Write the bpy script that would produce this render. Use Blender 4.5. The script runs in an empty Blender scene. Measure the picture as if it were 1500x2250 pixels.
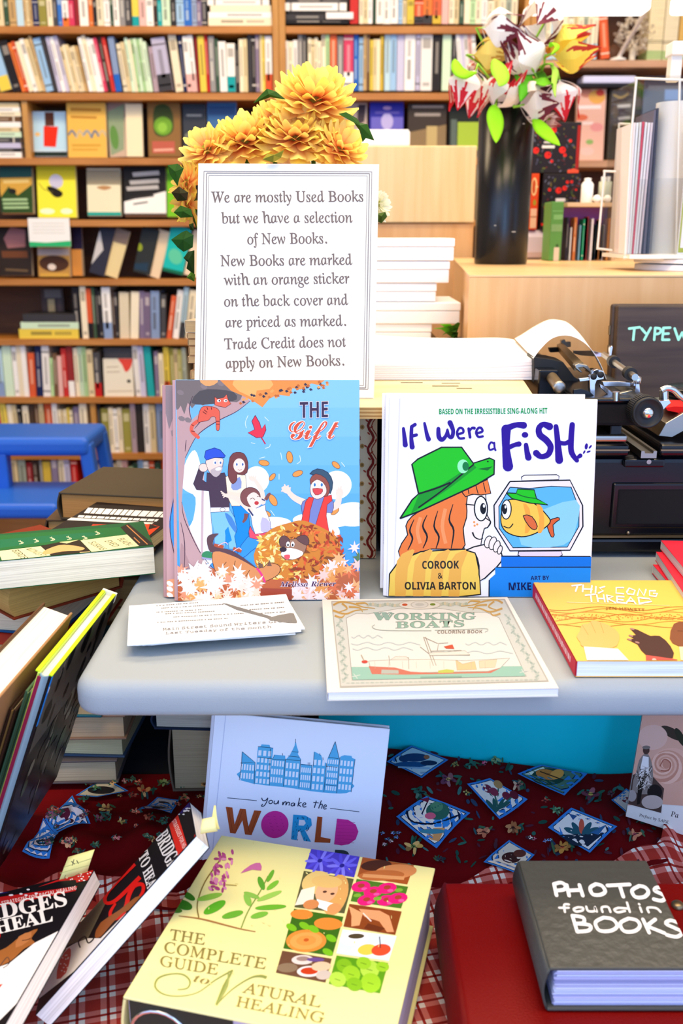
import bpy, bmesh, math, random
from mathutils import Vector, Matrix, noise
from math import sin, cos, tan, pi, radians, atan, sqrt
random.seed(7)
S = bpy.context.scene
COL = S.collection

# ------------------------------------------------------------------ camera, world, lamps, exposure
CAMZ, FPX = 1.15, 2100.0                     # eye height; focal length in pixels of the 1500 x 2250 frame
PITCH = math.atan((1125 - 515) / FPX)
cd = bpy.data.cameras.new('camera'); cam = bpy.data.objects.new('camera', cd); COL.objects.link(cam)
cd.sensor_fit = 'VERTICAL'; cd.sensor_height = 36.0; cd.lens = FPX / 2250 * 36.0
cd.clip_start = 0.05; cd.clip_end = 60
cam.location = (0, 0, CAMZ); cam.rotation_euler = (pi / 2 - PITCH, 0, 0)
cd.dof.use_dof = True; cd.dof.focus_distance = 1.11; cd.dof.aperture_fstop = 6.3
S.camera = cam
S.view_settings.view_transform = 'Standard'; S.view_settings.look = 'None'
S.view_settings.exposure = 0.0; S.view_settings.gamma = 1.0; S.view_settings.use_curve_mapping = False

W = bpy.data.worlds.new('world'); S.world = W; W.use_nodes = True
W.node_tree.nodes['Background'].inputs[0].default_value = (0.40, 0.56, 0.95, 1)   # daylight through the open shop front
W.node_tree.nodes['Background'].inputs[1].default_value = 2.1

def area(name, loc, size, power, color, target=None):
    l = bpy.data.lights.new(name, 'AREA'); l.shape = 'RECTANGLE'; l.size, l.size_y = size; l.energy = power; l.color = color
    o = bpy.data.objects.new(name, l); COL.objects.link(o); o.location = loc
    if target: o.rotation_euler = (Vector(target) - Vector(loc)).to_track_quat('-Z', 'Y').to_euler()
    return o
area('ceiling_lamp', (-0.45, 0.35, 2.9), (1.6, 0.5), 30, (1, .77, .47))
area('ceiling_lamp', (0.75, 0.55, 2.9), (1.6, 0.5), 28, (1, .77, .47))
area('ceiling_lamp', (-0.8, 2.7, 2.9), (2.4, 0.5), 46, (1, .77, .47))
area('ceiling_lamp', (0.8, 2.05, 2.9), (1.6, 0.5), 43, (1, .84, .62))
area('shop_window_light', (-1.6, -1.6, 2.2), (2.4, 1.8), 14, (.70, .84, 1), (0.1, 1.2, 0.85))
area('tall_window_light', (.50, -2.6, 1.6), (.42, 2.4), 24, (.30, .58, 1), (0.36, 2.2, 1.25))
sl = bpy.data.lights.new('added_cover_spot', 'SPOT'); sl.energy = 28; sl.color = (1, .77, .47); sl.spot_size = radians(26); sl.spot_blend = .55; sl.shadow_soft_size = .10  # unseen spot, added to warm the upright covers but not the cloth edge
so = bpy.data.objects.new('added_cover_spot', sl); COL.objects.link(so); so.location = (.12, -.25, 2.75); so.rotation_euler = (Vector((.07, 1.09, 1.0)) - Vector(so.location)).to_track_quat('-Z', 'Y').to_euler()

# ------------------------------------------------------------------ projection helpers (where a traced point lies in the room)
_F = Vector((0, cos(PITCH), -sin(PITCH))); _U = Vector((0, sin(PITCH), cos(PITCH))); _R = Vector((1, 0, 0)); _C = Vector((0, 0, CAMZ))
def ray(x, y): return _F + _R * ((x - 750) / FPX) - _U * ((y - 1125) / FPX)
def atz(x, y, z): d = ray(x, y); return _C + d * ((z - CAMZ) / d.z)
def aty(x, y, Y): d = ray(x, y); return _C + d * (Y / d.y)
def atd(x, y, D): return _C + ray(x, y) * D
def atp(x, y, p, n): d = ray(x, y); return _C + d * ((p - _C).dot(n) / d.dot(n))
def proj(p):
    v = Vector(p) - _C; z = v.dot(_F); return 750 + FPX * v.x / z, 1125 - FPX * v.dot(_U) / z

# ------------------------------------------------------------------ colour and materials
def lin(c):
    c = c / 255.0
    return c / 12.92 if c <= .04045 else ((c + .055) / 1.055) ** 2.4
_cc = {}
def rgb(c):
    if isinstance(c, str): c = (int(c[0:2], 16), int(c[2:4], 16), int(c[4:6], 16))
    k = tuple(c)
    if k not in _cc: _cc[k] = (lin(c[0]), lin(c[1]), lin(c[2]), 1.0)
    return _cc[k]
def mix(a, b, t):
    f = lambda c: (int(c[0:2], 16), int(c[2:4], 16), int(c[4:6], 16)) if isinstance(c, str) else c
    a, b = f(a), f(b); return tuple(a[i] + (b[i] - a[i]) * t for i in range(3))
M = {}
def mat(name, color=None, rough=.5, metal=0.0, attr=False, spec=.4):
    m = bpy.data.materials.new(name); m.use_nodes = True; n = m.node_tree; b = n.nodes['Principled BSDF']
    b.inputs['Roughness'].default_value = rough; b.inputs['Metallic'].default_value = metal
    b.inputs['Specular IOR Level'].default_value = spec
    if color is not None: b.inputs['Base Color'].default_value = rgb(color)
    if attr:
        a = n.nodes.new('ShaderNodeAttribute'); a.attribute_name = 'Col'; n.links.new(a.outputs['Color'], b.inputs['Base Color'])
    M[name] = m; return m, n, b
def N(n, t, **k):
    x = n.nodes.new(t)
    for a, v in k.items(): setattr(x, a, v)
    return x
def bump(n, b, src, strength=.2, dist=.002):
    u = N(n, 'ShaderNodeBump'); u.inputs['Strength'].default_value = strength; u.inputs['Distance'].default_value = dist
    n.links.new(src, u.inputs['Height']); n.links.new(u.outputs[0], b.inputs['Normal'])
mat('print', rough=.5, attr=True, spec=.16)
mat('gloss', rough=.3, attr=True, spec=.14)
mat('matte', rough=.85, attr=True, spec=.15)
# page blocks: fine lines along the thickness (book local z)
m, n, b = mat('pages', rough=.9, attr=True, spec=.1)
tc = N(n, 'ShaderNodeTexCoord'); mp = N(n, 'ShaderNodeMapping'); mp.inputs['Scale'].default_value = (6, 6, 900)
nz = N(n, 'ShaderNodeTexNoise'); nz.inputs['Scale'].default_value = 1.0; nz.inputs['Detail'].default_value = 2
n.links.new(tc.outputs['Object'], mp.inputs[0]); n.links.new(mp.outputs[0], nz.inputs['Vector'])
mx = N(n, 'ShaderNodeMixRGB', blend_type='MULTIPLY'); mx.inputs[0].default_value = .42
cr = N(n, 'ShaderNodeValToRGB'); cr.color_ramp.elements[0].color = (.45, .42, .38, 1); cr.color_ramp.elements[0].position = .32; cr.color_ramp.elements[1].color = (1, 1, 1, 1); cr.color_ramp.elements[1].position = .58
n.links.new(nz.outputs[0], cr.inputs[0]); n.links.new(cr.outputs[0], mx.inputs[2]); n.links.new(n.nodes['Attribute'].outputs[0], mx.inputs[1]); n.links.new(mx.outputs[0], b.inputs['Base Color'])
bump(n, b, nz.outputs[0], .25, .001)
def wood(name, c1, c2, scale, rough=.45, rot=(0, 0, 0)):
    m, n, b = mat(name, rough=rough, spec=.4)
    tc = N(n, 'ShaderNodeTexCoord'); mp = N(n, 'ShaderNodeMapping'); mp.inputs['Scale'].default_value = scale; mp.inputs['Rotation'].default_value = rot
    nz = N(n, 'ShaderNodeTexNoise'); nz.inputs['Scale'].default_value = 1; nz.inputs['Detail'].default_value = 6; nz.inputs['Distortion'].default_value = .4
    cr = N(n, 'ShaderNodeValToRGB'); cr.color_ramp.elements[0].color = rgb(c1); cr.color_ramp.elements[0].position = .3; cr.color_ramp.elements[1].color = rgb(c2); cr.color_ramp.elements[1].position = .7
    n.links.new(tc.outputs['Object'], mp.inputs[0]); n.links.new(mp.outputs[0], nz.inputs['Vector']); n.links.new(nz.outputs[0], cr.inputs[0]); n.links.new(cr.outputs[0], b.inputs['Base Color'])
    bump(n, b, nz.outputs[0], .05, .002)
wood('oak_shelf', 'a6641c', 'c48438', (3, 30, 30))
wood('oak_upright', 'b0742c', 'ca9648', (30, 30, 3))
wood('rosy_shelf', 'b8845c', 'd0a078', (3, 30, 30))
wood('back_board', '4a2c18', '5f3a20', (4, 4, 20), .7)
wood('maple', 'd9a468', 'e6b87e', (40, 40, 3), .4)
wood('maple_top', 'dcb27c', 'e8c490', (3, 40, 40), .35)
wood('beech', 'e0be84', 'ead09c', (50, 50, 2), .45)
wood('plywood_top', 'e2c48c', 'f0dbb0', (3, 14, 14), .5)
wood('walnut', '382a22', '524034', (4, 60, 60), .55)
wood('bench_dark', '14161c', '20232c', (3, 20, 20), .7)
wood('floor_wood', '5a3d28', '7a573a', (3, 30, 30), .5)
m, n, b = mat('plywood_edge', rough=.6)
tc = N(n, 'ShaderNodeTexCoord'); wv = N(n, 'ShaderNodeTexWave', bands_direction='Z'); wv.inputs['Scale'].default_value = 75; wv.inputs['Distortion'].default_value = .6
cr = N(n, 'ShaderNodeValToRGB'); cr.color_ramp.elements[0].color = rgb('a9793c'); cr.color_ramp.elements[1].color = rgb('dcb877')
n.links.new(tc.outputs['Object'], wv.inputs['Vector']); n.links.new(wv.outputs[0], cr.inputs[0]); n.links.new(cr.outputs[0], b.inputs['Base Color'])
def fabric(name, c, rough=.9, s=900, st=.15):
    m, n, b = mat(name, c, rough, spec=.1)
    tc = N(n, 'ShaderNodeTexCoord'); nz = N(n, 'ShaderNodeTexNoise'); nz.inputs['Scale'].default_value = s
    n2 = N(n, 'ShaderNodeTexNoise'); n2.inputs['Scale'].default_value = 9; n2.inputs['Detail'].default_value = 3
    n.links.new(tc.outputs['Object'], nz.inputs['Vector']); n.links.new(tc.outputs['Object'], n2.inputs['Vector'])
    ad = N(n, 'ShaderNodeMath', operation='MULTIPLY_ADD'); ad.inputs[1].default_value = 6; n.links.new(n2.outputs[0], ad.inputs[0]); n.links.new(nz.outputs[0], ad.inputs[2])
    bump(n, b, ad.outputs[0], st, .002)
    return n, b
fabric('grey_cloth', '9da4a6')
# gingham: woven stripes in both directions (object x and y)
n, b = fabric('gingham', 'ffffff')
tc = N(n, 'ShaderNodeTexCoord'); sp = N(n, 'ShaderNodeSeparateXYZ'); n.links.new(tc.outputs['UV'], sp.inputs[0])
def band(out, period, width, off=0):
    a = N(n, 'ShaderNodeMath', operation='MULTIPLY_ADD'); a.inputs[1].default_value = 1 / period; a.inputs[2].default_value = off; n.links.new(out, a.inputs[0])
    f = N(n, 'ShaderNodeMath', operation='FRACT'); n.links.new(a.outputs[0], f.inputs[0])
    l = N(n, 'ShaderNodeMath', operation='LESS_THAN'); l.inputs[1].default_value = width; n.links.new(f.outputs[0], l.inputs[0]); return l.outputs[0]
def msum(*o):
    r = o[0]
    for q in o[1:]:
        a = N(n, 'ShaderNodeMath', operation='ADD'); n.links.new(r, a.inputs[0]); n.links.new(q, a.inputs[1]); r = a.outputs[0]
    return r
P_ = .028
tot = msum(band(sp.outputs[0], P_, .5), band(sp.outputs[1], P_, .5), band(sp.outputs[0], P_, .1, .3), band(sp.outputs[1], P_, .1, .3), band(sp.outputs[0], P_, .1, .3), band(sp.outputs[1], P_, .1, .3))
dv = N(n, 'ShaderNodeMath', operation='MULTIPLY'); dv.inputs[1].default_value = .25; n.links.new(tot, dv.inputs[0])
cr = N(n, 'ShaderNodeValToRGB'); cr.color_ramp.interpolation = 'LINEAR'
e = cr.color_ramp.elements; e[0].color = rgb('fff4e4'); e[0].position = 0; e[1].color = rgb('701010'); e[1].position = 1
k = e.new(.25); k.color = rgb('dc7a6c'); k = e.new(.5); k.color = rgb('b4382c')
n.links.new(dv.outputs[0], cr.inputs[0]); n.links.new(cr.outputs[0], b.inputs['Base Color'])
fabric('floral_cloth', '74080c', st=.1)
mat('chrome', 'd8d8dc', .16, 1.0); mat('steel', 'a8a39a', .32, 1.0); mat('brass_rod', '8d7a5c', .4, .9)
m, n, b = mat('black_enamel', '05070f', .25)
m, n, b = mat('black_crackle', '0c0c12', .55, spec=.25)
nz = N(n, 'ShaderNodeTexNoise'); nz.inputs['Scale'].default_value = 420; bump(n, b, nz.outputs[0], .7, .001)
m, n, b = mat('vase_black', '08080c', .25, spec=.5)
nz = N(n, 'ShaderNodeTexNoise'); nz.inputs['Scale'].default_value = 260; bump(n, b, nz.outputs[0], .06, .001)
mat('rubber', '1b1a1a', .55)
mat('blue_plastic', '2563c9', .35)
mat('teal_paint', '00d4e4', .45); mat('shade_navy', '0a1230', .6)
mat('wall_paint', 'd8cfc0', .9); mat('ceiling_paint', 'efece6', .9)
m, n, b = mat('red_leather', '740200', .45, spec=.15)
nz = N(n, 'ShaderNodeTexNoise'); nz.inputs['Scale'].default_value = 160; nz.inputs['Detail'].default_value = 4; bump(n, b, nz.outputs[0], .35, .002)
m, n, b = mat('grey_vinyl', '4c4b44', .36, spec=.25)
nz = N(n, 'ShaderNodeTexNoise'); nz.inputs['Scale'].default_value = 14; bump(n, b, nz.outputs[0], .3, .004)
m, n, b = mat('petal', rough=.6, attr=True, spec=.2)
tr = N(n, 'ShaderNodeBsdfTranslucent'); ms = N(n, 'ShaderNodeMixShader'); ms.inputs[0].default_value = .38; at_ = n.nodes['Attribute']
n.links.new(at_.outputs[0], tr.inputs[0]); n.links.new(b.outputs[0], ms.inputs[1]); n.links.new(tr.outputs[0], ms.inputs[2]); n.links.new(ms.outputs[0], n.nodes['Material Output'].inputs[0])
m, n, b = mat('lamp_glow', 'ffffff'); b.inputs['Emission Color'].default_value = (1, .98, .94, 1); b.inputs['Emission Strength'].default_value = 3.0
# clear acrylic
m = bpy.data.materials.new('acrylic'); m.use_nodes = True; n = m.node_tree; n.nodes.remove(n.nodes['Principled BSDF'])
t_ = N(n, 'ShaderNodeBsdfTransparent'); t_.inputs[0].default_value = (.95, .95, .94, 1); g_ = N(n, 'ShaderNodeBsdfGlossy'); g_.inputs['Roughness'].default_value = .06
lw = N(n, 'ShaderNodeLayerWeight'); lw.inputs[0].default_value = .5; fr = N(n, 'ShaderNodeMapRange'); fr.inputs[1].default_value = .3; fr.inputs[3].default_value = .02; fr.inputs[4].default_value = .14; n.links.new(lw.outputs[1], fr.inputs[0]); ms = N(n, 'ShaderNodeMixShader')
n.links.new(fr.outputs[0], ms.inputs[0]); n.links.new(t_.outputs[0], ms.inputs[1]); n.links.new(g_.outputs[0], ms.inputs[2]); n.links.new(ms.outputs[0], n.nodes['Material Output'].inputs[0]); M['acrylic'] = m
mat('acrylic_edge', 'e6e2d4', .2)

# ------------------------------------------------------------------ mesh builder
class MB:
    def __init__(s): s.v = []; s.f = []; s.c = []; s.m = []; s.sm = []
    def face(s, pts, col='ffffff', mi=0, sm=False):
        k = len(s.v); s.v += [tuple(p) for p in pts]; s.f.append(tuple(range(k, k + len(pts)))); s.m.append(mi); s.sm.append(sm)
        s.c += col if isinstance(col, list) else [rgb(col)] * len(pts)
        return s
    def mesh(s, V, Fs, col='ffffff', mi=0, sm=False, vc=None):
        k = len(s.v); s.v += [tuple(p) for p in V]
        for i, f in enumerate(Fs):
            s.f.append(tuple(k + j for j in f)); s.m.append(mi); s.sm.append(sm)
            if vc: s.c += [vc[j] for j in f]
            else:
                cc = rgb(col[i] if isinstance(col, list) else col); s.c += [cc] * len(f)
        return s
    def box(s, x0, x1, y0, y1, z0, z1, col='ffffff', mi=0, T=None):
        V = [Vector((x, y, z)) for z in (z0, z1) for y in (y0, y1) for x in (x0, x1)]
        if T: V = [T @ v for v in V]
        return s.mesh(V, [(0, 2, 3, 1), (4, 5, 7, 6), (0, 1, 5, 4), (2, 6, 7, 3), (0, 4, 6, 2), (1, 3, 7, 5)], col, mi)
    def prism(s, poly, z0, z1, col='ffffff', mi=0, T=None, side=None):
        n = len(poly); V = [Vector((x, y, z0)) for x, y in poly] + [Vector((x, y, z1)) for x, y in poly]
        if T: V = [T @ v for v in V]
        return s.mesh(V, [tuple(range(n - 1, -1, -1)), tuple(range(n, 2 * n))] + [(i, (i + 1) % n, n + (i + 1) % n, n + i) for i in range(n)], [col, col] + [side or col] * n, mi)
    def tube(s, path, r, col='ffffff', n=10, mi=0, cap=True):
        P = [Vector(p) for p in path]; V = []; Fs = []; up = None
        for i, p in enumerate(P):
            d = (P[min(i + 1, len(P) - 1)] - P[max(i - 1, 0)]).normalized()
            if up is None: up = d.orthogonal().normalized()
            up = (up - d * up.dot(d)).normalized(); w = d.cross(up); rr = r[i] if isinstance(r, (list, tuple)) else r
            V += [p + (up * cos(2 * pi * k / n) + w * sin(2 * pi * k / n)) * rr for k in range(n)]
        for i in range(len(P) - 1):
            for k in range(n): Fs.append((i * n + k, i * n + (k + 1) % n, (i + 1) * n + (k + 1) % n, (i + 1) * n + k))
        s.mesh(V, Fs, col, mi, True)
        if cap: s.mesh(V, [tuple(range(n - 1, -1, -1)), tuple(range(len(V) - n, len(V)))], col, mi)
        return s
    def lathe(s, prof, n=40, col='ffffff', mi=0, T=None, sm=True):
        V = []; Fs = []
        for r, z in prof: V += [Vector((r * cos(2 * pi * k / n), r * sin(2 * pi * k / n), z)) for k in range(n)]
        if T: V = [T @ v for v in V]
        for i in range(len(prof) - 1):
            for k in range(n): Fs.append((i * n + k, i * n + (k + 1) % n, (i + 1) * n + (k + 1) % n, (i + 1) * n + k))
        Fs2 = [tuple(range(n - 1, -1, -1)), tuple(range(len(V) - n, len(V)))]
        s.mesh(V, Fs, col, mi, sm); return s.mesh(V, Fs2, col, mi)
    def grid(s, fn, nu, nv, col='ffffff', mi=0, sm=True, colfn=None, vcol=None):
        V = [fn(i / nu, j / nv) for j in range(nv + 1) for i in range(nu + 1)]
        Fs = [(j * (nu + 1) + i, j * (nu + 1) + i + 1, (j + 1) * (nu + 1) + i + 1, (j + 1) * (nu + 1) + i) for j in range(nv) for i in range(nu)]
        if vcol: return s.mesh(V, Fs, col, mi, sm, [vcol(i / nu, j / nv) for j in range(nv + 1) for i in range(nu + 1)])
        if colfn: col = [colfn((i + .5) / nu, (j + .5) / nv) for j in range(nv) for i in range(nu)]
        return s.mesh(V, Fs, col, mi, sm)
    def build(s, name, mats='print', parent=None, bevel=0, seg=2, solid=0, weld=False, sub=0, mw=None):
        me = bpy.data.meshes.new(name); me.from_pydata(s.v, [], s.f)
        a = me.color_attributes.new('Col', 'FLOAT_COLOR', 'CORNER')
        a.data.foreach_set('color', [x for c in s.c for x in c])
        me.polygons.foreach_set('material_index', s.m); me.polygons.foreach_set('use_smooth', s.sm)
        for q in (mats if isinstance(mats, (list, tuple)) else [mats]): me.materials.append(M[q])
        if weld:
            bm = bmesh.new(); bm.from_mesh(me); bmesh.ops.remove_doubles(bm, verts=bm.verts, dist=1e-5); bm.to_mesh(me); bm.free()
        me.update()
        o = bpy.data.objects.new(name, me); COL.objects.link(o)
        if parent: o.parent = parent
        if mw is not None: o.matrix_basis = mw
        if solid: k = o.modifiers.new('solid', 'SOLIDIFY'); k.thickness = solid; k.offset = 0
        if bevel: k = o.modifiers.new('bevel', 'BEVEL'); k.width = bevel; k.segments = seg; k.limit_method = 'ANGLE'; k.angle_limit = radians(40)
        if sub: k = o.modifiers.new('sub', 'SUBSURF'); k.levels = k.render_levels = sub
        return o
def tag(o, label, cat, group=None):
    o['label'] = label; o['category'] = cat
    if group: o['group'] = group
    return o
def thing(name, label, cat, mw=None, group=None):
    o = bpy.data.objects.new(name, None); o.empty_display_size = .02; COL.objects.link(o)
    if mw is not None: o.matrix_basis = mw
    return tag(o, label, cat, group)
def struct(name, mb, mats):
    o = mb.build(name, mats); o['kind'] = 'structure'; return o
def frame(o, ex, ey, ez):
    return Matrix(((ex.x, ey.x, ez.x, o.x), (ex.y, ey.y, ez.y, o.y), (ex.z, ey.z, ez.z, o.z), (0, 0, 0, 1)))
# a rectangle that stands or lies where a traced quad (bl, br, tr, tl) meets a plane of the room
def fit(quad, p, n):
    A, B, Cc, D = [atp(x, y, p, n) for x, y in quad]
    ex = ((B - A) + (Cc - D)).normalized(); ez = n.normalized()
    if ez.dot(_C - A) < 0: ez = -ez
    ex = (ex - ez * ex.dot(ez)).normalized(); ey = ez.cross(ex)
    w = (((B - A) + (Cc - D)) / 2).length; h = ((D - A).dot(ey) + (Cc - B).dot(ey)) / 2
    c = (A + B + Cc + D) / 4; o = c - ex * w / 2 - ey * h / 2
    return frame(o, ex, ey, ez), w, h
def fit_lean(quad, z, tilt, B=None):
    A = atz(*quad[0], z); Bq = atz(*quad[1], z) if B is None else B
    ex = (Bq - A).normalized(); hb = Vector((0, 0, 1)).cross(ex); t = radians(tilt)
    ey = hb * sin(t) + Vector((0, 0, 1)) * cos(t)
    return fit(quad, A, ex.cross(ey))
def fit_flat(quad, z): return fit(quad, Vector((0, 0, z)), Vector((0, 0, 1)))
def fit_y(quad, Y, tilt, yaw=0):
    A = aty(*quad[0], Y); t = radians(tilt); a = radians(yaw)
    ex = Vector((cos(a), sin(a), 0)); hb = Vector((-sin(a), cos(a), 0)); ey = hb * sin(t) + Vector((0, 0, 1)) * cos(t)
    return fit(quad, A, ex.cross(ey))

# ------------------------------------------------------------------ flat printed artwork on a cover
def smooth(pts, closed=True, n=5):
    out = []; L = len(pts)
    rng = range(L) if closed else range(L - 1)
    for i in rng:
        g = (lambda k: pts[k % L]) if closed else (lambda k: pts[max(0, min(L - 1, k))])
        p0, p1, p2, p3 = g(i - 1), g(i), g(i + 1), g(i + 2)
        for j in range(n):
            t = j / n
            out.append(tuple(.5 * (2 * p1[a] + (p2[a] - p0[a]) * t + (2 * p0[a] - 5 * p1[a] + 4 * p2[a] - p3[a]) * t * t + (3 * p1[a] - p0[a] - 3 * p2[a] + p3[a]) * t ** 3) for a in (0, 1)))
    if not closed: out.append(pts[-1])
    return out
_FB = {'serifb': (0x1D400, 0x1D41A), 'serif': (0x1D434, 0x1D44E), 'roman': (0x1D434, 0x1D44E), 'script': (0x1D4D0, 0x1D4EA), 'sans': (0x1D5A0, 0x1D5BA), 'sansb': (0x1D5D4, 0x1D5EE), 'bital': (0x1D468, 0x1D482), 'mono': (0x1D670, 0x1D68A)}
_tx = {}
def textmesh(s, font, fat=0.0):
    key = (s, font, fat)
    if key in _tx: return _tx[key]
    b = _FB[font]
    def g(c):
        if c.isascii() and c.isupper(): return chr(b[0] + ord(c) - 65)
        if font in ('serif', 'roman') and c == 'h': return '\u210e'
        if c.isascii() and c.islower(): return chr(b[1] + ord(c) - 97)
        return c
    def raw(body):
        cu = bpy.data.curves.new('t', 'FONT'); cu.body = body; cu.offset = fat; cu.resolution_u = 3
        if font == 'serif': cu.shear = -.25
        if font == 'roman': cu.shear = -.36
        o = bpy.data.objects.new('t', cu); COL.objects.link(o); bpy.context.view_layer.update()
        me = bpy.data.meshes.new_from_object(o.evaluated_get(bpy.context.evaluated_depsgraph_get()))
        V = [(v.co.x, v.co.y) for v in me.vertices]; F = [tuple(p.vertices) for p in me.polygons]
        bpy.data.objects.remove(o); bpy.data.curves.remove(cu); bpy.data.meshes.remove(me); return V, F
    V, F = raw(''.join(g(c) for c in s))
    if ('H', font) not in _tx:
        hv, _ = raw(g('H')); _tx[('H', font)] = max(p[1] for p in hv)
    xs = [p[0] for p in V]; x0, x1 = min(xs), max(xs); ch = _tx[('H', font)]
    _tx[key] = ([((x - x0) / (x1 - x0), y / ch) for x, y in V], F); return _tx[key]
def homography(src, dst):
    A = []; bb = []
    for (x, y), (u, v) in zip(src, dst):
        A.append([x, y, 1, 0, 0, 0, -u * x, -u * y]); bb.append(u); A.append([0, 0, 0, x, y, 1, -v * x, -v * y]); bb.append(v)
    n = 8
    for i in range(n):
        p = max(range(i, n), key=lambda r: abs(A[r][i])); A[i], A[p] = A[p], A[i]; bb[i], bb[p] = bb[p], bb[i]
        for r in range(n):
            if r != i:
                f = A[r][i] / A[i][i]
                if f:
                    A[r] = [a - f * c for a, c in zip(A[r], A[i])]; bb[r] -= f * bb[i]
    return [bb[i] / A[i][i] for i in range(n)] + [1]
class Art:
    def __init__(s, quad, w, h, crop=(0, 0, 1), clip=True, z0=.0003, to3d=None, dz=1.3e-6, ink=1.0):
        s.ink = ink
        s.H = homography(quad, [(0, 0), (w, 0), (w, h), (0, h)]) if quad else None
        s.w, s.h, s.crop, s.clip, s.z, s.to3d, s.dz = w, h, crop, clip, z0, to3d, dz; s.mb = MB()
    def m(s, p):
        ox, oy, k = s.crop; x, y = ox + p[0] * k, oy + p[1] * k; H = s.H
        if H is None: return (x, y)
        d = H[6] * x + H[7] * y + 1; return ((H[0] * x + H[1] * y + H[2]) / d, (H[3] * x + H[4] * y + H[5]) / d)
    def raw(s, P, col):
        if s.clip:
            for ax, lim, sg in ((0, .0004, 1), (0, s.w - .0004, -1), (1, .0004, 1), (1, s.h - .0004, -1)):
                out = []
                for i in range(len(P)):
                    a, b = P[i - 1], P[i]; ia, ib = (a[ax] - lim) * sg >= 0, (b[ax] - lim) * sg >= 0
                    if ia != ib:
                        t = (lim - a[ax]) / (b[ax] - a[ax]); out.append((a[0] + (b[0] - a[0]) * t, a[1] + (b[1] - a[1]) * t))
                    if ib: out.append(b)
                P = out
                if len(P) < 3: return
        ar = sum(P[i - 1][0] * P[i][1] - P[i][0] * P[i - 1][1] for i in range(len(P)))
        if abs(ar) < 1e-10: return
        if ar < 0: P = P[::-1]
        if s.ink != 1: q_ = rgb(col); col = [(q_[0] * s.ink, q_[1] * s.ink, q_[2] * s.ink, 1.0)] * len(P)
        s.mb.face([s.to3d(x, y, s.z) if s.to3d else (x, y, s.z) for x, y in P], col)
    def up(s): s.z += s.dz
    def poly(s, pts, col, sm=0, ol=None, ow=4):
        if sm: pts = smooth(pts, True, sm)
        s.raw([s.m(p) for p in pts], col); s.up()
        if ol: s.line(list(pts) + [pts[0]], ow, ol)
        return s
    def rect(s, x0, y0, x1, y1, col): return s.poly([(x0, y0), (x1, y0), (x1, y1), (x0, y1)], col)
    def ell(s, cx, cy, rx, ry, col, rot=0, ol=None, ow=4, n=22):
        a = radians(rot); pts = [(cx + rx * cos(t) * cos(a) - ry * sin(t) * sin(a), cy + rx * cos(t) * sin(a) + ry * sin(t) * cos(a)) for t in [2 * pi * i / n for i in range(n)]]
        return s.poly(pts, col, 0, ol, ow)
    def line(s, pts, w, col, sm=0, cap=False):
        if sm: pts = smooth(pts, False, sm)
        L = len(pts); ws = w if isinstance(w, (list, tuple)) else None
        def hw(i):
            if ws is None: return w / 2
            t = i / (L - 1) * (len(ws) - 1); k = min(int(t), len(ws) - 2); return (ws[k] + (ws[k + 1] - ws[k]) * (t - k)) / 2
        a = []; b = []
        for i, p in enumerate(pts):
            q, r = pts[max(0, i - 1)], pts[min(L - 1, i + 1)]; dx, dy = r[0] - q[0], r[1] - q[1]; l = sqrt(dx * dx + dy * dy) or 1
            h = hw(i); a.append((p[0] - dy / l * h, p[1] + dx / l * h)); b.append((p[0] + dy / l * h, p[1] - dx / l * h))
        for i in range(L - 1): s.raw([s.m(q) for q in (a[i], a[i + 1], b[i + 1], b[i])], col)
        if cap:
            s.up()
            for i in (0, L - 1): s.ell(pts[i][0], pts[i][1], hw(i), hw(i), col, n=12)
        s.up(); return s
    def text(s, t, p0, p1, h, col, font='sansb', fat=0.0, up=None, bulge=0):
        V, F = textmesh(t, font, fat); dx, dy = p1[0] - p0[0], p1[1] - p0[1]; l = sqrt(dx * dx + dy * dy)
        if up is None: up = (dy / l * h, -dx / l * h)
        P = [s.m((p0[0] + dx * x + up[0] * y, p0[1] + dy * x + up[1] * y)) for x, y in V]
        for f in F: s.raw([P[i] for i in f], col)
        s.up(); return s
    def build(s, name, parent, mt='print', solid=0): return s.mb.build(name, mt, parent)

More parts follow.
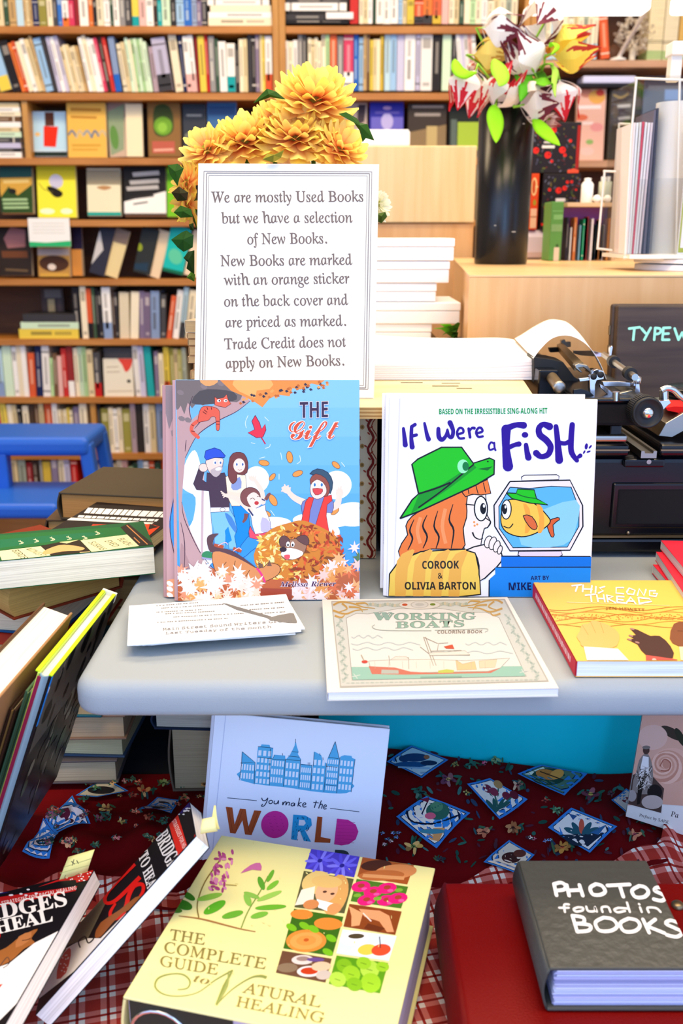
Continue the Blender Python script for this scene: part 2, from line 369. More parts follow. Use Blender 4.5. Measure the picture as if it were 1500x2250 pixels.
# ------------------------------------------------------------------ books (local frame: x from the spine, y up the cover, z out of the front cover at 0)
def book(name, label, cat, mw, w, h, t, cover='ffffff', page='f2e6cf', spine=None, back=None, hard=True, group=None, mt='print', pagecurve=0, flush=False, open_front=0):
    r = thing(name, label, cat, mw, group); bt = .0026 if hard else .0007; ins = .0035 if hard and not flush else .0004
    MB().box(0, w, 0, h, -bt, 0, cover).build('front_cover', mt, r, bevel=.0006 if hard else 0, seg=1)
    MB().box(0, w, 0, h, -t, -t + bt, back or cover).build('back_cover', mt, r, bevel=.0006 if hard else 0, seg=1)
    k = 6; rs = .004 if hard else .0004
    pf = [(0, -t + bt * 1.02)] + [(-rs * sin(pi * i / k), -t + bt + (t - 2 * bt) * i / k) for i in range(1, k)] + [(0, -bt * 1.02)]
    mb = MB(); n = len(pf); q = bt * .9
    V = [(x, y, z) for y in (0.0001, h - .0001) for x, z in pf] + [(x + q, y, z) for y in (0.0001, h - .0001) for x, z in pf]
    Fs = []
    for i in range(n - 1): Fs += [(i, i + 1, n + i + 1, n + i), (2 * n + i, 3 * n + i, 3 * n + i + 1, 2 * n + i + 1), (i, 2 * n + i, 2 * n + i + 1, i + 1), (n + i, n + i + 1, 3 * n + i + 1, 3 * n + i)]
    mb.mesh(V, Fs, spine or cover, 0, False).build('spine', mt, r)
    x1 = w - ins; pc = pagecurve
    pf = [(bt + .0002, -t + bt + .0001)] + [(x1 - pc * sin(pi * i / 8), -t + bt + .0001 + (t - 2 * bt - .0002) * i / 8) for i in range(9)] + [(bt + .0002, -bt - .0001)]
    P = MB(); n = len(pf); V = [(x, y, z) for y in (ins, h - ins) for x, z in pf]
    P.mesh(V, [tuple(range(n)), tuple(range(2 * n - 1, n - 1, -1))] + [(i, n + i, n + (i + 1) % n, (i + 1) % n) for i in range(n)], page).build('page_block', 'pages', r)
    return r
def flat(name, label, x, y, yaw, w, h, t, z0, cover, page='e8d5b0', cat='book', **k):
    a = radians(yaw); ex = Vector((cos(a), sin(a), 0)); ey = Vector((-sin(a), cos(a), 0))
    return book(name, label, cat, frame(Vector((x, y, z0 + t)), ex, ey, Vector((0, 0, 1))), w, h, t, cover, page, **k)
# ------------------------------------------------------------------ the room
struct('floor', MB().box(-3.2, 3.2, -2.5, 4.4, -.05, 0), 'floor_wood')
struct('wall_back', MB().box(-3.2, 3.2, 4.24, 4.34, 0, 3.0), 'wall_paint')
struct('ceiling', MB().box(-3.2, 3.2, -.6, 4.34, 3.0, 3.05), 'ceiling_paint')
struct('wall_left', MB().box(-3.25, -3.2, .2, 4.34, 0, 3.0), 'wall_paint')
struct('wall_right', MB().box(3.2, 3.25, .2, 4.34, 0, 3.0), 'wall_paint')

# ------------------------------------------------------------------ bookcases along the back wall
YF, YB, YS = 3.95, 4.19, 3.968          # shelf fronts, back boards, book spines
ROWS = [57, 204, 347, 483, 613, 745, 873, 997]
RZ = [aty(750, y, YF).z for y in ROWS]
def px(x, row, Y=YS): return aty(x, row, Y).x
def bookcase(name, label, x0, x1, zs, woodm, up, extra=(), top=2.25):
    r = thing(name, label, 'bookcase', Matrix.Translation((x0, YF, 0)))
    w = x1 - x0; d = YB - YF
    MB().box(0, w, d, d + .012, 0, top).build('back_panel', 'back_board', r)
    for a in (0, w - .024): MB().box(a, a + .024, 0, d, 0, top).build('side_panel', up, r, bevel=.002)
    for z in zs: MB().box(.025, w - .025, 0, d - .001, z - .026, z).build('shelf', woodm, r, bevel=.002)
    for xa, z0, z1 in extra: MB().box(xa - x0 - .011, xa - x0 + .011, .012, d - .001, z0 + .0005, z1 - .027).build('divider', up, r)
    MB().box(.025, w - .025, .02, d - .001, .0, .06).build('plinth', up, r)
    return r
XU = px(613, 130, YF)
zt = [2.14] + RZ
bookcase('bookcase', 'tall oak bookcase of used books behind the blue stool', -1.85, XU, zt, 'oak_shelf', 'oak_upright',
         [(px(57, 300, YF), RZ[2], RZ[1]), (px(207, 960, YF), RZ[7], RZ[6]), (px(208, 1060, YF), .061, RZ[7])])
bookcase('bookcase', 'oak bookcase section behind the vase and the maple cabinet', XU + .001, px(1163, 100, YF), zt, 'oak_shelf', 'oak_upright')
RR = [aty(1300, y, YF).z for y in (132, 352, 520, 700, 880)]
bookcase('bookcase', 'bookcase with rosy shelves behind the brochure rack', px(1163, 100, YF) + .002, 1.85, [2.1] + RR, 'rosy_shelf', 'oak_upright')

CN = {'w': 'faf6ec', 'c': 'f6e8c4', 'C': 'e4cf9c', 't': 'c9a46a', 'k': '201c1e', 'K': '3c3a3c', 'g': '8f8c88', 'G': '2c4a34', 'l': 'd3ecc8', 'L': 'b4dc9c', 'b': '1f62bc', 'B': '1c2450', 'a': '9cc4e4', 'A': 'bcdce8',
      'r': 'c4201c', 'R': '8c1c20', 'm': 'd23a5c', 'o': 'e8742c', 'O': 'd9562a', 'y': 'ecd04c', 'Y': 'd4b43c', 'v': 'c8c4dc', 'V': '7c6c88', 'e': '12a0a0', 'n': '6c4c30', 'N': '3c2a20', 'i': '9a9440', 'p': 'e8b4a8', 's': 'aab4a0', 'u': '8aa0c4', 'q': 'a89098'}
CW = {'w': 'white', 'c': 'cream', 'C': 'buff', 't': 'tan', 'k': 'black', 'K': 'charcoal', 'g': 'grey', 'G': 'dark green', 'l': 'pale green', 'L': 'light green', 'b': 'blue', 'B': 'navy', 'a': 'sky blue', 'A': 'pale blue',
      'r': 'red', 'R': 'dark red', 'm': 'crimson', 'o': 'orange', 'O': 'orange-red', 'y': 'yellow', 'Y': 'mustard', 'v': 'lavender', 'V': 'mauve', 'e': 'teal', 'n': 'brown', 'N': 'dark brown', 'i': 'olive', 'p': 'pink', 's': 'grey-green', 'u': 'slate blue', 'q': 'dusty pink'}
ORD = 'first second third fourth fifth sixth seventh eighth ninth tenth eleventh twelfth thirteenth fourteenth fifteenth sixteenth seventeenth eighteenth nineteenth'.split()
TEN = {2: 'twent', 3: 'thirt', 4: 'fort', 5: 'fift', 6: 'sixt', 7: 'sevent'}
def ordw(i): return ORD[i - 1] if i < 20 else TEN[i // 10] + ('ieth' if i % 10 == 0 else 'y-' + ORD[i % 10 - 1])
def spinebook(name, w, h, d, col, page='f0e2c4', style=0, mw=None, second=None):
    mb = MB(); e = .0015
    mb.box(0, w, 0, .003, 0, h, col); mb.box(0, e, .003, d, 0, h, col); mb.box(w - e, w, .003, d, 0, h, col)
    mb.box(e, w - e, .003, d - .003, .003, h - .003, page)
    dk = mix(col, '302820', .55) if sum(rgb(col)[:3]) > .9 else mix(col, 'fff6e0', .8); y = -.0004
    def q(a, b, c, f, cc): mb.face([(a, y, c), (b, y, c), (b, y, f), (a, y, f)], cc)
    if second: q(0, w, 0, h * .32, second)
    if style == 1: q(w * .32, w * .68, h * .3, h * .85, mix(col, dk, .55))
    elif style == 2: q(w * .15, w * .85, h * .72, h * .9, mix(col, dk, .6)); q(w * .2, w * .8, h * .08, h * .14, mix(col, dk, .5))
    elif style == 3:
        q(w * .25, w * .6, h * .2, h * .55, mix(col, dk, .7)); q(w * .25, w * .6, h * .6, h * .88, mix(col, dk, .45))
    elif style == 4: q(0, w, h * .86, h * .89, dk); q(0, w, h * .1, h * .13, dk); q(w * .35, w * .65, h * .25, h * .78, mix(col, dk, .5))
    return mb.build(name, 'print', None, mw=mw)
def spines(row, shelf, entries, Y=YS, group=None, rowy=None, depth=.15, gap=.0006):
    """entries: x0, x1, number, top, colours, lean of the top to the left in px, colour of the foot"""
    y = rowy if rowy is not None else ROWS[row]; i = 0; prev = None; rnd = random.Random(100 + y)
    for en in entries:
        x0, x1, cnt, top, cols = en[:5]; lean = en[5] if len(en) > 5 else 0; foot = en[6] if len(en) > 6 else None
        for j in range(cnt):
            i += 1; a = x0 + (x1 - x0) * j / cnt; bx = x0 + (x1 - x0) * (j + 1) / cnt
            tp = top + rnd.uniform(-3, 3) + (0 if j % 3 else rnd.uniform(-3, 5))
            P0 = aty(a, y, Y); P1 = aty(bx, y, Y); hz = aty(a, tp, Y).z - P0.z; th = math.atan2(lean, y - top)
            wd = (P1.x - P0.x) * cos(th) - gap; hh = hz / cos(th) - wd * sin(abs(th)); k = cols[j % len(cols)]
            mw = Matrix.Translation((P0.x + (0 if lean >= 0 else wd * cos(th)), Y + rnd.uniform(0, .008), P0.z + .0006)) @ Matrix.Rotation(-th, 4, 'Y')
            if lean < 0: mw = mw @ Matrix.Translation((-wd, 0, 0))
            o = spinebook('book', wd, hh, depth + rnd.uniform(-.01, .02), mix(CN[k], rnd.choice(['ffffff', '302018', 'f0d8a0']), rnd.uniform(0, .10)), style=rnd.choice([0, 1, 1, 2, 3, 3, 4]), mw=mw, second=CN[foot] if foot else None)
            size = 'thin' if wd < .014 else 'thick' if wd > .033 else 'slim' if wd < .022 else 'broad'
            ln = 'leaning' if abs(lean) > 8 else 'upright'
            tag(o, f"{size} {ln} {CW[k]} book, {ordw(i)} from the left {shelf}", 'book', group or f'books {shelf}')
            prev = CW[k]
# top shelf, left and right of the upright
spines(0, 'on the top left shelf', [(-30, 10, 2, -8, 'kC'), (11, 21, 1, -4, 'G'), (21, 37, 1, -10, 't'), (38, 53, 1, -6, 'A'), (53, 72, 3, -12, 'tCt'), (73, 87, 1, -8, 'B'), (87, 104, 1, -5, 'i'), (105, 117, 1, -12, 'c'), (118, 127, 1, -4, 'K'), (128, 138, 1, -8, 'b'), (138, 153, 1, -6, 'w', 0, 'o'), (153, 165, 1, -5, 'm'), (166, 176, 1, -9, 'R'), (176, 195, 1, -12, 'w'), (196, 205, 1, -4, 'o'), (205, 214, 1, -6, 'k'), (215, 243, 2, -8, 'cw'), (243, 250, 1, -6, 'G'), (250, 276, 2, -10, 'wg'), (277, 290, 1, -6, 'K'), (291, 306, 1, -10, 'y', 0, 'e'), (307, 338, 2, -7, 'pw'), (338, 347, 1, -8, 'N'), (347, 357, 1, -6, 'e'), (357, 375, 1, -10, 'l'), (376, 388, 1, -4, 'k'), (388, 405, 1, -7, 'a'), (405, 422, 1, -10, 'b'), (422, 433, 1, -6, 'u'), (433, 455, 2, -5, 'VK')])
spines(0, 'on the top middle shelf', [(769, 787, 1, -8, 'r'), (789, 818, 3, -6, 'cCw'), (820, 826, 1, -4, 'G'), (826, 874, 3, -8, 'ww'), (875, 884, 1, -6, 'a'), (884, 893, 1, -4, 'C'), (894, 909, 1, -9, 'y'), (910, 949, 2, -6, 'Oo', 0, 'K'), (950, 969, 1, -8, 'O', 0, 'Y'), (970, 985, 1, -5, 'p'), (986, 1008, 2, -7, 'cC'), (1009, 1018, 1, -4, 'G'), (1019, 1070, 4, -8, 'cLcw'), (1071, 1136, 5, -5, 'cCcsc')], rowy=52)
# second shelf
spines(1, 'on the second left shelf', [(-44, 0, 2, 90, 'ea', 20), (2, 28, 1, 96, 'a', 26, 'y'), (29, 47, 1, 84, 'k', 26), (48, 64, 2, 92, 'oO', 26), (64, 95, 3, 87, 'cwC', 26), (95, 101, 1, 78, 't', 26), (101, 118, 1, 82, 'a', 24), (118, 127, 1, 80, 'K', 24), (128, 153, 3, 80, 'vwv', 22), (154, 194, 6, 100, 'CcCcCt', 19), (196, 229, 4, 80, 'wcww', 20), (229, 237, 1, 78, 'm', 21), (237, 254, 2, 82, 'Nr', 18), (255, 268, 1, 78, 'u', 13, 'b'), (272, 290, 2, 92, 'cC', 13), (290, 336, 7, 84, 'lcLlLll', 13), (338, 349, 1, 102, 'q', 9), (350, 380, 1, 76, 'v', 16, 'K'), (386, 403, 1, 75, 'c', 14), (404, 411, 1, 74, 'B', 10), (412, 434, 2, 75, 'ww', 8, 'p'), (435, 440, 1, 76, 'R', 5), (441, 455, 1, 75, 'y', 4), (455, 462, 1, 74, 'r', 4), (463, 475, 1, 78, 'g', 2), (476, 483, 1, 84, 'G', 2), (484, 500, 1, 88, 'w', 2), (500, 518, 1, 91, 'w', 0, 'e'), (519, 527, 1, 92, 'k'), (527, 545, 2, 86, 'cC'), (546, 571, 3, 72, 'KkV'), (572, 583, 2, 76, 'Cy'), (584, 599, 1, 72, 'w', 0, 'O')], rowy=202)
spines(1, 'on the second middle shelf', [(624, 655, 3, 88, 'wcw', 0, 'A'), (656, 674, 2, 68, 'gK'), (677, 706, 4, 84, 'cCcc'), (707, 724, 2, 67, 'cL'), (725, 740, 1, 70, 'O'), (741, 754, 1, 76, 'g'), (755, 776, 1, 68, 'm', 0, 'w'), (777, 787, 1, 69, 'b'), (788, 798, 1, 84, 'a'), (798, 812, 2, 64, 'tn'), (812, 842, 4, 84, 'yCcY'), (844, 870, 2, 66, 'Aa'), (871, 887, 1, 67, 'v'), (888, 911, 1, 66, 'w'), (912, 922, 1, 67, 'v'), (923, 948, 1, 66, 'w'), (949, 967, 1, 67, 'k'), (970, 989, 1, 64, 'l'), (992, 1000, 1, 70, 'K'), (1010, 1052, 5, 73, 'wvwpw', 14, 'o'), (1054, 1078, 2, 70, 'Kn')], rowy=199)
# sixth shelf
spines(5, 'on the sixth shelf', [(165, 180, 1, 633, 'k'), (182, 195, 1, 631, 'c'), (195, 206, 1, 634, 'O', 0, 'k'), (207, 220, 2, 636, 'Gk'), (221, 228, 1, 640, 'k'), (229, 248, 1, 634, 'w', 0, 'u'), (249, 262, 2, 640, 'Nk'), (263, 284, 1, 642, 'c', -4), (286, 304, 1, 638, 'c', -8), (306, 331, 2, 640, 'VV', -4), (332, 351, 1, 636, 'u', -4), (353, 364, 1, 645, 'K', -5), (366, 377, 1, 650, 'O', -16), (379, 392, 1, 640, 'w', -16), (394, 405, 1, 633, 'A', -16, 'K'), (407, 424, 1, 632, 'c', -16), (428, 452, 2, 636, 'Gk', -8), (456, 500, 3, 640, 'cRw', -2)])
# seventh shelf
spines(6, 'on the seventh shelf', [(-16, 12, 2, 768, 'cA', 0, 'u'), (13, 32, 1, 757, 'l'), (33, 65, 3, 757, 'wcw'), (66, 80, 1, 773, 'O', -3), (81, 95, 1, 757, 'B', -4), (96, 112, 1, 757, 'w', -4), (112, 119, 1, 790, 'L', -3), (120, 129, 1, 774, 'n', -2), (130, 140, 1, 776, 'p', -2), (141, 152, 1, 762, 'r'), (153, 166, 1, 764, 'R', 0, 'w'), (167, 195, 3, 762, 'clL'), (196, 209, 1, 765, 'C'), (210, 225, 1, 768, 'K', 0, 'r')])
spines(6, 'on the seventh shelf, right half', [(299, 322, 2, 761, 'wv', 3), (325, 340, 1, 762, 'e', 5), (342, 351, 1, 768, 'V'), (352, 362, 1, 778, 'c'), (363, 375, 1, 762, 'y', 0, 'O'), (376, 412, 4, 766, 'iCis')])
# eighth shelf
spines(7, 'above the blue stool seat', [(-12, 3, 1, 884, 'p'), (4, 12, 1, 884, 'm', 6), (13, 27, 1, 884, 'y', 5), (28, 48, 2, 888, 'cC', 4), (49, 56, 1, 886, 'k', 3), (57, 70, 1, 895, 'c'), (71, 82, 1, 884, 'N'), (83, 103, 2, 884, 'nC'), (105, 121, 1, 886, 'O'), (122, 133, 1, 886, 'w'), (134, 165, 5, 900, 'cCcyc'), (167, 180, 1, 893, 'V'), (181, 197, 1, 886, 'c')])
spines(7, 'on the eighth shelf, right half', [(219, 226, 1, 890, 'k'), (227, 243, 1, 898, 'i'), (244, 272, 3, 898, 'cwc'), (273, 290, 1, 902, 'i'), (291, 302, 1, 890, 'q'), (303, 318, 1, 888, 'k'), (319, 345, 2, 888, 'wC'), (347, 370, 1, 890, 'u'), (372, 392, 1, 892, 'n')])
# bottom shelf, seen below the stool seat and beside the stool
zb = 1094
spines(8, 'seen through the blue stool', [(10, 26, 1, 1008, 'R'), (27, 44, 1, 1006, 'C'), (46, 62, 1, 1010, 's'), (64, 90, 2, 1012, 'RN'), (92, 98, 1, 1008, 'g'), (99, 116, 1, 1010, 'Y'), (118, 132, 1, 1008, 'V'), (134, 158, 2, 1005, 'cv'), (160, 174, 1, 1006, 'r')], rowy=zb)
spines(8, 'behind the big olive hardcover', [(222, 258, 4, 1018, 'CycC'), (260, 284, 2, 1014, 'cp'), (286, 306, 2, 1022, 'LG'), (307, 318, 1, 1010, 'a'), (319, 330, 1, 1012, 'w'), (331, 342, 1, 1012, 'O'), (343, 356, 1, 1018, 'G'), (358, 372, 1, 1010, 'O'), (374, 386, 1, 1016, 'k')], rowy=zb)
# top shelf of the right-hand bookcase
spines(9, 'on the shelf behind the tulips', [(1172, 1176, 1, 24, 'g'), (1177, 1196, 2, 22, 'cs'), (1197, 1228, 3, 24, 'cAc', 0, 'A'), (1229, 1244, 1, 22, 'c', 0, 'e'), (1245, 1310, 6, 23, 'cCcscc', 0, 'A'), (1321, 1340, 1, 27, 'O', 14)], rowy=130)

# books stacked flat on the shelves
def flatstack(shelf, x0, x1, items, Y=YS, group=None, d=.16):
    """items from the bottom: y0, y1, colour, x0 shift, x1 shift"""
    n = len(items)
    for i, (y0, y1, k, a, b_) in enumerate(items):
        A = aty(x0 + a, y0, Y); B = aty(x1 + b_, y1, Y); o = spinebook('book', B.z - A.z - .0006, B.x - A.x, d, CN[k], style=[3, 1, 0, 4][i % 4])
        o.matrix_basis = Matrix.Translation((A.x, Y, A.z + (B.z - A.z))) @ Matrix.Rotation(pi / 2, 4, 'Y')
        pos = 'lowest' if i == 0 else 'topmost' if i == n - 1 else ordw(i + 1) + ' up'
        tag(o, f"{CW[k]} flat book, {pos} of the stack {shelf}", 'book', group or f'flat books {shelf}')
flatstack('left of the top shelf post', 458, 597, [(57, 40, 'c', 0, 0), (40, 26, 'w', 0, -1), (26, 12, 'c', 4, -2), (12, -2, 'w', -2, -6), (-2, -14, 'C', 2, -9)])
flatstack('right of the top shelf post', 624, 765, [(52, 44, 'k', 0, 0), (44, 31, 'K', 0, -52), (31, 24, 'k', 10, -6), (24, 6, 'w', -1, -4), (6, -2, 'K', 4, -2), (-2, -12, 'g', 4, -4)])
o = spinebook('book', aty(768, 28, YS - .004).z - aty(768, 43, YS).z, .165 * .62, .13, 'f4f0ea'); o.matrix_basis = Matrix.Translation((aty(716, 30, YS).x, YS - .01, aty(716, 28, YS).z)) @ Matrix.Rotation(pi / 2, 4, 'Y')
tag(o, 'small white book lying on the black one in the middle top shelf stack', 'book')
flatstack('at the third shelf left end', -70, 47, [(347, 334, 'w', 0, 0), (334, 326, 'k', 0, -1), (326, 314, 'v', -4, -2), (314, 302, 'K', 2, -3), (302, 290, 'l', 0, -1), (290, 280, 'C', 3, -5), (280, 268, 'w', 0, -2), (268, 256, 'n', -2, -3), (256, 246, 'c', 4, -2), (246, 236, 'w', 3, -4), (236, 226, 'C', 0, -6)])
flatstack('beside the sixth shelf spines', 43, 172, [(745, 723, 'y', 0, 0), (723, 708, 'l', 3, 0), (708, 690, 'K', 8, -6)])
# ------------------------------------------------------------------ face-out books on the display shelves
def faceout(name, label, quad, Y, tilt, cover, art=None, crop=(0, 0, 1), t=.02, hard=False, spine=None, page='efe2c6', yaw=0, group='face-out books on the display shelves', mt='print', roll=0):
    mw, w, h = fit_y(quad, Y, tilt, yaw)
    if roll: mw = mw @ Matrix.Translation((w, .002, 0)) @ Matrix.Rotation(-radians(roll), 4, 'Z') @ Matrix.Translation((-w * (1 if roll else 0), 0, 0)); w *= .97; h *= .98
    r = book(name, label, 'book', mw, w, h, t, cover, page, spine=spine, hard=hard, group=group, mt=mt)
    if art:
        A = Art(quad, w, h, crop); art(A); A.build('cover_print', r, mt)
    return r
Q = lambda x0, x1, y0, y1, s=0: [(x0, y1), (x1, y1), (x1 + s, y0), (x0 + s, y0)]
c1 = (0, 0, 1 / 3)
def a(A): A.rect(215, 1000, 440, 1030, '1c2a20').rect(215, 740, 440, 985, 'b8dcec').rect(300, 740, 360, 830, '5a3020').poly([(290, 830), (385, 835), (365, 970), (285, 965)], 'e02c10').ell(248, 885, 18, 14, 'e8c078')
faceout('book', 'pale blue book with a red suitcase on its cover, third shelf', Q(72, 146, 245, 344), 4.0, 8, 'c8e0ea', a, c1)
def a(A):
    A.line([(470, 720), (670, 725)], 22, 'b8802c').line([(470, 770), (640, 775)], 14, 'b8802c')
    for i in range(5): A.line([(450 + i * 50, 890 + 20 * (i % 2)), (475 + i * 50, 860), (500 + i * 50, 900)], 14, ['6a7a8c', 'c8b48c', '8a98a0'][i % 3], 4)
    A.rect(470, 950, 660, 965, 'd09c38').rect(470, 980, 640, 992, 'd09c38')
faceout('book', 'golden tan book with a band of waves on its cover, third shelf', Q(148, 233, 226, 346), 3.975, 8, 'eab650', a, c1)
def a(A): A.rect(715, 680, 850, 800, 'a08478').poly([(715, 760), (850, 690), (790, 1000), (715, 1030)], '8a9a78').ell(745, 930, 25, 70, '5c8a40')
faceout('magazine', 'bowed magazine with a muted green and pink cover, third shelf', [(236, 346), (272, 344), (292, 222), (240, 224)], 3.985, 12, 'c0a890', a, c1, t=.008)
def a(A): A.rect(0, 0, 1, 1, 'ffffff')
faceout('book', 'cream page edges of a leaning book beside the bowed magazine, third shelf', [(268, 344), (306, 344), (320, 228), (286, 228)], 3.98, 8, 'f0e0b8', None, c1, t=.012)
def a(A): A.poly([(1010, 780), (1030, 700), (1100, 690), (1140, 750), (1140, 860), (1080, 900), (1020, 880)], '3c4a20', 4).ell(1075, 830, 60, 62, '6ca02c').ell(1070, 840, 32, 34, '8cc040').rect(1000, 930, 1150, 1010, 'b85c48').line([(1010, 990), (1140, 985)], 16, 'e0a890')
faceout('book', 'brown book with a green hat on its cover, third shelf', Q(325, 396, 226, 344), 3.99, 8, '8a6434', a, c1, t=.03, page='d8b890')
faceout('book', 'dark slate book behind the yellow flowers, third shelf', Q(402, 452, 228, 344), 3.995, 8, '343a44', lambda A: A.line([(1230, 760), (1330, 760)], 14, '8a8f90').line([(1220, 900), (1260, 880)], 30, '707468'), c1)
faceout('book', 'blue book top showing above the yellow flowers, third shelf', Q(456, 520, 222, 344), 3.99, 8, '3c6a9c', lambda A: A.rect(1375, 700, 1550, 760, '2c5080'), c1)
c2 = (500, 0, 1 / 3)
faceout('book', 'grey-brown book left of the royal blue cover, third shelf', Q(752, 806, 226, 344), 3.99, 8, 'b8a498', lambda A: A.poly([(860, 690), (910, 690), (900, 800), (850, 830)], '40343c'), c2, t=.02)
def a(A):
    A.rect(945, 770, 1155, 850, '6a64c0').ell(1050, 800, 40, 55, 'b8b0e0').ell(1050, 712, 28, 12, 'a88cc0'); A.rect(970, 735, 1130, 750, '5c54b0').rect(940, 860, 1160, 1000, '2c2c90')
faceout('book', 'royal blue book with a pale dome on its cover, third shelf', Q(812, 886, 225, 346), 3.985, 6, '2b2ca0', a, c2)
def a(A): A.rect(1215, 695, 1420, 712, '9a8e84').rect(1230, 745, 1400, 765, 'a89c90').poly([(1200, 870), (1440, 820), (1440, 960), (1200, 960)], '8c7450').rect(1310, 830, 1380, 960, 'c0a870')
faceout('book', 'dark brown book with pale capitals and tan picture, third shelf', Q(896, 980, 228, 346), 3.98, 6, '3c322c', a, c2, t=.03)
faceout('book', 'black book with a lime green band behind the vase, third shelf', Q(986, 1052, 236, 346), 3.985, 6, '1e2420', lambda A: A.rect(1005, 268, 1052, 330, 'a8c43c').rect(990, 262, 1003, 322, '5c6a60'))
# fourth shelf
def a(A):
    A.rect(0, 1095, 240, 1170, '24504c').poly([(0, 1175), (235, 1170), (225, 1290), (0, 1300)], 'd0a040').poly([(0, 1300), (60, 1230), (110, 1290), (220, 1215), (225, 1420), (0, 1420)], '2c4a1c').line([(30, 1200), (200, 1195)], 22, 'e8c878')
    for i in range(3): A.line([(5, 1318 + i * 26), (170, 1316 + i * 26)], 14, 'a8c890')
    A.ell(80, 1262, 26, 18, '1c1c14')
faceout('book', 'dark green book with golden title band, left of the bright yellow one', [(-6, 468), (64, 468), (78, 366), (6, 366)], 3.975, 10, '2c3c24', a, c1, t=.03)
def a(A): A.rect(240, 1100, 510, 1180, 'd0c424').ell(375, 1190, 45, 45, 'c8c4d8').poly([(310, 1230), (350, 1225), (410, 1260), (400, 1290), (355, 1290)], '1c1408', 3).line([(262, 1200), (290, 1240), (350, 1260)], 4, '6a6020', 4).ell(300, 1390, 50, 20, 'fcfccc').ell(430, 1390, 40, 20, 'fcfccc')
faceout('book', 'bright yellow book with a small black bird, fourth shelf', [(78, 478), (166, 478), (168, 362), (86, 362)], 3.97, 9, 'f0e83c', a, c1)
def a(A): A.rect(560, 1120, 810, 1222, 'a09478').poly([(640, 1240), (690, 1228), (740, 1240), (690, 1258)], 'b88858', 3).rect(560, 1400, 810, 1440, '10a090')
faceout('book', 'plain cream book with taupe top and teal foot, fourth shelf', [(187, 474), (258, 474), (272, 370), (196, 370)], 3.98, 10, 'e8e0bc', a, c1)
def a(A):
    A.poly([(770, 1330), (1100, 1250), (1100, 1430), (770, 1430)], 'f2f0e8')
    for (x0, x1, y) in ((900, 1070, 1135), (870, 1060, 1185), (840, 1050, 1225)): A.line([(x0, y + 12), (x1, y)], 26, 'b8b4b0')
    A.line([(850, 1300), (1010, 1280)], 14, '302c28').line([(860, 1340), (960, 1325)], 10, '403c38').rect(770, 1405, 1080, 1440, '4c4038')
faceout('book', 'black and white book with brushed lettering, fourth shelf', [(260, 474), (357, 474), (372, 366), (284, 366)], 3.975, 10, '1c1a1a', a, c1, t=.03)
faceout('book', 'lime green book left of the yellow flowers, fourth shelf', [(360, 476), (420, 476), (434, 368), (374, 368)], 3.98, 10, '74c01c', lambda A: A.rect(1090, 1140, 1300, 1190, '4c9018'), c1)
# fifth shelf: books leaning back in a slant
c4 = (0, 450, .3)
faceout('book', 'dark reddish-brown book under the shelf card, fifth shelf', [(-8, 606), (66, 606), (72, 496), (4, 496)], 3.985, 9, '2c2018', lambda A: A.poly([(40, 240), (100, 160), (200, 180), (190, 300), (60, 310)], 'a06a68').rect(10, 330, 200, 380, '6a3c20').line([(20, 470), (190, 480)], 16, '6a5438'), c4, t=.02)
faceout('book', 'tan book with a brown eye picture below the white shelf card', [(80, 608), (150, 608), (156, 520), (86, 520)], 3.972, 8, 'b88840', lambda A: A.rect(270, 320, 510, 370, 'a89890').ell(390, 430, 110, 60, '4a2a14').ell(372, 455, 30, 24, 'e0d0c0').rect(280, 500, 490, 530, 'd0a040'), c4, t=.02)
faceout('book', 'orange spined book beside the tan eye cover, fifth shelf', Q(158, 180, 548, 606), 3.985, 6, 'd08838', None, c4, t=.02)
faceout('book', 'dark purple book standing behind the orange spined one, fifth shelf', Q(162, 182, 498, 606), 4.02, 4, '2c2040', None, c4, t=.012)
def lean3(name, label, quad, col, arts, Y): return faceout(name, label, quad, Y, 7, col, arts, c4, t=.010, roll=13)
lean3('book', 'slanted dark book with a white swirl, fifth shelf', [(180, 606), (216, 608), (246, 500), (212, 498)], '2c2c3a', lambda A: A.poly([(610, 470), (650, 300), (700, 200), (720, 330)], 'c8c4c0'), 3.975)
lean3('book', 'slanted book showing cream pages beside the white swirl book', [(212, 610), (246, 612), (276, 506), (246, 502)], 'e0cc94', lambda A: A.poly([(760, 170), (920, 180), (900, 280), (770, 270)], '8a7464'), 3.982)
lean3('book', 'slanted dark green book in the middle of the fifth shelf', [(282, 606), (318, 606), (342, 504), (300, 502)], '282c2a', lambda A: A.ell(980, 345, 22, 30, '90a020').poly([(940, 470), (1050, 440), (1040, 500), (950, 505)], '20384c'), 3.976)
lean3('book', 'slanted book with pale pink page edges, fifth shelf', [(306, 612), (336, 612), (368, 508), (340, 504)], 'e4cca8', None, 3.982)
lean3('book', 'slanted turquoise book left of the paper sign, fifth shelf', [(342, 606), (394, 606), (408, 500), (366, 500)], '14b8b0', lambda A: A.ell(1250, 380, 55, 60, '5cc8a0').rect(1140, 490, 1320, 520, '0c6a48'), 3.974)
lean3('book', 'slanted pale book next to the paper sign, fifth shelf', [(394, 612), (432, 612), (446, 510), (412, 508)], 'e8d4b4', None, 3.98)
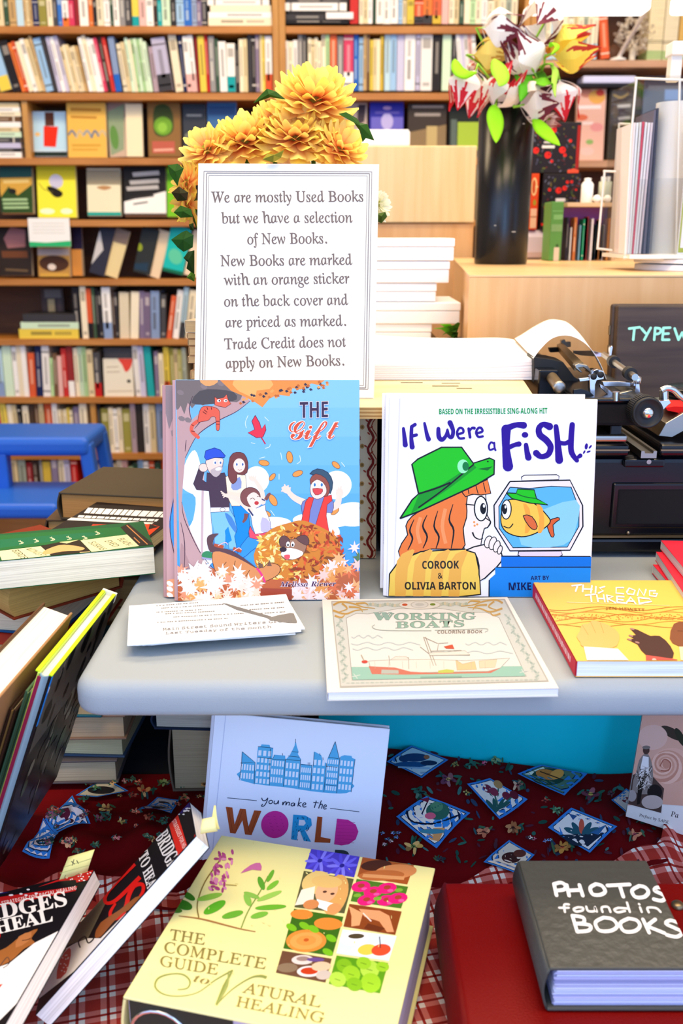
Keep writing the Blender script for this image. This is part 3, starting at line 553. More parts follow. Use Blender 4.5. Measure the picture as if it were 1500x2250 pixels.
# sixth shelf: a framed picture standing at the back; seventh shelf: face-out covers
faceout('picture', 'small grey and pink picture standing behind the flat books, sixth shelf', Q(92, 140, 634, 700), 4.1, 3, '4c3c38', lambda A: A.rect(330, 620, 450, 680, '78706c').rect(350, 690, 400, 800, 'c0a878').rect(420, 690, 450, 800, '5a4844'), c4, t=.01, hard=True, group=None)
c5 = (0, 740, 1 / 3.75)
faceout('book', 'dark grey book behind the cream cover, seventh shelf', Q(230, 292, 764, 872), 4.0, 5, '5c5654', None, c5, t=.02)
faceout('book', 'cream book with a red splash, face-out on the seventh shelf', Q(228, 293, 788, 872), 3.972, 5, 'ece4cc', lambda A: A.poly([(980, 170), (1090, 150), (1085, 240), (1040, 290), (1010, 230)], 'e04838', 4).ell(1060, 365, 16, 14, '2c2c1c').line([(880, 250), (980, 246)], 6, 'a89878').line([(880, 290), (990, 288)], 6, 'a89878').line([(880, 450), (1090, 446)], 8, 'c0b090'), c5)
# shelf card hanging below the yellow book
mw, w, h = fit_y(Q(63, 154, 479, 542), 3.935, 2)
r = thing('shelf_card', 'white card with a green lower edge hanging from the fourth shelf', 'card', mw)
MB().box(0, w, 0, h, -.0012, 0, 'f4f2ea').build('card', 'print', r)
A = Art(Q(63, 154, 479, 542), w, h)
A.poly([(63, 531), (100, 533), (154, 529), (154, 542), (63, 542)], '2cb46c')
for y in (490, 497, 504, 511): A.rect(72, y, 142, y + 1.6, 'd8d4c8')
A.build('card_print', r)
# right bookcase: covers on its second shelf, small things
c3 = (1250, 80, .24)
def a(A):
    A.ell(150, 520, 60, 50, 'd8886c').ell(250, 560, 80, 70, 'e8a850').ell(280, 520, 40, 34, 'd84838').line([(20, 665), (290, 660)], 34, 'f4e4dc').line([(120, 815), (220, 812)], 26, 'f4dcd0').ell(190, 980, 34, 22, '90b060').ell(250, 850, 60, 40, 'e89890').ell(170, 1060, 60, 36, 'f0c0b0').ell(100, 760, 70, 30, 'e07048')
faceout('book', 'pink floral cookbook facing out behind the tulips', [(1266, 352), (1324, 352), (1332, 196), (1266, 196)], 3.99, 5, 'ecb8a0', a, c3, group='face-out books in the right bookcase', t=.03)
def a(A): A.line([(400, 530), (470, 560), (540, 520)], 20, 'c0a050', 4).line([(440, 640), (560, 630)], 30, 'd8d4cc').line([(450, 750), (560, 740)], 26, 'c8c4bc').ell(420, 690, 30, 60, '6a5c40').ell(520, 900, 60, 60, '5c4c34')
faceout('book', 'charcoal book with pale lettering behind the clear rack', [(1334, 350), (1402, 350), (1408, 192), (1340, 192)], 3.985, 5, '40382e', a, c3, group='face-out books in the right bookcase', t=.03, page='d0a870')
faceout('book', 'blue-grey book seen through the clear rack panel', Q(1410, 1498, 188, 350), 3.985, 5, '6a7078', lambda A: A.rect(1456, 196, 1492, 220, '8aa8d8').line([(1416, 260), (1490, 258)], 12, 'b0a890').ell(1450, 300, 26, 24, '8a7858'), group='face-out books in the right bookcase', t=.03)
z = aty(1340, 170, YS).z; xa = aty(1281, 170, YS).x; xb = aty(1398, 170, YS).x
o = tag(MB().box(xa, xb, YS, YS + .1, aty(1340, 183, YS).z, aty(1340, 166, YS).z, 'd8d8f0').build('box', 'print', None, bevel=.006), 'flat pale lavender box lying on the dark tray below the top right shelf', 'box')
o = tag(MB().box(xa - .03, xb + .05, YS + .002, YS + .16, aty(1340, 192, YS).z, aty(1340, 183.6, YS).z, '1c1a20').build('tray', 'print', None, bevel=.003), 'thin black tray carrying the pale lavender box', 'tray')
mb = MB(); zz = RR[0]
cx = aty(1351, 120, YS).x; c0 = aty(1351, 112, YS).z
o = tag(MB().lathe([(.002, -.02), (.026, -.016), (.032, 0), (.026, .016), (.002, .02)], 24, '5a3c2c', T=Matrix.Translation((cx, YS + .03, zz + .033)) @ Matrix.Rotation(pi / 2, 4, 'X')).build('ornament', 'print'), 'round dark brown ornament beside the leaning orange book', 'ornament')
# dried white flower ball, string-tied paper bundles
rnd = random.Random(5); mb = MB(); ctr = aty(1392, 75, YS + .02)
for i in range(150):
    d = Vector((rnd.gauss(0, 1), rnd.gauss(0, 1), rnd.gauss(0, 1))).normalized(); p = ctr + d * .062 * rnd.uniform(.6, 1); e1 = d.orthogonal().normalized() * .010; e2 = d.cross(e1)
    mb.face([p - e1, p + d * .016 - e2 * .6, p + e1, p + d * .016 + e2 * .6], mix('f6f0e2', 'e0d0b4', rnd.random()))
r = thing('flower_ball', 'cream dried flower ball on the top right shelf', 'dried flowers', Matrix.Identity(4))
mb.build('petals', 'petal', r); MB().tube([ctr - Vector((0, 0, .05)), (ctr.x, ctr.y, zz + .001)], .012, 'e4d8c0').build('stem', 'print', r)
for i, (x0, x1, t_) in enumerate(((1420, 1452, -8), (1454, 1484, -4), (1487, 1530, -6))):
    A0 = aty(x0, 130, YS); A1 = aty(x1, 130, YS); H = aty(x0, t_, YS).z - zz
    r = thing('paper_bundle', ['cream paper bundle tied with string right of the flower ball', 'cream paper bundle tied with string at centre of the three', 'cream paper bundle at the right photo edge of the top shelf'][i], 'paper bundle', Matrix.Translation((A0.x, YS, zz + .0006)), 'string-tied bundles')
    w = A1.x - A0.x; MB().box(0, w, 0, .12, 0, H, ['efe0b4', 'f0e2bc', 'e2b868'][i]).build('wrapped_stack', 'pages', r)
    MB().box(-.0006, w + .0006, -.0008, .1206, H * .02, H * .16, 'a8bc7c').build('green_wrapper', 'print', r)
    for zz_ in (.28, .31): MB().box(-.001, w + .001, -.0015, .121, H * zz_, H * zz_ + .002, '8a7a58').build('string', 'print', r)
# strip lamp with slanted arm above the right bookcase shelf
r = thing('shelf_lamp', 'white glowing strip lamp on a slanted arm above the tulips', 'lamp', Matrix.Identity(4))
L0 = aty(1168, 10, 3.55); L1 = aty(1420, 10, 3.55)
MB().box(L0.x, L1.x, 3.5, 3.6, aty(1300, 21, 3.5).z, aty(1300, -16, 3.5).z, 'ffffff').build('lamp_shade', 'lamp_glow', r, bevel=.008)
MB().tube([aty(1424, 14, 3.6), aty(1370, 105, 3.93), aty(1358, 128, 3.965)], .007, 'fff6ea').build('arm', 'print', r)
MB().lathe([(.03, 0), (.03, .008), (.012, .014)], 24, 'f0e8dc', T=Matrix.Translation((aty(1358, 128, 3.97).x, 3.975, zz + .0005))).build('base', 'print', r)
r = thing('shelf_lamp', 'second white glowing strip lamp at the top right photo corner', 'lamp', Matrix.Identity(4))
MB().box(aty(1482, 10, 3.55).x, aty(1482, 10, 3.55).x + .5, 3.5, 3.6, aty(1300, 20, 3.5).z, aty(1300, -16, 3.5).z, 'ffffff').build('lamp_shade', 'lamp_glow', r, bevel=.008)
MB().tube([(aty(1560, 14, 3.6).x, 3.6, aty(1482, 4, 3.55).z), (aty(1560, 14, 3.6).x, 3.97, 2.13)], .007, 'fff6ea').build('arm', 'print', r)
# ------------------------------------------------------------------ sales counter and what stands on it
ZC = 1.086
kL = [(atz(1030, 604, ZC).x, 1.62), (1.75, 1.62), (1.75, 2.80), (atz(996, 567, ZC).x, 2.80)]
r = thing('sales_counter', 'long maple sales counter carrying the black vase and the clear rack', 'counter', Matrix.Translation((kL[0][0], 1.62, 0)))
rel = [(x - kL[0][0], y - 1.62) for x, y in kL]
MB().prism(rel, ZC - .004, ZC).build('worktop', 'maple_top', r, bevel=.001)
MB().prism([(rel[0][0] + .001, .001), (rel[1][0], .001), (rel[2][0], rel[2][1] - .004), (rel[3][0] + .001, rel[3][1] - .004)], 0, ZC - .0042).build('front_panel', 'maple', r)
# back cabinet
Yc = 2.86; xl, xr = aty(640, 400, Yc).x, aty(1045, 400, Yc).x; zt_, zs_ = aty(900, 320, Yc).z, aty(900, 491, Yc).z
r = thing('maple_cabinet', 'pale maple cabinet with a horizontal seam behind the white boxes', 'cabinet', Matrix.Translation((xl, Yc, 0)))
MB().box(0, xr - xl, 0, .3, zs_ + .002, zt_).build('upper_panel', 'beech', r, bevel=.003)
MB().box(0, xr - xl, .008, .3, 0, zs_).build('lower_panel', 'maple', r, bevel=.003)
b0 = aty(796, 320, Yc + .03); b1 = aty(901, 287, Yc + .03)
r = thing('carton', 'small white carton on top of the maple cabinet', 'box', Matrix.Translation((b0.x - .06, Yc + .03, zt_ + .0005)))
MB().box(0, b1.x - b0.x + .06, 0, .12, 0, b1.z - zt_, 'f2efec').build('body', 'matte', r, bevel=.006)
MB().box(.004, b1.x - b0.x + .056, .004, .116, b1.z - zt_ + .0003, b1.z - zt_ + .003, 'fbfaf8').build('lid', 'matte', r, bevel=.001)

# plywood riser on a vine-papered box
ZR = .957
pl = [(-.196, 1.10), (.232, 1.10), (.25, 1.31), (.25, 1.56), (.185, 1.60), (.185, 2.06), (-.196, 2.06)]
r = thing('plywood_riser', 'plywood board propped over the grey table behind the standing books', 'board', Matrix.Identity(4))
mb = MB(); mb.prism(pl, ZR - .0135, ZR); mb.m = [1, 0] + [1] * len(pl); mb.build('board', ['plywood_top', 'plywood_edge'], r)
for x in (-.192, .165): MB().box(x, x + .018, 1.98, 2.05, .0005, ZR - .0138).build('leg', 'beech', r)
st = MB(); rnd = random.Random(3)
for x, y, l in ((.12, 1.26, .035), (.15, 1.24, .02), (.08, 1.29, .03), (.135, 1.285, .025)): st.box(x, x + l, y, y + .004, ZR + .0002, ZR + .0004, '4a4038')
st.build('stain', 'matte', r)
xb1 = aty(828, 1000, 1.16).x
r = thing('patterned_box', 'cream box papered with red vines under the plywood board', 'box', Matrix.Translation((-.185, 1.16, .7512)))
bw = xb1 + .185; bh = ZR - .0140 - .7512
MB().box(0, bw, 0, .3, 0, bh, 'dccfae').build('body', 'print', r)
A = Art(None, bw, bh, clip=True, z0=.0004, to3d=lambda x, y, z: (x, -z, y))
for k in range(4):
    xo = bw - .008 - k * .021
    pts = [(xo + .0035 * sin(2 * pi * t / .03), t) for t in [i * bh / 40 for i in range(41)]]
    A.line(pts, .0032, '7c1c14')
    A.line([(x + .0045, y) for x, y in pts], .0012, '8c2c1c')
    for j in range(24):
        yy = j * bh / 24 + .003; s_ = 1 if j % 2 else -1; xx = xo + .0035 * sin(2 * pi * yy / .03)
        A.ell(xx + s_ * .004, yy, .0024, .0011, '9a3a24', 40 * s_, n=8)
        if j % 3 == 0: A.ell(xo - .0105, yy, .0028, .0032, 'b08a4c', n=8); A.ell(xo - .0105, yy, .0014, .0016, '7a5a28', n=6)
A.build('vine_paper', r, 'print')
o = MB().box(xb1 + .006, .20, 1.19, 1.44, .7512, ZR - .0142, '16161a').build('crate', 'matte'); tag(o, 'dark crate holding up the plywood board beside the vine-papered box', 'crate')

# white boxes behind the sign
prev = None; hgt = ZR + .0006
for i, (y0, y1, x1) in enumerate(((745, 712, 947), (712, 668, 1009), (668, 630, 958), (630, 586, 986), (586, 541, 996))):
    H = (y0 - y1) * 1.92 / FPX; XR = aty(x1, (y0 + y1) / 2, 1.84).x; yo = [0, -.008, .006, 0, -.004][i]
    r = thing('white_box', f"flat white box, {['lowest of the five stacked', 'wide second from the bottom of the five stacked', 'middle of the five stacked', 'fourth from the bottom of the five stacked', 'topmost of the five stacked'][i]} behind the paper sign", 'box', Matrix.Translation((-.16 + i * .006, 1.84 + yo, hgt)), 'white boxes behind the paper sign')
    w = min(XR, .226) - (-.16 + i * .006)
    MB().box(0, w, 0, .19, 0, H - .0165, 'f4f3f2').build('body', 'matte', r, bevel=.002)
    MB().box(-.0012, w + .0012, -.0012, .1912, H - .016, H - .001, 'faf9f8').build('lid', 'matte', r, bevel=.002)
    hgt += H
# fan-fold paper stack and the sheet that runs over into the typewriter
def L3(pts, n, f): P = smooth(pts, False, n); return [f(*p) for p in P]
Yn, Yfar = 1.315, 1.53
nearT = L3([(780, 801), (900, 800), (1050, 797), (1110, 794), (1171, 789)], 6, lambda x, y: aty(x, y, Yn))
farT = L3([(790, 733), (880, 740), (1000, 743), (1090, 742), (1128, 746)], 6, lambda x, y: aty(x, y, Yfar))
r = thing('paper_stack', 'thick stack of continuous white paper on the plywood board', 'paper', Matrix.Identity(4))
mb = MB(); n = len(nearT)
mb.grid(lambda u, v: nearT[int(round(u * (n - 1)))].lerp(farT[int(round(u * (n - 1)))], v), n - 1, 8, 'fffdf8')
zb_ = ZR + .0008
for k in range(7):
    for line in (nearT, farT):
        for i in range(n - 1):
            a, b = line[i], line[i + 1]; f = lambda p, t: Vector((p.x, p.y - (.0006 if k % 2 else 0), p.z + (zb_ - p.z) * t))
            mb.face([f(a, k / 7), f(b, k / 7), f(b, (k + 1) / 7), f(a, (k + 1) / 7)], ['f8f3f2', 'eee6e6'][k % 2])
for line0, line1 in ((nearT[-1], farT[-1]), (nearT[0], farT[0])):
    mb.face([line0, line1, (line1.x, line1.y, zb_), (line0.x, line0.y, zb_)], 'f4eeee')
mb.build('folded_pages', 'matte', r)
ne = L3([(1171, 788), (1186, 768), (1210, 745), (1236, 737), (1262, 741), (1288, 757), (1308, 781), (1324, 812), (1337, 850)], 5, lambda x, y: aty(x, y, 1.30))
fe = L3([(1130, 744), (1146, 735), (1176, 716), (1204, 703), (1226, 703), (1246, 709), (1268, 728), (1290, 756), (1312, 790)], 5, lambda x, y: aty(x, y, 1.50))
n2 = len(ne)
MB().grid(lambda u, v: ne[int(round(u * (n2 - 1)))].lerp(fe[int(round(u * (n2 - 1)))], v), n2 - 1, 8, 'fffaf0').build('feeding_sheet', 'matte', r, solid=.0005)

# ------------------------------------------------------------------ typewriter seen from its side
YT = 1.17
def q3(x, y, Y=YT): return aty(x, y, Y)
T0 = Vector((.262, YT, .7515)); r = thing('typewriter', 'black vintage typewriter with chrome levers at the right of the table', 'typewriter', Matrix.Translation(T0))
def loc(p): return Vector(p) - T0
zt1 = q3(1400, 1003).z; zt0 = q3(1400, 974).z; x2 = .60
MB().box(0, x2 - T0.x, 0, .30, .022, zt1 - T0.z).build('body', 'black_enamel', r, bevel=.008, seg=3)
MB().box(-.002, x2 - T0.x + .002, -.006, .306, .006, .0245).build('base_frame', 'black_enamel', r, bevel=.004)
MB().box(-.001, x2 - T0.x, -.0065, .0, .0262, .0282).build('base_trim', 'brass_rod', r)
for a in (.02, .30):
    for b_ in (.02, .27): MB().lathe([(.012, 0), (.014, .006)], 16, '101010', T=Matrix.Translation((a, b_, -.001))).build('foot', 'rubber', r)
# inset crackle panel with a moulded rim
pa, pb = loc(q3(1337, 1160)), loc(q3(1580, 1060))
rim = MB().box(pa.x, pb.x, -.004, .002, pa.z, pb.z).build('panel_rim', 'black_enamel', r, bevel=.0039, seg=4)
MB().box(pa.x + .007, pb.x - .007, -.0058, -.001, pa.z + .006, pb.z - .008).build('side_panel', 'black_crackle', rim, bevel=.0018, seg=3)
s_ = loc(q3(1379, 1170)); MB().lathe([(.0026, 0), (.0026, .001), (.0012, .0022)], 14, T=Matrix.Translation((s_.x, -.001, s_.z)) @ Matrix.Rotation(pi / 2, 4, 'X')).build('screw', 'steel', r)
# top lips left and right of the carriage gap
for xa, xb_ in ((0, loc(q3(1381, 990)).x), (loc(q3(1446, 990)).x, x2 - T0.x)):
    MB().box(xa, xb_, -.006, .29, zt1 - T0.z + .0005, zt0 - T0.z).build('top_lip', 'black_enamel', r, bevel=.005, seg=3)
    MB().box(xa + .001, xb_ - .001, -.0068, .02, zt0 - T0.z - .0085, zt0 - T0.z - .0065).build('lip_trim', 'brass_rod', r)
a_ = loc(q3(1366, 1024)); b_ = loc(q3(1457, 1006)); rb_ = MB().box(a_.x, b_.x, -.009, -.0002, a_.z, b_.z).build('rail_bracket', 'black_enamel', r, bevel=.0025)
c_ = loc(q3(1420, 1011)); MB().lathe([(.003, 0), (.003, .001)], 12, T=Matrix.Translation((c_.x, -.009, c_.z)) @ Matrix.Rotation(pi / 2, 4, 'X')).build('screw', 'steel', rb_)
a_ = loc(q3(1401, 1002)); b_ = loc(q3(1436, 990)); xm = (a_.x + b_.x) / 2
MB().prism([(a_.x, a_.z), (b_.x, a_.z), (b_.x, b_.z + .002), (b_.x - .004, b_.z + .002), (b_.x - .0045, b_.z - .001), (a_.x + .0045, b_.z - .001), (a_.x + .004, b_.z + .002), (a_.x, b_.z + .002)], -.26, .012, T=Matrix.Rotation(pi / 2, 4, 'X')).build('carriage_rail', 'steel', r)
# carriage: crackle end block, chrome base plates
a_ = loc(q3(1262, 932)); b_ = loc(q3(1402, 884))
MB().box(a_.x, b_.x, -.012, .27, a_.z, b_.z).build('carriage_end', 'black_crackle', r, bevel=.004)
MB().box(a_.x - .002, b_.x, -.0125, .27, b_.z + .0004, b_.z + .0075).build('carriage_cover', 'black_enamel', r, bevel=.0035, seg=3)
a_ = loc(q3(1262, 975)); b_ = loc(q3(1380, 955)); MB().box(a_.x, b_.x, -.001, .25, zt0 - T0.z + .0005, b_.z).build('chrome_plate', 'steel', r, bevel=.004, seg=3)
a_ = loc(q3(1340, 962)); MB().box(a_.x, a_.x + .015, .004, .2, a_.z, a_.z + .016).build('carriage_roller_arm', 'black_enamel', r, bevel=.002)
# platen knob
kc = loc(q3(1421, 906, 1.135)); TK = Matrix.Translation(kc) @ Matrix.Rotation(pi / 2, 4, 'X')
mb = MB(); R0 = 34 * 1.15 / FPX
prof = [(.006, -.03), (R0 * .93, -.022)]
V = []; nt = 48
mb.lathe([(R0 * .94, -.022), (R0 * .95, -.002), (R0, .001), (R0, .004), (R0 * .9, .0065), (R0 * .84, .004), (R0 * .5, .0015), (.002, .001)], 56, '0c0c10', T=TK)
for k in range(nt):
    a = 2 * pi * k / nt; TT = TK @ Matrix.Rotation(a, 4, 'Z'); mb.box(R0 * .92, R0 * 1.03, -.0009, .0009, -.021, -.001, '18181a', T=TT)
kn = mb.build('platen_knob', 'rubber', r)
hub = MB().lathe([(.0078, .001), (.0078, .0035), (.0066, .0062), (.004, .0082), (.0004, .009)], 28, T=TK).build('knob_hub', 'chrome', kn)
MB().tube([kc + Vector((0, .012, 0)), kc + Vector((0, .27, 0))], .017, n=28).build('platen', 'rubber', r)
# mechanism: rods, brackets, levers traced in the room
def rodY(name, p, y0, y1, rad, m, dz=0.0): MB().tube([loc(aty(*p[0], y0)), loc(aty(*p[1], y1))], rad, n=16).build(name, m, r)
rodY('paper_table_rod', ((1228, 851), (1178, 784)), 1.20, 1.46, .0075, 'brass_rod')
p = loc(aty(1228, 851, 1.199)); MB().lathe([(.0082, 0), (.0082, .002), (.005, .003), (.001, .003)], 20, T=Matrix.Translation(p) @ Matrix.Rotation(pi / 2, 4, 'X')).build('rod_cap', 'steel', r)
def barY(name, quad, y0, y1, th, m):
    (a, b), (c, d) = quad; P = [loc(aty(*a, y0)), loc(aty(*b, y0)), loc(aty(*d, y1)), loc(aty(*c, y1))]; dn = Vector((0, 0, -th))
    MB().mesh(P + [q + dn for q in P], [(0, 1, 2, 3), (7, 6, 5, 4), (0, 4, 5, 1), (1, 5, 6, 2), (2, 6, 7, 3), (3, 7, 4, 0)]).build(name, m, r)
barY('paper_rest', (((1262, 801), (1281, 797)), ((1223, 757), (1234, 752))), 1.26, 1.48, .008, 'brass_rod')
rodY('paper_bail', ((1395, 829), (1326, 779)), 1.18, 1.42, .0042, 'steel')
for t in (.1, .6):
    p0 = loc(aty(1395, 829, 1.18)); p1 = loc(aty(1326, 779, 1.42)); c = p0.lerp(p1, t + .05); d = (p1 - p0).normalized()
    MB().tube([c - d * .009, c + d * .009], .0082, n=18).build('bail_roller', 'rubber', r)
MB().box(.0, .026, .10, .28, zt0 - T0.z + .0005, loc(q3(1180, 838)).z).build('tab_box', 'black_enamel', r, bevel=.002)
def plate(name, pts, Y, th, m): MB().prism([(loc(aty(x, y, Y)).x, loc(aty(x, y, Y)).z) for x, y in pts], -th, 0, T=Matrix.Translation((0, Y - YT, 0)) @ Matrix.Rotation(pi / 2, 4, 'X')).build(name, m, r, bevel=.0006, seg=1)
k = lambda L: [(1080 + x * .28, 650 + y * .28) for x, y in L]
plate('ribbon_guard', k([(640, 735), (700, 728), (760, 745), (810, 790), (1100, 800), (1100, 812), (640, 812)]), 1.175, .004, 'black_enamel')
plate('margin_stop', k([(768, 640), (800, 585), (830, 575), (880, 590), (880, 655), (825, 665), (812, 700), (812, 780), (775, 790), (768, 720)]), 1.19, .010, 'chrome')
for c in ((797, 633), (852, 618)):
    p = loc(aty(*k([c])[0], 1.18)); MB().lathe([(.004, 0), (.004, .0012), (.001, .0014)], 14, T=Matrix.Translation((p.x, p.y - .0008, p.z)) @ Matrix.Rotation(pi / 2, 4, 'X')).build('screw', 'rubber', r)
plate('margin_lever', k([(683, 650), (760, 640), (770, 665), (690, 676)]), 1.19, .006, 'chrome')
plate('bail_arm', k([(865, 672), (1000, 672), (1120, 680), (1140, 700), (1120, 712), (880, 712)]), 1.20, .006, 'chrome')
plate('release_lever', k([(845, 690), (875, 705), (975, 775), (960, 795), (930, 795), (850, 720)]), 1.185, .005, 'chrome')
plate('type_guide', k([(950, 790), (1000, 765), (1100, 740), (1125, 760), (1080, 790), (960, 800)]), 1.19, .008, 'steel')
plate('bail_post', k([(1128, 690), (1160, 690), (1168, 780), (1125, 782)]), 1.185, .008, 'chrome')
p = loc(aty(*k([(1142, 660)])[0], 1.185)); MB().lathe([(.0045, -.004), (.0052, 0), (.0045, .004), (.001, .005)], 16, T=Matrix.Translation(p)).build('post_cap', 'chrome', r)
plate('clip', k([(650, 545), (680, 530), (750, 545), (790, 600), (770, 600), (720, 560), (680, 565), (715, 600), (700, 605), (660, 570)]), 1.22, .012, 'steel')
plate('far_lever', k([(640, 430), (800, 432), (870, 450), (860, 480), (700, 468), (640, 452)]), 1.44, .006, 'chrome')
plate('far_lever', k([(450, 410), (540, 405), (560, 440), (460, 445)]), 1.46, .01, 'rubber')
plate('far_bracket', k([(545, 350), (575, 342), (580, 362), (620, 360), (622, 400), (585, 405), (545, 380)]), 1.47, .01, 'steel')
plate('far_bracket', k([(925, 405), (942, 392), (952, 400), (940, 470), (920, 475)]), 1.40, .006, 'chrome')
plate('inner_mechanism', k([(330, 480), (480, 500), (560, 520), (650, 640), (760, 700), (760, 740), (330, 740)]), 1.30, .05, 'rubber')
# carriage return lever and its posts on the right
for (x, y0, y1, rad) in ((1353, 880, 861, 8), (1458, 877, 858, 10)):
    a = loc(aty(x, y0, 1.16)); b = loc(aty(x, y1, 1.16)); MB().tube([a, b], rad * 1.16 / FPX, n=22).build('lever_post', 'chrome', r)
MB().tube([loc(aty(x, y, 1.155)) for x, y in smooth([(1452, 858), (1464, 853), (1480, 857), (1496, 872), (1520, 884), (1560, 886)], False, 4)], .0038, n=14).build('return_lever', 'chrome', r)
plate('lever_mount', [(1440, 882), (1470, 878), (1474, 886), (1466, 892), (1456, 902), (1446, 898)], 1.165, .01, 'chrome')
plate('ribbon_spool_cover', [(1446, 958), (1462, 930), (1500, 908), (1580, 900), (1580, 950), (1500, 948), (1476, 961)], 1.19, .12, 'steel')
o = MB(); pp = [(1462, 896), (1480, 893), (1580, 895), (1580, 908), (1500, 909), (1466, 902)]
o.prism([(loc(aty(x, y, 1.20)).x, loc(aty(x, y, 1.20)).z) for x, y in pp], -.05, 0, 'd01008', T=Matrix.Translation((0, 1.20 - YT, 0)) @ Matrix.Rotation(pi / 2, 4, 'X')).build('ribbon', 'print', r)
a = loc(aty(1540, 850, 1.30)); MB().lathe([(.045, -.012), (.047, -.002), (.044, 0), (.01, .002)], 36, T=Matrix.Translation(a)).build('ribbon_spool', 'black_enamel', r)
# dark wooden case board with chalk lettering
qd = [(1345, 1050), (1800, 1050), (1800, 671), (1350, 671)]
mw, w, h = fit_y(qd, 1.49, 5); zlow = mw.translation.z
r = thing('typewriter_case', 'dark walnut case with mint chalk lettering leaning behind the typewriter', 'case', mw)
MB().box(0, w, 0, h, -.02, 0).build('lid', 'walnut', r, bevel=.003)
MB().box(-.004, w, -.001, h + .003, -.034, -.0205).build('case_back', 'walnut', r, bevel=.004)
for y in (h - .045, h - .075): MB().box(-.0055, -.0042, y, y + .014, -.030, -.022).build('hinge', 'brass_rod', r)
A = Art(qd, w, h, (1080, 650, .28)); cc = 'a8f0d0'
for ln in ([(1055, 250), (1135, 240)], [(1095, 250), (1090, 335)], [(1150, 250), (1182, 285)], [(1220, 245), (1175, 335)], [(1255, 245), (1252, 335)], [(1255, 245), (1290, 250), (1300, 268), (1285, 288), (1255, 292)], [(1318, 245), (1315, 335)], [(1318, 245), (1370, 243)], [(1318, 290), (1360, 288)], [(1315, 335), (1368, 335)], [(1405, 250), (1440, 335)], [(1440, 335), (1465, 280)], [(1465, 280), (1490, 335)], [(1490, 335), (1520, 250)]): A.line(ln, 20, cc, 3 if len(ln) > 2 else 0, True)
A.build('chalk_lettering', r, 'matte')

# ------------------------------------------------------------------ vase with folded paper tulips
vb = atz(1098, 580, ZC); Vx, Vy = vb.x, 2.22 ; rb = 54 * (Vy / cos(PITCH)) / FPX * .985; rt = rb * 1.03; vh = aty(1108, 232, Vy).z - ZC
r = thing('vase', 'tall matte black cylinder vase on the maple counter', 'vase', Matrix.Translation((Vx, Vy, ZC + .0006)))
MB().lathe([(rb * .97, 0), (rb, .004), (rt, vh), (rt - .003, vh), (rb - .004, .01), (.001, .01)], 64).build('body', 'vase_black', r)
mb = MB()
for (x, y, l) in ((1086, 497, .006), (1124, 511, .008), (1149, 273, .004)):
    p = aty(x, y, Vy - rb * 1.01); dx = p.x - Vx; yy = -sqrt(max(0, rb * rb * 1.05 - dx * dx)); mb.box(dx, dx + l, yy - .0006, yy + .001, p.z - ZC, p.z - ZC + .002, 'b8b4a8')
mb.build('scuff', 'matte', r)
def basis(d, up=Vector((0, 0, 1))):
    d = d.normalized(); e = up.cross(d)
    if e.length < .01: e = Vector((1, 0, 0))
    e.normalize(); return e, d.cross(e), d
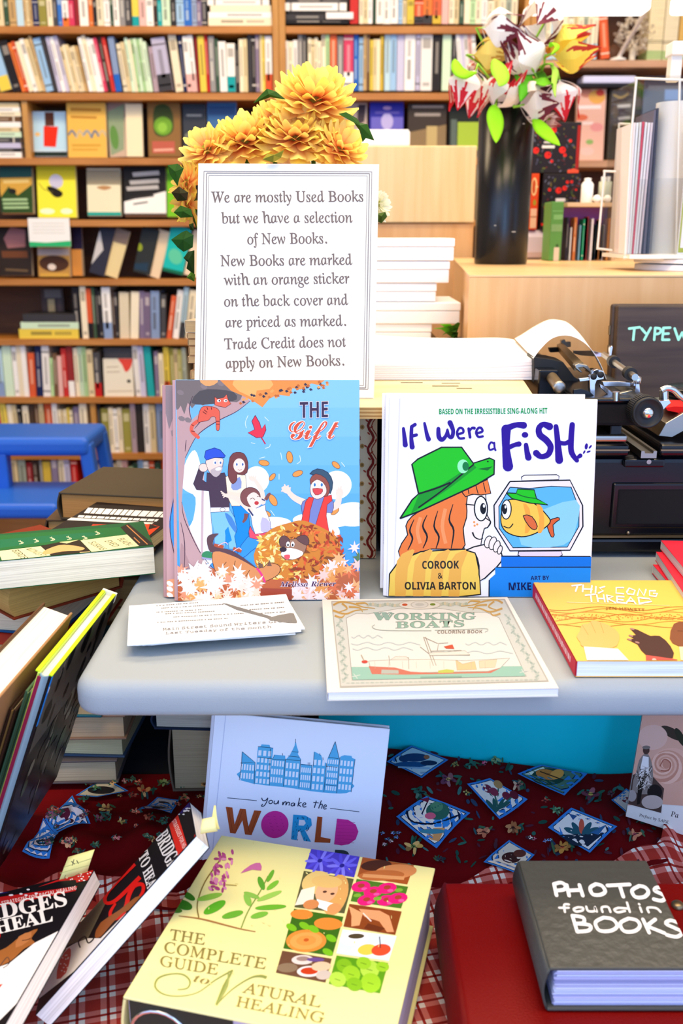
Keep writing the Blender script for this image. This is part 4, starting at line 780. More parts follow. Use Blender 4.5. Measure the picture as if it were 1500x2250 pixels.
def tulip(label, p, bulb, tip, Y, base, flame, spin=0.0, wide=1.0, leaves=(), stemcol='8cc43c', dep=0.0):
    B0 = aty(*bulb, Y); B1 = aty(*tip, Y + dep); ax = B1 - B0; B0 = B0 - ax * .10; ax = ax * 1.16; L = ax.length; e1, e2, d = basis(ax); R_ = L * .47 * wide
    r = thing('paper_tulip', label, 'paper flower', Matrix.Translation(B0), 'origami tulips in the black vase')
    mb = MB(); rnd = random.Random(int(bulb[0] * 7 + bulb[1])); base = rgb(base); flame = rgb(flame)
    for k in range(4):
        st_ = [(rnd.uniform(-.8, .8), rnd.uniform(.14, .34), rnd.uniform(.18, .55), rnd.uniform(-.5, .5)) for _ in range(4)]
        th0 = spin + k * pi / 2
        def fn(u, v):          # u along the petal, v across it
            s_ = u * L; half = (sin(min(1, u / .42) * pi / 2) if u < .42 else max(0, (1 - u) / .58) ** .8) * .78
            rad = R_ * (sin(min(1, u / .4) * pi / 2) * (1 - .85 * max(0, u - .4)) + .95 * max(0, u - .76) ** 1.2)
            an = th0 + (v - .5) * 2 * half; fold = 1 + .10 * abs(v - .5) * 2
            # flat folded facets between the petal's middle and its edges
            rr = rad * (cos(half * .5) / max(.6, cos(abs(an - th0) - half * .5))) * fold
            return e1 * cos(an) * rr + e2 * sin(an) * rr + d * s_
        def cf(u, v):
            x = (v - .5) * 2
            for c0, w0, u0, sl in st_:
                if u > u0 and abs(x - (c0 + sl * (1 - u))) < w0 * min(1, (u - u0) / (1 - u0) * 1.7) * (1 if u < .8 else 1.2): return flame
            if u > .93: return flame
            if abs(x) > .9 and u > .5: return flame
            return base
        nu, nv = 16, 14
        V = [fn(i / nu, j / nv) for j in range(nv + 1) for i in range(nu + 1)]
        for j in range(nv):
            for i in range(nu):
                c = cf((i + .5) / nu, (j + .5) / nv); q = [j * (nu + 1) + i, j * (nu + 1) + i + 1, (j + 1) * (nu + 1) + i + 1, (j + 1) * (nu + 1) + i]
                mb.face([V[z] for z in q], [c] * 4, 0, False)
    mb.build('petals', 'petal', r, weld=True, solid=.0006)
    root = Vector((Vx, Vy, ZC + .05)) + Vector((rnd.uniform(-.02, .02), rnd.uniform(-.02, .02), 0)); mouth = Vector((Vx + rnd.uniform(-.025, .025), Vy + rnd.uniform(-.025, .025), ZC + vh - .004))
    path = [root - B0, mouth - B0, (mouth.lerp(B0, .5) + Vector((0, 0, .02)) - B0), -d * .012, d * .01]
    MB().tube([Vector((*q,)) for q in path], .0026, stemcol, 8).build('stem', 'print', r)
    for (pts, Yl, colr, wd) in leaves:
        P = [aty(x, y, Yl - .012 * i) - B0 for i, (x, y) in enumerate(smooth([(pts[0][0] * 1.12 - pts[1][0] * .12, pts[0][1] * 1.12 - pts[1][1] * .12)] + pts[1:-1] + [(pts[-1][0] * 1.2 - pts[-2][0] * .2, pts[-1][1] * 1.2 - pts[-2][1] * .2)], False, 4))]; nl = len(P) - 1
        def lf(u, v, P=P, nl=nl, wd=wd):
            i = min(int(u * nl), nl - 1); c = P[i].lerp(P[i + 1], u * nl - i); t = (P[min(i + 1, nl)] - P[max(i - 1, 0)]).normalized(); s2 = t.cross(Vector((0, -1, .15))).normalized()
            h = wd * .86 * sin(pi * min(1, max(0, u ** .85 * .985 + .012))) ** .9; return c + s2 * (v - .5) * 2 * h + Vector((0, -.004, 0)) * (1 - (2 * v - 1) ** 2)
        MB().grid(lf, 16, 4, colr).build('leaf', 'petal', r, solid=.0006)
    return r
K = lambda L: [(990 + x * .22, 20 + y * .22) for x, y in L]
LG, DG = '9ee61e', '4c9a18'
BW, BR, WR = 'fdfaf8', '803444', 'e03040'
tulip('burgundy-streaked white paper tulip at top left, opening to the right', 0, K([(345, 190)])[0], K([(700, 215)])[0], 2.20, BW, BR, .3)
tulip('burgundy-streaked white paper tulip at the very top of the bouquet', 0, K([(960, 70)])[0], K([(800, 270)])[0], 2.22, BW, BR, .8, 1.05, dep=-.05)
tulip('large burgundy-streaked white paper tulip opening upward in the bouquet centre', 0, K([(820, 610)])[0], K([(620, 260)])[0], 2.17, BW, BR, .2, .95)
tulip('yellow paper tulip with red streaks pointing right', 0, K([(1030, 440)])[0], K([(1430, 320)])[0], 2.20, 'fbee6c', 'd04838', .6, 1.0, [(K([(985, 380), (1010, 350), (1040, 345), (1060, 390), (1010, 445)]), 2.17, LG, .008)])
tulip('golden yellow paper tulip at the left, behind a lime leaf', 0, K([(245, 460)])[0], K([(580, 480)])[0], 2.21, 'f6e078', 'd8a840', .1, .95, [(K([(440, 510), (480, 600), (510, 700), (485, 760)]), 2.14, 'a8e83c', .020)])
tulip('red-streaked white paper tulip drooping at the lower left', 0, K([(240, 650)])[0], K([(130, 1030)])[0], 2.16, 'faf4f0', WR, .5, 1.15, [(K([(45, 510), (70, 600), (150, 660), (245, 640)]), 2.18, LG, .016)])
tulip('red-streaked white paper tulip in the centre above the vase mouth', 0, K([(450, 950)])[0], K([(655, 590)])[0], 2.14, 'f6eeec', WR, .9, .85, [(K([(440, 965), (440, 1060), (450, 1200), (450, 1315)]), 2.13, LG, .020)])
tulip('burgundy-streaked white paper tulip at the lower right over the vase rim', 0, K([(720, 960)])[0], K([(1030, 900)])[0], 2.13, 'f2e8e2', BR, .4, 1.25, [(K([(840, 1090), (900, 1180), (980, 1270), (1070, 1350)]), 2.12, LG, .018)])
tulip('red-streaked white paper tulip drooping at the far right', 0, K([(1090, 740)])[0], K([(1140, 1100)])[0], 2.19, 'f4eef0', WR, .2, 1.05, [(K([(1000, 560), (1045, 620), (1030, 740), (1040, 860)]), 2.13, 'b4e05c', .008), (K([(820, 715), (900, 720), (960, 760), (1005, 745)]), 2.15, '74c81c', .016)])
tulip('small mauve and red paper tulip under the right-hand blooms', 0, K([(960, 1100)])[0], K([(1100, 1130)])[0], 2.18, 'd8bcb8', 'a03040', .7, .9)
tulip('brown and orange paper tulip half hidden behind the centre bloom', 0, K([(940, 480)])[0], K([(960, 270)])[0], 2.27, 'dca048', '8c3418', .5, .85, [(K([(870, 640), (930, 580), (980, 540), (1020, 560)]), 2.22, '8cc83c', .010)])
tulip('pale pink paper tulip at the left edge behind the lime leaf', 0, K([(180, 620)])[0], K([(250, 540)])[0], 2.26, 'f4e0d8', 'd86858', .4, .9, [(K([(690, 620), (720, 660), (740, 760), (700, 900)]), 2.22, '58b818', .022), (K([(820, 640), (880, 650), (940, 700)]), 2.24, DG, .014)])

# ------------------------------------------------------------------ clear rack with brochures
rc = atz(1492, 590, ZC); Rx, Ry = rc.x, 1.86; Rr = (1610 - 1385) / 2 * 1.92 / FPX
r = thing('brochure_rack', 'clear acrylic spinning rack with white post on the counter', 'rack', Matrix.Translation((Rx, Ry, ZC + .0006)))
MB().lathe([(Rr, 0), (Rr, .010), (Rr * .3, .0105)], 56, 'f6f6f4').build('base_disc', 'gloss', r)
MB().lathe([(Rr * 1.02, .013), (Rr * 1.02, .020), (Rr * .3, .0205)], 56, 'faf9f6').build('turntable', 'gloss', r)
px_ = lambda x, y, Y: aty(x, y, Y) - Vector((Rx, Ry, ZC + .0006))
a = px_(1436, 572, 1.80); b = px_(1500, 218, 1.80)
MB().lathe([(.034, .0208), (.034, b.z)], 40, 'f8f4ec', T=Matrix.Translation((px_(1468, 400, 1.84).x + .004, -.01, 0))).build('post', 'gloss', r)
ztop = px_(1400, 172, 1.80).z
def pane(name, x0, x1, z0, z1, Y0, Y1=None, th=.003):
    Y1 = Y0 if Y1 is None else Y1; MB().mesh([(x0, Y0, z0), (x1, Y1, z0), (x1, Y1, z1), (x0, Y0, z1)], [(0, 1, 2, 3)]).build(name, 'acrylic', r, solid=th)
xL = px_(1398, 400, 1.80).x; xR = xL + .19
pane('panel', xL, xR, .03, ztop, -.06); pane('panel', xL, xL - .015, .03, ztop, -.06, .09); pane('panel', xL - .015, xR - .02, .03, ztop, .09); pane('pocket_front', xL - .006, px_(1440, 400, 1.78).x, .03, px_(1392, 394, 1.78).z, -.085); pane('pocket_front', px_(1440, 400, 1.78).x, xR, .03, px_(1470, 392, 1.78).z, -.085)
pane('panel', px_(1322, 400, 1.90).x, px_(1352, 400, 1.90).x, px_(1330, 550, 1.90).z, px_(1330, 375, 1.90).z, .02)
for (x0, y0, x1, y1, Y) in ((1394, 172, 1500, 176, 1.80), (1398, 172, 1386, 300, 1.80), (1386, 300, 1372, 570, 1.80), (1493, 172, 1484, 570, 1.80), (1328, 376, 1312, 548, 1.88), (1360, 270, 1346, 545, 1.93), (1325, 376, 1352, 377, 1.88), (1312, 546, 1344, 550, 1.88), (1360, 272, 1384, 273, 1.93), (1368, 566, 1500, 574, 1.79)):
    MB().tube([px_(x0, y0, Y), px_(x1, y1, Y)], .0022, 'ece6d8', 8).build('acrylic_edge', 'acrylic_edge', r)
MB().box(xL - .01, xR, -.09, .1, .0215, .0285, 'f4f0e4').build('tray', 'gloss', r)
o = MB(); a = px_(1478, 164, 1.84); b = px_(1492, 106, 1.84); T_ = (a.x + b.x) / 2
o.box(T_ - .010, T_ + .010, -.024, .0, ztop + .001, b.z - .01, 'f0e8d8'); o.box(T_ - .012, T_ + .014, -.032, .008, b.z - .012, b.z + .010, 'faf4ea'); o.build('top_hook', 'print', r, bevel=.002)
MB().box(xL - .002, xR, -.063, .092, ztop + .0005, ztop + .004, '2a2824').build('top_frame', 'acrylic', r)
# brochures in the left pocket, leaning
for i, (xt, xb_, k, t_) in enumerate(((1396, 1376, 'f0e4e0', 268), (1402, 1381, 'e8ecec', 268), (1409, 1386, 'f2f0ee', 267), (1415, 1390, 'd84858', 266), (1421, 1394, 'f0ecec', 267), (1428, 1399, 'f4f0f0', 268), (1434, 1406, 'e8d8dc', 268), (1441, 1416, '6c6470', 240), (1447, 1424, '3c3844', 236))):
    pb_ = px_(xb_, 566, 1.80); pt = px_(xt, t_, 1.80); dx = pt.x - pb_.x
    o = MB(); V = [Vector((pb_.x, y, .0292)) for y in (-.05, .06)] + [Vector((pt.x, y, pt.z)) for y in (-.05, .06)]; th = Vector((.0034, 0, 0))
    o.mesh(V + [v + th for v in V], [(0, 1, 3, 2), (4, 6, 7, 5), (0, 2, 6, 4), (1, 5, 7, 3), (2, 3, 7, 6), (0, 4, 5, 1)], k)
    ob = o.build('brochure', 'print'); ob.matrix_basis = Matrix.Translation((Rx, Ry, ZC + .0006))
    tag(ob, f"{['pink-white', 'pale grey', 'off-white', 'red', 'pale pink', 'white', 'dusty pink', 'grey', 'dark'][i]} brochure standing in the clear rack, {ordw(i + 1)} from its left side", 'brochure', 'brochures in the clear rack')
r2 = thing('leaflet', 'white leaflet with lime border at the right edge of the rack', 'leaflet', Matrix.Translation((Rx, Ry, ZC + .0006)))
a = px_(1483, 566, 1.79); b = px_(1560, 232, 1.79)
MB().box(a.x, b.x, -.078, -.075, .0292, b.z, 'f4f2f4').build('sheet', 'print', r2)
MB().box(a.x + .001, a.x + .004, -.0785, -.0781, .032, px_(1490, 420, 1.79).z, 'a8b43c').box(a.x + .004, b.x, -.0785, -.0781, .032, .040, 'a8b43c').build('border', 'print', r2)
# ------------------------------------------------------------------ things at the back of the counter, between vase and rack
Yk = 2.60
def boxat(name, label, cat, x0, x1, y0, y1, Y, dep, col, m='print', art=None, crop=(0, 0, 1), group=None, z0=None, bev=.002):
    A0 = aty(x0, y1, Y); B0 = aty(x1, y0, Y); zz = A0.z if z0 is None else z0
    r = thing(name, label, cat, Matrix.Translation((A0.x, Y, zz)), group); w, h = B0.x - A0.x, B0.z - zz
    MB().box(0, w, 0, dep, 0, h, col).build('body', m, r, bevel=bev)
    if art:
        A = Art([(x0, y1), (x1, y1), (x1, y0), (x0, y0)], w, h, crop, to3d=lambda x, y, z: (x, -z, y)); art(A); A.build('printed_front', r, m)
    return r, B0.z
c6 = (1150, 230, 1 / 6)
def flowers(pts, A):
    for x, y, q in pts: A.ell(x, y, q, q * .95, 'e0281c', n=9).ell(x + q * .3, y - q * .2, q * .4, q * .35, 'a01810', n=7)
rnd = random.Random(11)
def scatter(A, x0, x1, y0, y1, n):
    for _ in range(n): A.ell(rnd.uniform(x0, x1), rnd.uniform(y0, y1), rnd.uniform(10, 36), rnd.uniform(7, 16), rnd.choice(['5c5c24', '4a4a5c', '3a4a2c', '6a5a28', '5c2424', '606070']), rnd.uniform(0, 180), n=8)
_, z1 = boxat('cushion', 'folded pale mauve cloth at the back of the counter beside the vase', 'cloth', 1130, 1206, 505, 560, 2.62, .14, 'd4c4c8', 'matte', None, z0=ZC + .0006, bev=.018)
def a(A): scatter(A, 230, 750, 930, 1640, 60); flowers([(450, 1130, 45), (535, 1100, 36), (300, 1350, 46), (570, 1020, 24), (630, 1015, 22), (320, 1120, 24), (240, 1580, 20), (700, 1120, 16)], A); A.rect(415, 1232, 555, 1275, 'e8e0d8')
_, z2 = boxat('floral_box', 'lower black gift box with red flowers, upright behind the green book', 'box', 1187, 1276, 381, 505, 2.62, .10, '241e20', 'print', a, c6, 'black floral gift boxes', z0=z1 + .0006)
def a(A): scatter(A, 110, 720, 270, 870, 60); flowers([(150, 595, 46), (380, 330, 46), (320, 655, 48), (520, 590, 48), (560, 655, 26), (625, 470, 24), (380, 735, 22), (150, 355, 22)], A); A.rect(255, 478, 390, 500, 'd8d0c4').rect(232, 530, 410, 565, 'e8e0d4').poly([(610, 850), (700, 830), (770, 850), (770, 890), (610, 890)], 'e85030').rect(715, 270, 760, 830, '9c2018')
boxat('floral_box', 'upper black gift box with red flowers and white title patch, behind the vase', 'box', 1166, 1278, 268, 378.5, 2.62, .10, '241e20', 'print', a, c6, 'black floral gift boxes', z0=z2 + .0006)
def a(A): A.ell(130, 1080, 50, 120, 'e8c07c').ell(125, 1080, 32, 95, 'c04818').poly([(150, 1060), (205, 1080), (150, 1110)], 'e8c07c').ell(150, 1290, 26, 40, 'a09020').rect(90, 1370, 195, 1630, 'e8b890').rect(90, 1470, 195, 1490, 'b87850')
boxat('orange_carton', 'red-orange carton with a tan emblem between the vase and the floral box', 'box', 1158, 1185.5, 381, 505, 2.62, .10, 'd84410', 'print', a, c6, z0=z1 + .0006)
# miniature bookshelf
Ym = 2.48; za = ZC + .0006
A0 = aty(1240, 568, Ym); B0 = aty(1352, 445, Ym); w, h = B0.x - A0.x, B0.z - za
r = thing('miniature_bookshelf', 'miniature bookshelf with purple back wall on the counter', 'shelf', Matrix.Translation((A0.x, Ym, za)))
MB().box(0, w, .07, .078, 0, h - .0101, '9a58a8').build('back_wall', 'print', r)
MB().box(-.002, w + .01, -.004, .08, h - .010, h, 'd8b890').build('top_board', 'print', r, bevel=.001)
MB().box(w, w + .008, 0, .0698, 0, h - .0101, 'c8a880').build('side_board', 'print', r)
r, _ = boxat('book', 'green upright book at the left end of the miniature bookshelf', 'book', 1205, 1239, 443, 567, 2.46, .09, '5c9448', 'print', lambda A: A.rect(375, 1440, 530, 1500, '7cb068').rect(350, 1390, 545, 1400, '7cb068').rect(345, 1560, 540, 1650, '7ca468').rect(410, 1850, 500, 2030, 'd8c8b0').rect(440, 1810, 480, 1850, '3c5c30'), c6, z0=za)
mb_cols = [('302c38', 1241, 1251, 478), ('f0ecec', 1250, 1257, 500), ('c8743c', 1257, 1269, 478), ('88c4e4', 1270, 1277, 495), ('18a070', 1277, 1286, 482), ('c84450', 1287, 1294, 476), ('eee8ea', 1295, 1305, 481), ('20384c', 1305, 1311, 493), ('e09858', 1314, 1321, 482), ('d8d4d8', 1323, 1329, 494), ('dc9450', 1332, 1342, 480)]
for i, (k, x0, x1, yt) in enumerate(mb_cols):
    A1 = aty(x0, 560, Ym + .02); B1 = aty(x1, yt, Ym + .02)
    o = spinebook('miniature_book', B1.x - A1.x - .0008, B1.z - za, .045, k, style=[1, 0, 3, 0, 4, 2, 0, 3, 1, 0, 0][i], mw=Matrix.Translation((A1.x, Ym + .02, za + .0004)))
    tag(o, f"{['dark', 'white', 'rust', 'sky blue', 'green', 'red', 'off-white', 'navy', 'apricot', 'pale grey', 'orange'][i]} miniature book, {ordw(i + 1)} from the left in the purple miniature bookshelf", 'book', 'miniature books')
zt2 = za + h + .0004
p = aty(1287, 440, Ym + .04); r = thing('bottle', 'white bottle standing on the miniature bookshelf', 'bottle', Matrix.Translation((p.x, Ym + .035, zt2)))
MB().lathe([(.014, 0), (.015, .004), (.015, .044), (.010, .050)], 28, 'f4f2f2').build('body', 'gloss', r); MB().lathe([(.0085, .0504), (.0085, .058), (.002, .059)], 20, 'e8e6e6').build('cap', 'gloss', r)
p = aty(1326, 440, Ym + .04); r = thing('jar', 'small grey-green jar of white swabs on the miniature bookshelf', 'jar', Matrix.Translation((p.x, Ym + .035, zt2)))
MB().lathe([(.014, 0), (.016, .003), (.016, .05), (.0145, .05), (.0145, .004), (.001, .004)], 28, 'b4b8a4').build('body', 'gloss', r)
mb = MB()
for i in range(9):
    a = i * .7; mb.tube([(.006 * cos(a), .006 * sin(a), .01), (.010 * cos(a), .010 * sin(a), .062)], .0018, 'faf8f4', 8)
mb.build('swabs', 'matte', r)
for i, x in enumerate((1310, 1333)):
    p = aty(x, 442, Ym + .01); o = MB().lathe([(.003, 0), (.009, .004), (.010, .010), (.006, .016), (.001, .018)], 20, 'fdfbf6').build('pompom', 'matte'); o.location = (p.x, Ym + .008, zt2)
    tag(o, ['left white ball in front of the grey-green jar', 'right white ball in front of the grey-green jar'][i], 'ball')
# ------------------------------------------------------------------ paper sign and the yellow chrysanthemums behind it
qs = [(441, 870), (836, 876), (818, 360), (420, 358)]
Pm = atz(640, 873, ZR + .001); t = radians(15); a = radians(-3)
ex = Vector((cos(a), sin(a), 0)); hb = Vector((-sin(a), cos(a), 0)); ey = hb * sin(t) + Vector((0, 0, 1)) * cos(t)
mw, w, h = fit(qs, Pm, ex.cross(ey))
r = thing('paper_sign', 'white framed paper sign about used and new books, standing on the plywood', 'sign', mw)
MB().box(.001, w - .001, .001, h - .001, -.0014, -.0002, 'ede8d8').build('sheet', 'print', r)
MB().box(0, w, .0, h, -.0034, -.0015, 'e8e2d2').build('backing', 'gloss', r)
MB().box(.02, w - .02, 0, .004, -.05, -.0035, 'e8e2d2').build('stand_foot', 'gloss', r)
A = Art(qs, w, h, z0=.0001); ink = '6e615c'
for t_, x0, y0, x1, y1 in (('We are mostly Used Books', 452, 445, 788, 443), ('but we have a selection', 477, 491, 767, 489), ('of New Books.', 538, 537, 714, 535), ('New Books are marked', 481, 585, 772, 582), ('with an orange sticker', 491, 627, 767, 623), ('on the back cover and', 495, 674, 768, 670), ('are priced as marked.', 501, 720, 766, 716), ('Trade Credit does not', 500, 768, 768, 762), ('apply on New Books.', 507, 810, 767, 803)):
    A.text(t_, (x0, y0), (x1, y1), 24, ink, 'roman', .014)
for i, (l, t_, r_, b) in enumerate(((434, 376, 803, 854), (440, 380, 798, 851), (445, 385, 793, 846))):
    k = lambda x, y: (x + (y - 376) * .039, y + (x - 434) * .004)
    P = [k(l, t_), k(r_, t_), k(r_, b), k(l, b)]
    for j in range(4): A.line([P[j], P[(j + 1) % 4]], [1.5, 2.2, 1.2][i], '8c8784')
A.build('lettering', r)

def chrys(label, c, axis, Rpx, Y, seed, n=120,  stemto=None, leaves=(), pale=('fff270', 'fff08a'), core='f0480c', group='yellow chrysanthemums behind the paper sign', stems=True):
    Y += .040; C0 = aty(c[0], c[1] + 3, Y); R_ = Rpx * Y / cos(PITCH) / FPX; e1, e2, d = basis(Vector(axis)); rnd = random.Random(seed)
    r = thing('chrysanthemum', label, 'flower', Matrix.Translation(C0), group)
    mb = MB(); ga = pi * (3 - sqrt(5)); n = int(n * .62)
    for i in range(n):
        f = (i + .5) / n; pol = radians(6 + 96 * f ** .8); az = i * ga + rnd.uniform(-.12, .12)
        out = (e1 * cos(az) + e2 * sin(az)); dr = out * sin(pol) + d * cos(pol); L = R_ * (.66 + .42 * f) * rnd.uniform(.86, 1.12); wd = R_ * (.130 + .075 * f) * rnd.uniform(.85, 1.15)
        tn = d.cross(out).normalized() if out.length else e1; nr = dr.cross(tn).normalized(); base = dr * R_ * .06 - d * R_ * .12
        curl = -.34 + .30 * f; tipc = rgb(mix(pale[0], pale[1], rnd.random())); midc = rgb(mix('ffe07c', 'ffbc74', .25 + .5 * rnd.random())) if core != 'd8d86c' else rgb(mix('f4f2dc', 'e8e8c8', .25 + .5 * rnd.random())); c0 = rgb(core); pts = []; cols = []
        NS = 6
        for s_ in range(NS + 1):
            u = s_ / NS; hw = wd * (.42 + .58 * sin(min(1, u * 1.15) * pi * .62)) * (1 if u < .82 else (1 - (u - .82) / .18 * .72)); bend = curl * L * (u * u) - .10 * L * sin(pi * u)
            p = base + dr * L * u + nr * bend; cc = tuple(c0[q] + (midc[q] - c0[q]) * min(1, u / .46) if u < .46 else midc[q] + (tipc[q] - midc[q]) * (u - .46) / .54 for q in range(4))
            pts += [p - tn * hw - nr * hw * .45, p, p + tn * hw - nr * hw * .45]; cols += [cc] * 3
        Fs = []
        for s_ in range(NS):
            for q in (0, 1): k = s_ * 3 + q; Fs.append((k, k + 1, k + 4, k + 3))
        mb.mesh(pts, Fs, 'ffffff', 0, True, cols)
    mb.build('petals', 'petal', r)
    MB().lathe([(.001, -R_ * .26), (R_ * .16, -R_ * .22), (R_ * .26, -R_ * .05), (R_ * .12, R_ * .08)], 14, 'b8b038', T=frame(Vector((0, 0, 0)), e1, e2, d)).build('calyx', 'petal', r)
    if stems:
        ft = Vector(stemto) - C0 if stemto else Vector((0, .05, ZR + .001 - C0.z)); MB().tube([-d * R_ * .2, -d * R_ * .5 + ft * .15, ft * .6 - d * R_ * .2, ft], .003, '4c7428', 8).build('stem', 'petal', r)
    for pts, Yl, colr in leaves:
        P = [aty(x, y, Yl) - C0 for x, y in pts]; cen = sum(P, Vector()) / len(P); mb = MB(); L = len(P)
        for i in range(L): mb.face([cen + Vector((0, -.006, .001)), P[i], P[(i + 1) % L]], mix(colr, '1c3c10', .25 * (i % 2)))
        mb.build('leaf', 'petal', r, solid=.0005)
    return r
KF = lambda L: [(360 + x / 3, 130 + y / 3) for x, y in L]
lf = lambda L, Y=1.25, c='3a6a1c': (KF(L), Y, c)
foot = lambda x: (x, 1.345, ZR + .001)
chrys('topmost large yellow chrysanthemum, above all the others behind the sign', *[(692, 205)], (.15, -.55, 1), 88, 1.275, 1, 130, foot(-.03), [lf([(590, 290), (640, 235), (680, 195), (740, 215), (800, 265), (700, 250)], 1.27)])
chrys('orange-hearted yellow chrysanthemum at the lower left corner above the sign', *[(452, 322)], (-.45, -.75, .75), 60, 1.245, 2, 105, foot(-.14))
chrys('big yellow chrysanthemum seen from the side, left of the centre bloom', *[(536, 298)], (-.1, -.38, 1), 78, 1.26, 3, 120, foot(-.10))
chrys('big yellow chrysanthemum in the centre just above the sign', *[(650, 290)], (.05, -.62, 1), 80, 1.252, 4, 130, foot(-.05), [lf([(650, 660), (680, 625), (740, 630), (790, 600), (770, 650), (720, 680)], 1.235, 'c8b83c')])
chrys('yellow chrysanthemum at the right, beside the green leaf', *[(750, 318)], (.55, -.6, .8), 66, 1.248, 5, 110, foot(.01), [lf([(1150, 360), (1200, 350), (1270, 390), (1290, 420), (1340, 430), (1370, 500), (1385, 535), (1330, 520), (1310, 545), (1290, 470), (1240, 400)], 1.255)])
chrys('small yellow chrysanthemum filling the gap below the topmost bloom', *[(600, 262)], (.1, -.7, .8), 56, 1.268, 6, 80, foot(-.07))
chrys('pale yellow chrysanthemum at the upper left edge of the sign', *[(404, 398)], (-.9, -.5, .25), 46, 1.222, 8, 70, foot(-.17), [lf([(25, 700), (90, 690), (130, 720), (100, 790), (90, 835), (40, 760)], 1.225), lf([(50, 880), (100, 840), (160, 880), (150, 930), (90, 935)], 1.225, '3c3014')], pale=('e8d040', 'f2dc58'))
chrys('small yellow chrysanthemum lowest at the left edge of the sign', *[(406, 450)], (-.9, -.55, -.25), 42, 1.222, 9, 64, foot(-.165), [lf([(65, 1010), (110, 965), (180, 990), (190, 1040), (110, 1045)], 1.225), lf([(48, 1190), (120, 1140), (150, 1130), (195, 1160), (190, 1240), (130, 1270), (90, 1240)], 1.225, '2c5c1c'), lf([(130, 1310), (160, 1270), (200, 1260), (200, 1420), (150, 1380), (160, 1340)], 1.225, '24400f'), lf([(150, 1440), (180, 1400), (205, 1420), (200, 1465)], 1.225, '5c8a24'), lf([(165, 1090), (195, 1080), (195, 1130), (175, 1125)], 1.225, '24400f')], pale=('e4cc3c', 'ecd850'))
chrys('white chrysanthemum peeping out at the right edge of the sign', *[(834, 446)], (.8, -.5, .2), 36, 1.30, 10, 60, (-.02, 1.36, ZR + .001), [([(826, 470), (846, 466), (850, 476), (838, 490), (828, 486)], 1.29, '4c6a24')], pale=('f4f2e0', 'e8ecd0'), core='d8d86c', group='white flower beside the sign')
# small green plant behind the white boxes
pc = aty(985, 738, 1.72); r = thing('potted_plant', 'small green plant between the white boxes and the counter', 'plant', Matrix.Translation((.200, 1.70, ZR + .0006)))
MB().lathe([(.010, 0), (.013, .002), (.014, .018), (.012, .018), (.011, .012), (.001, .012)], 20, '3a2c20').build('pot', 'matte', r)
for i, (x, y, k) in enumerate(((952, 722, '6cb82c'), (966, 712, '8cd43c'), (984, 716, '5c9c24'), (1000, 730, '3c6a1c'), (1006, 708, '4c8424'), (972, 736, '4c7c20'), (994, 744, '2c5414'))):
    tp = aty(x, y, 1.66) - Vector((.200, 1.70, ZR + .0006)); b0 = Vector((.003 * cos(i), .003 * sin(i), .014)); sd = Vector((.006, 0, .002)); md = b0.lerp(tp, .55) + Vector((0, 0, .010))
    MB().face([b0, md - sd, tp, md + sd], k).build('leaf', 'petal', r, solid=.0006)
# tan booklets stacked behind the sign on its left
KT = [(1.05, 'd8bc94'), (1, 'a88458')]
zz = ZR + .0006
for i, (hh, x0, yaw) in enumerate(((14, 408, 4), (20, 403, -3), (14, 410, 2), (16, 398, 0), (21, 400, -4), (15, 398, 3), (13, 396, -2), (27, 392, -16))):
    T_ = hh * 1.27 / FPX; xx = aty(x0 + 6, 760, 1.24).x
    flat('booklet', f"tan booklet behind the sign's left edge, {['lowest', 'second from the bottom', 'third from the bottom', 'fourth from the bottom', 'fourth from the top', 'third from the top', 'second from the top', 'topmost'][i]} of the stack", max(xx, -.217) if i < 7 else xx, 1.262 + .002 * i, yaw, .10, .14, T_ - .0008, zz, ['b89468', 'c49c70', 'a87c50', 'c8a478', 'b48c60', 'a88058', 'c09468', 'd8c4a4'][i], 'c8a878', group='tan booklets behind the sign', hard=False); zz += T_

# ------------------------------------------------------------------ grey cloth-covered table
TX0, TX1, TY0, TY1 = -.252, .80, .803, 1.57
r = thing('display_table', 'grey cloth-covered display table with rounded front edge', 'table', Matrix.Identity(4))
rr = .030; prof = []
for cx, cy, a0 in ((TX1 - rr, TY0 + rr, -90), (TX1 - rr, TY1 - rr, 0), (TX0 + rr, TY1 - rr, 90), (TX0 + rr, TY0 + rr, 180)): prof += [(cx + rr * cos(radians(a0 + 15 * i)), cy + rr * sin(radians(a0 + 15 * i))) for i in range(7)]
mb = MB(); n = len(prof); cen = (.3, 1.15)
rings = []; eb = .014
def inset(q): # inset outline towards its centre line
    out = []
    for i, (x, y) in enumerate(prof):
        p0, p1 = prof[i - 1], prof[(i + 1) % n]; dx, dy = p1[0] - p0[0], p1[1] - p0[1]; l = sqrt(dx * dx + dy * dy); out.append((x - dy / l * q, y + dx / l * q))
    return out
zs = [(.716, eb)] + [(.716 + .008 * (1 - cos(radians(a))), .008 * (1 - sin(radians(a)))) for a in (30, 60, 90)] + [(.75 - eb + eb * sin(radians(a)), eb * (1 - cos(radians(a)))) for a in (0, 20, 40, 60, 80, 90)]
V = []
for z, q in zs: V += [(x, y, z) for x, y in inset(q)]
Fs = [(i * n + k, i * n + (k + 1) % n, (i + 1) * n + (k + 1) % n, (i + 1) * n + k) for i in range(len(zs) - 1) for k in range(n)]
mb.mesh(V, Fs, sm=True); mb.mesh(V[-n:], [tuple(range(n))]); mb.mesh(V[:n], [tuple(range(n - 1, -1, -1))]); mb.build('cloth_top', 'grey_cloth', r, weld=True)
for x, y in ((TX0 + .06, TY1 - .05), (TX1 - .06, TY1 - .05), (TX1 - .06, TY0 + .5)): MB().box(x - .018, x + .018, y - .018, y + .018, .0005, .7155).build('leg', 'bench_dark', r)
MB().box(TX0 + .06, TX1 - .06, TY1 - .06, TY1 - .04, .66, .7155).build('rail', 'bench_dark', r)

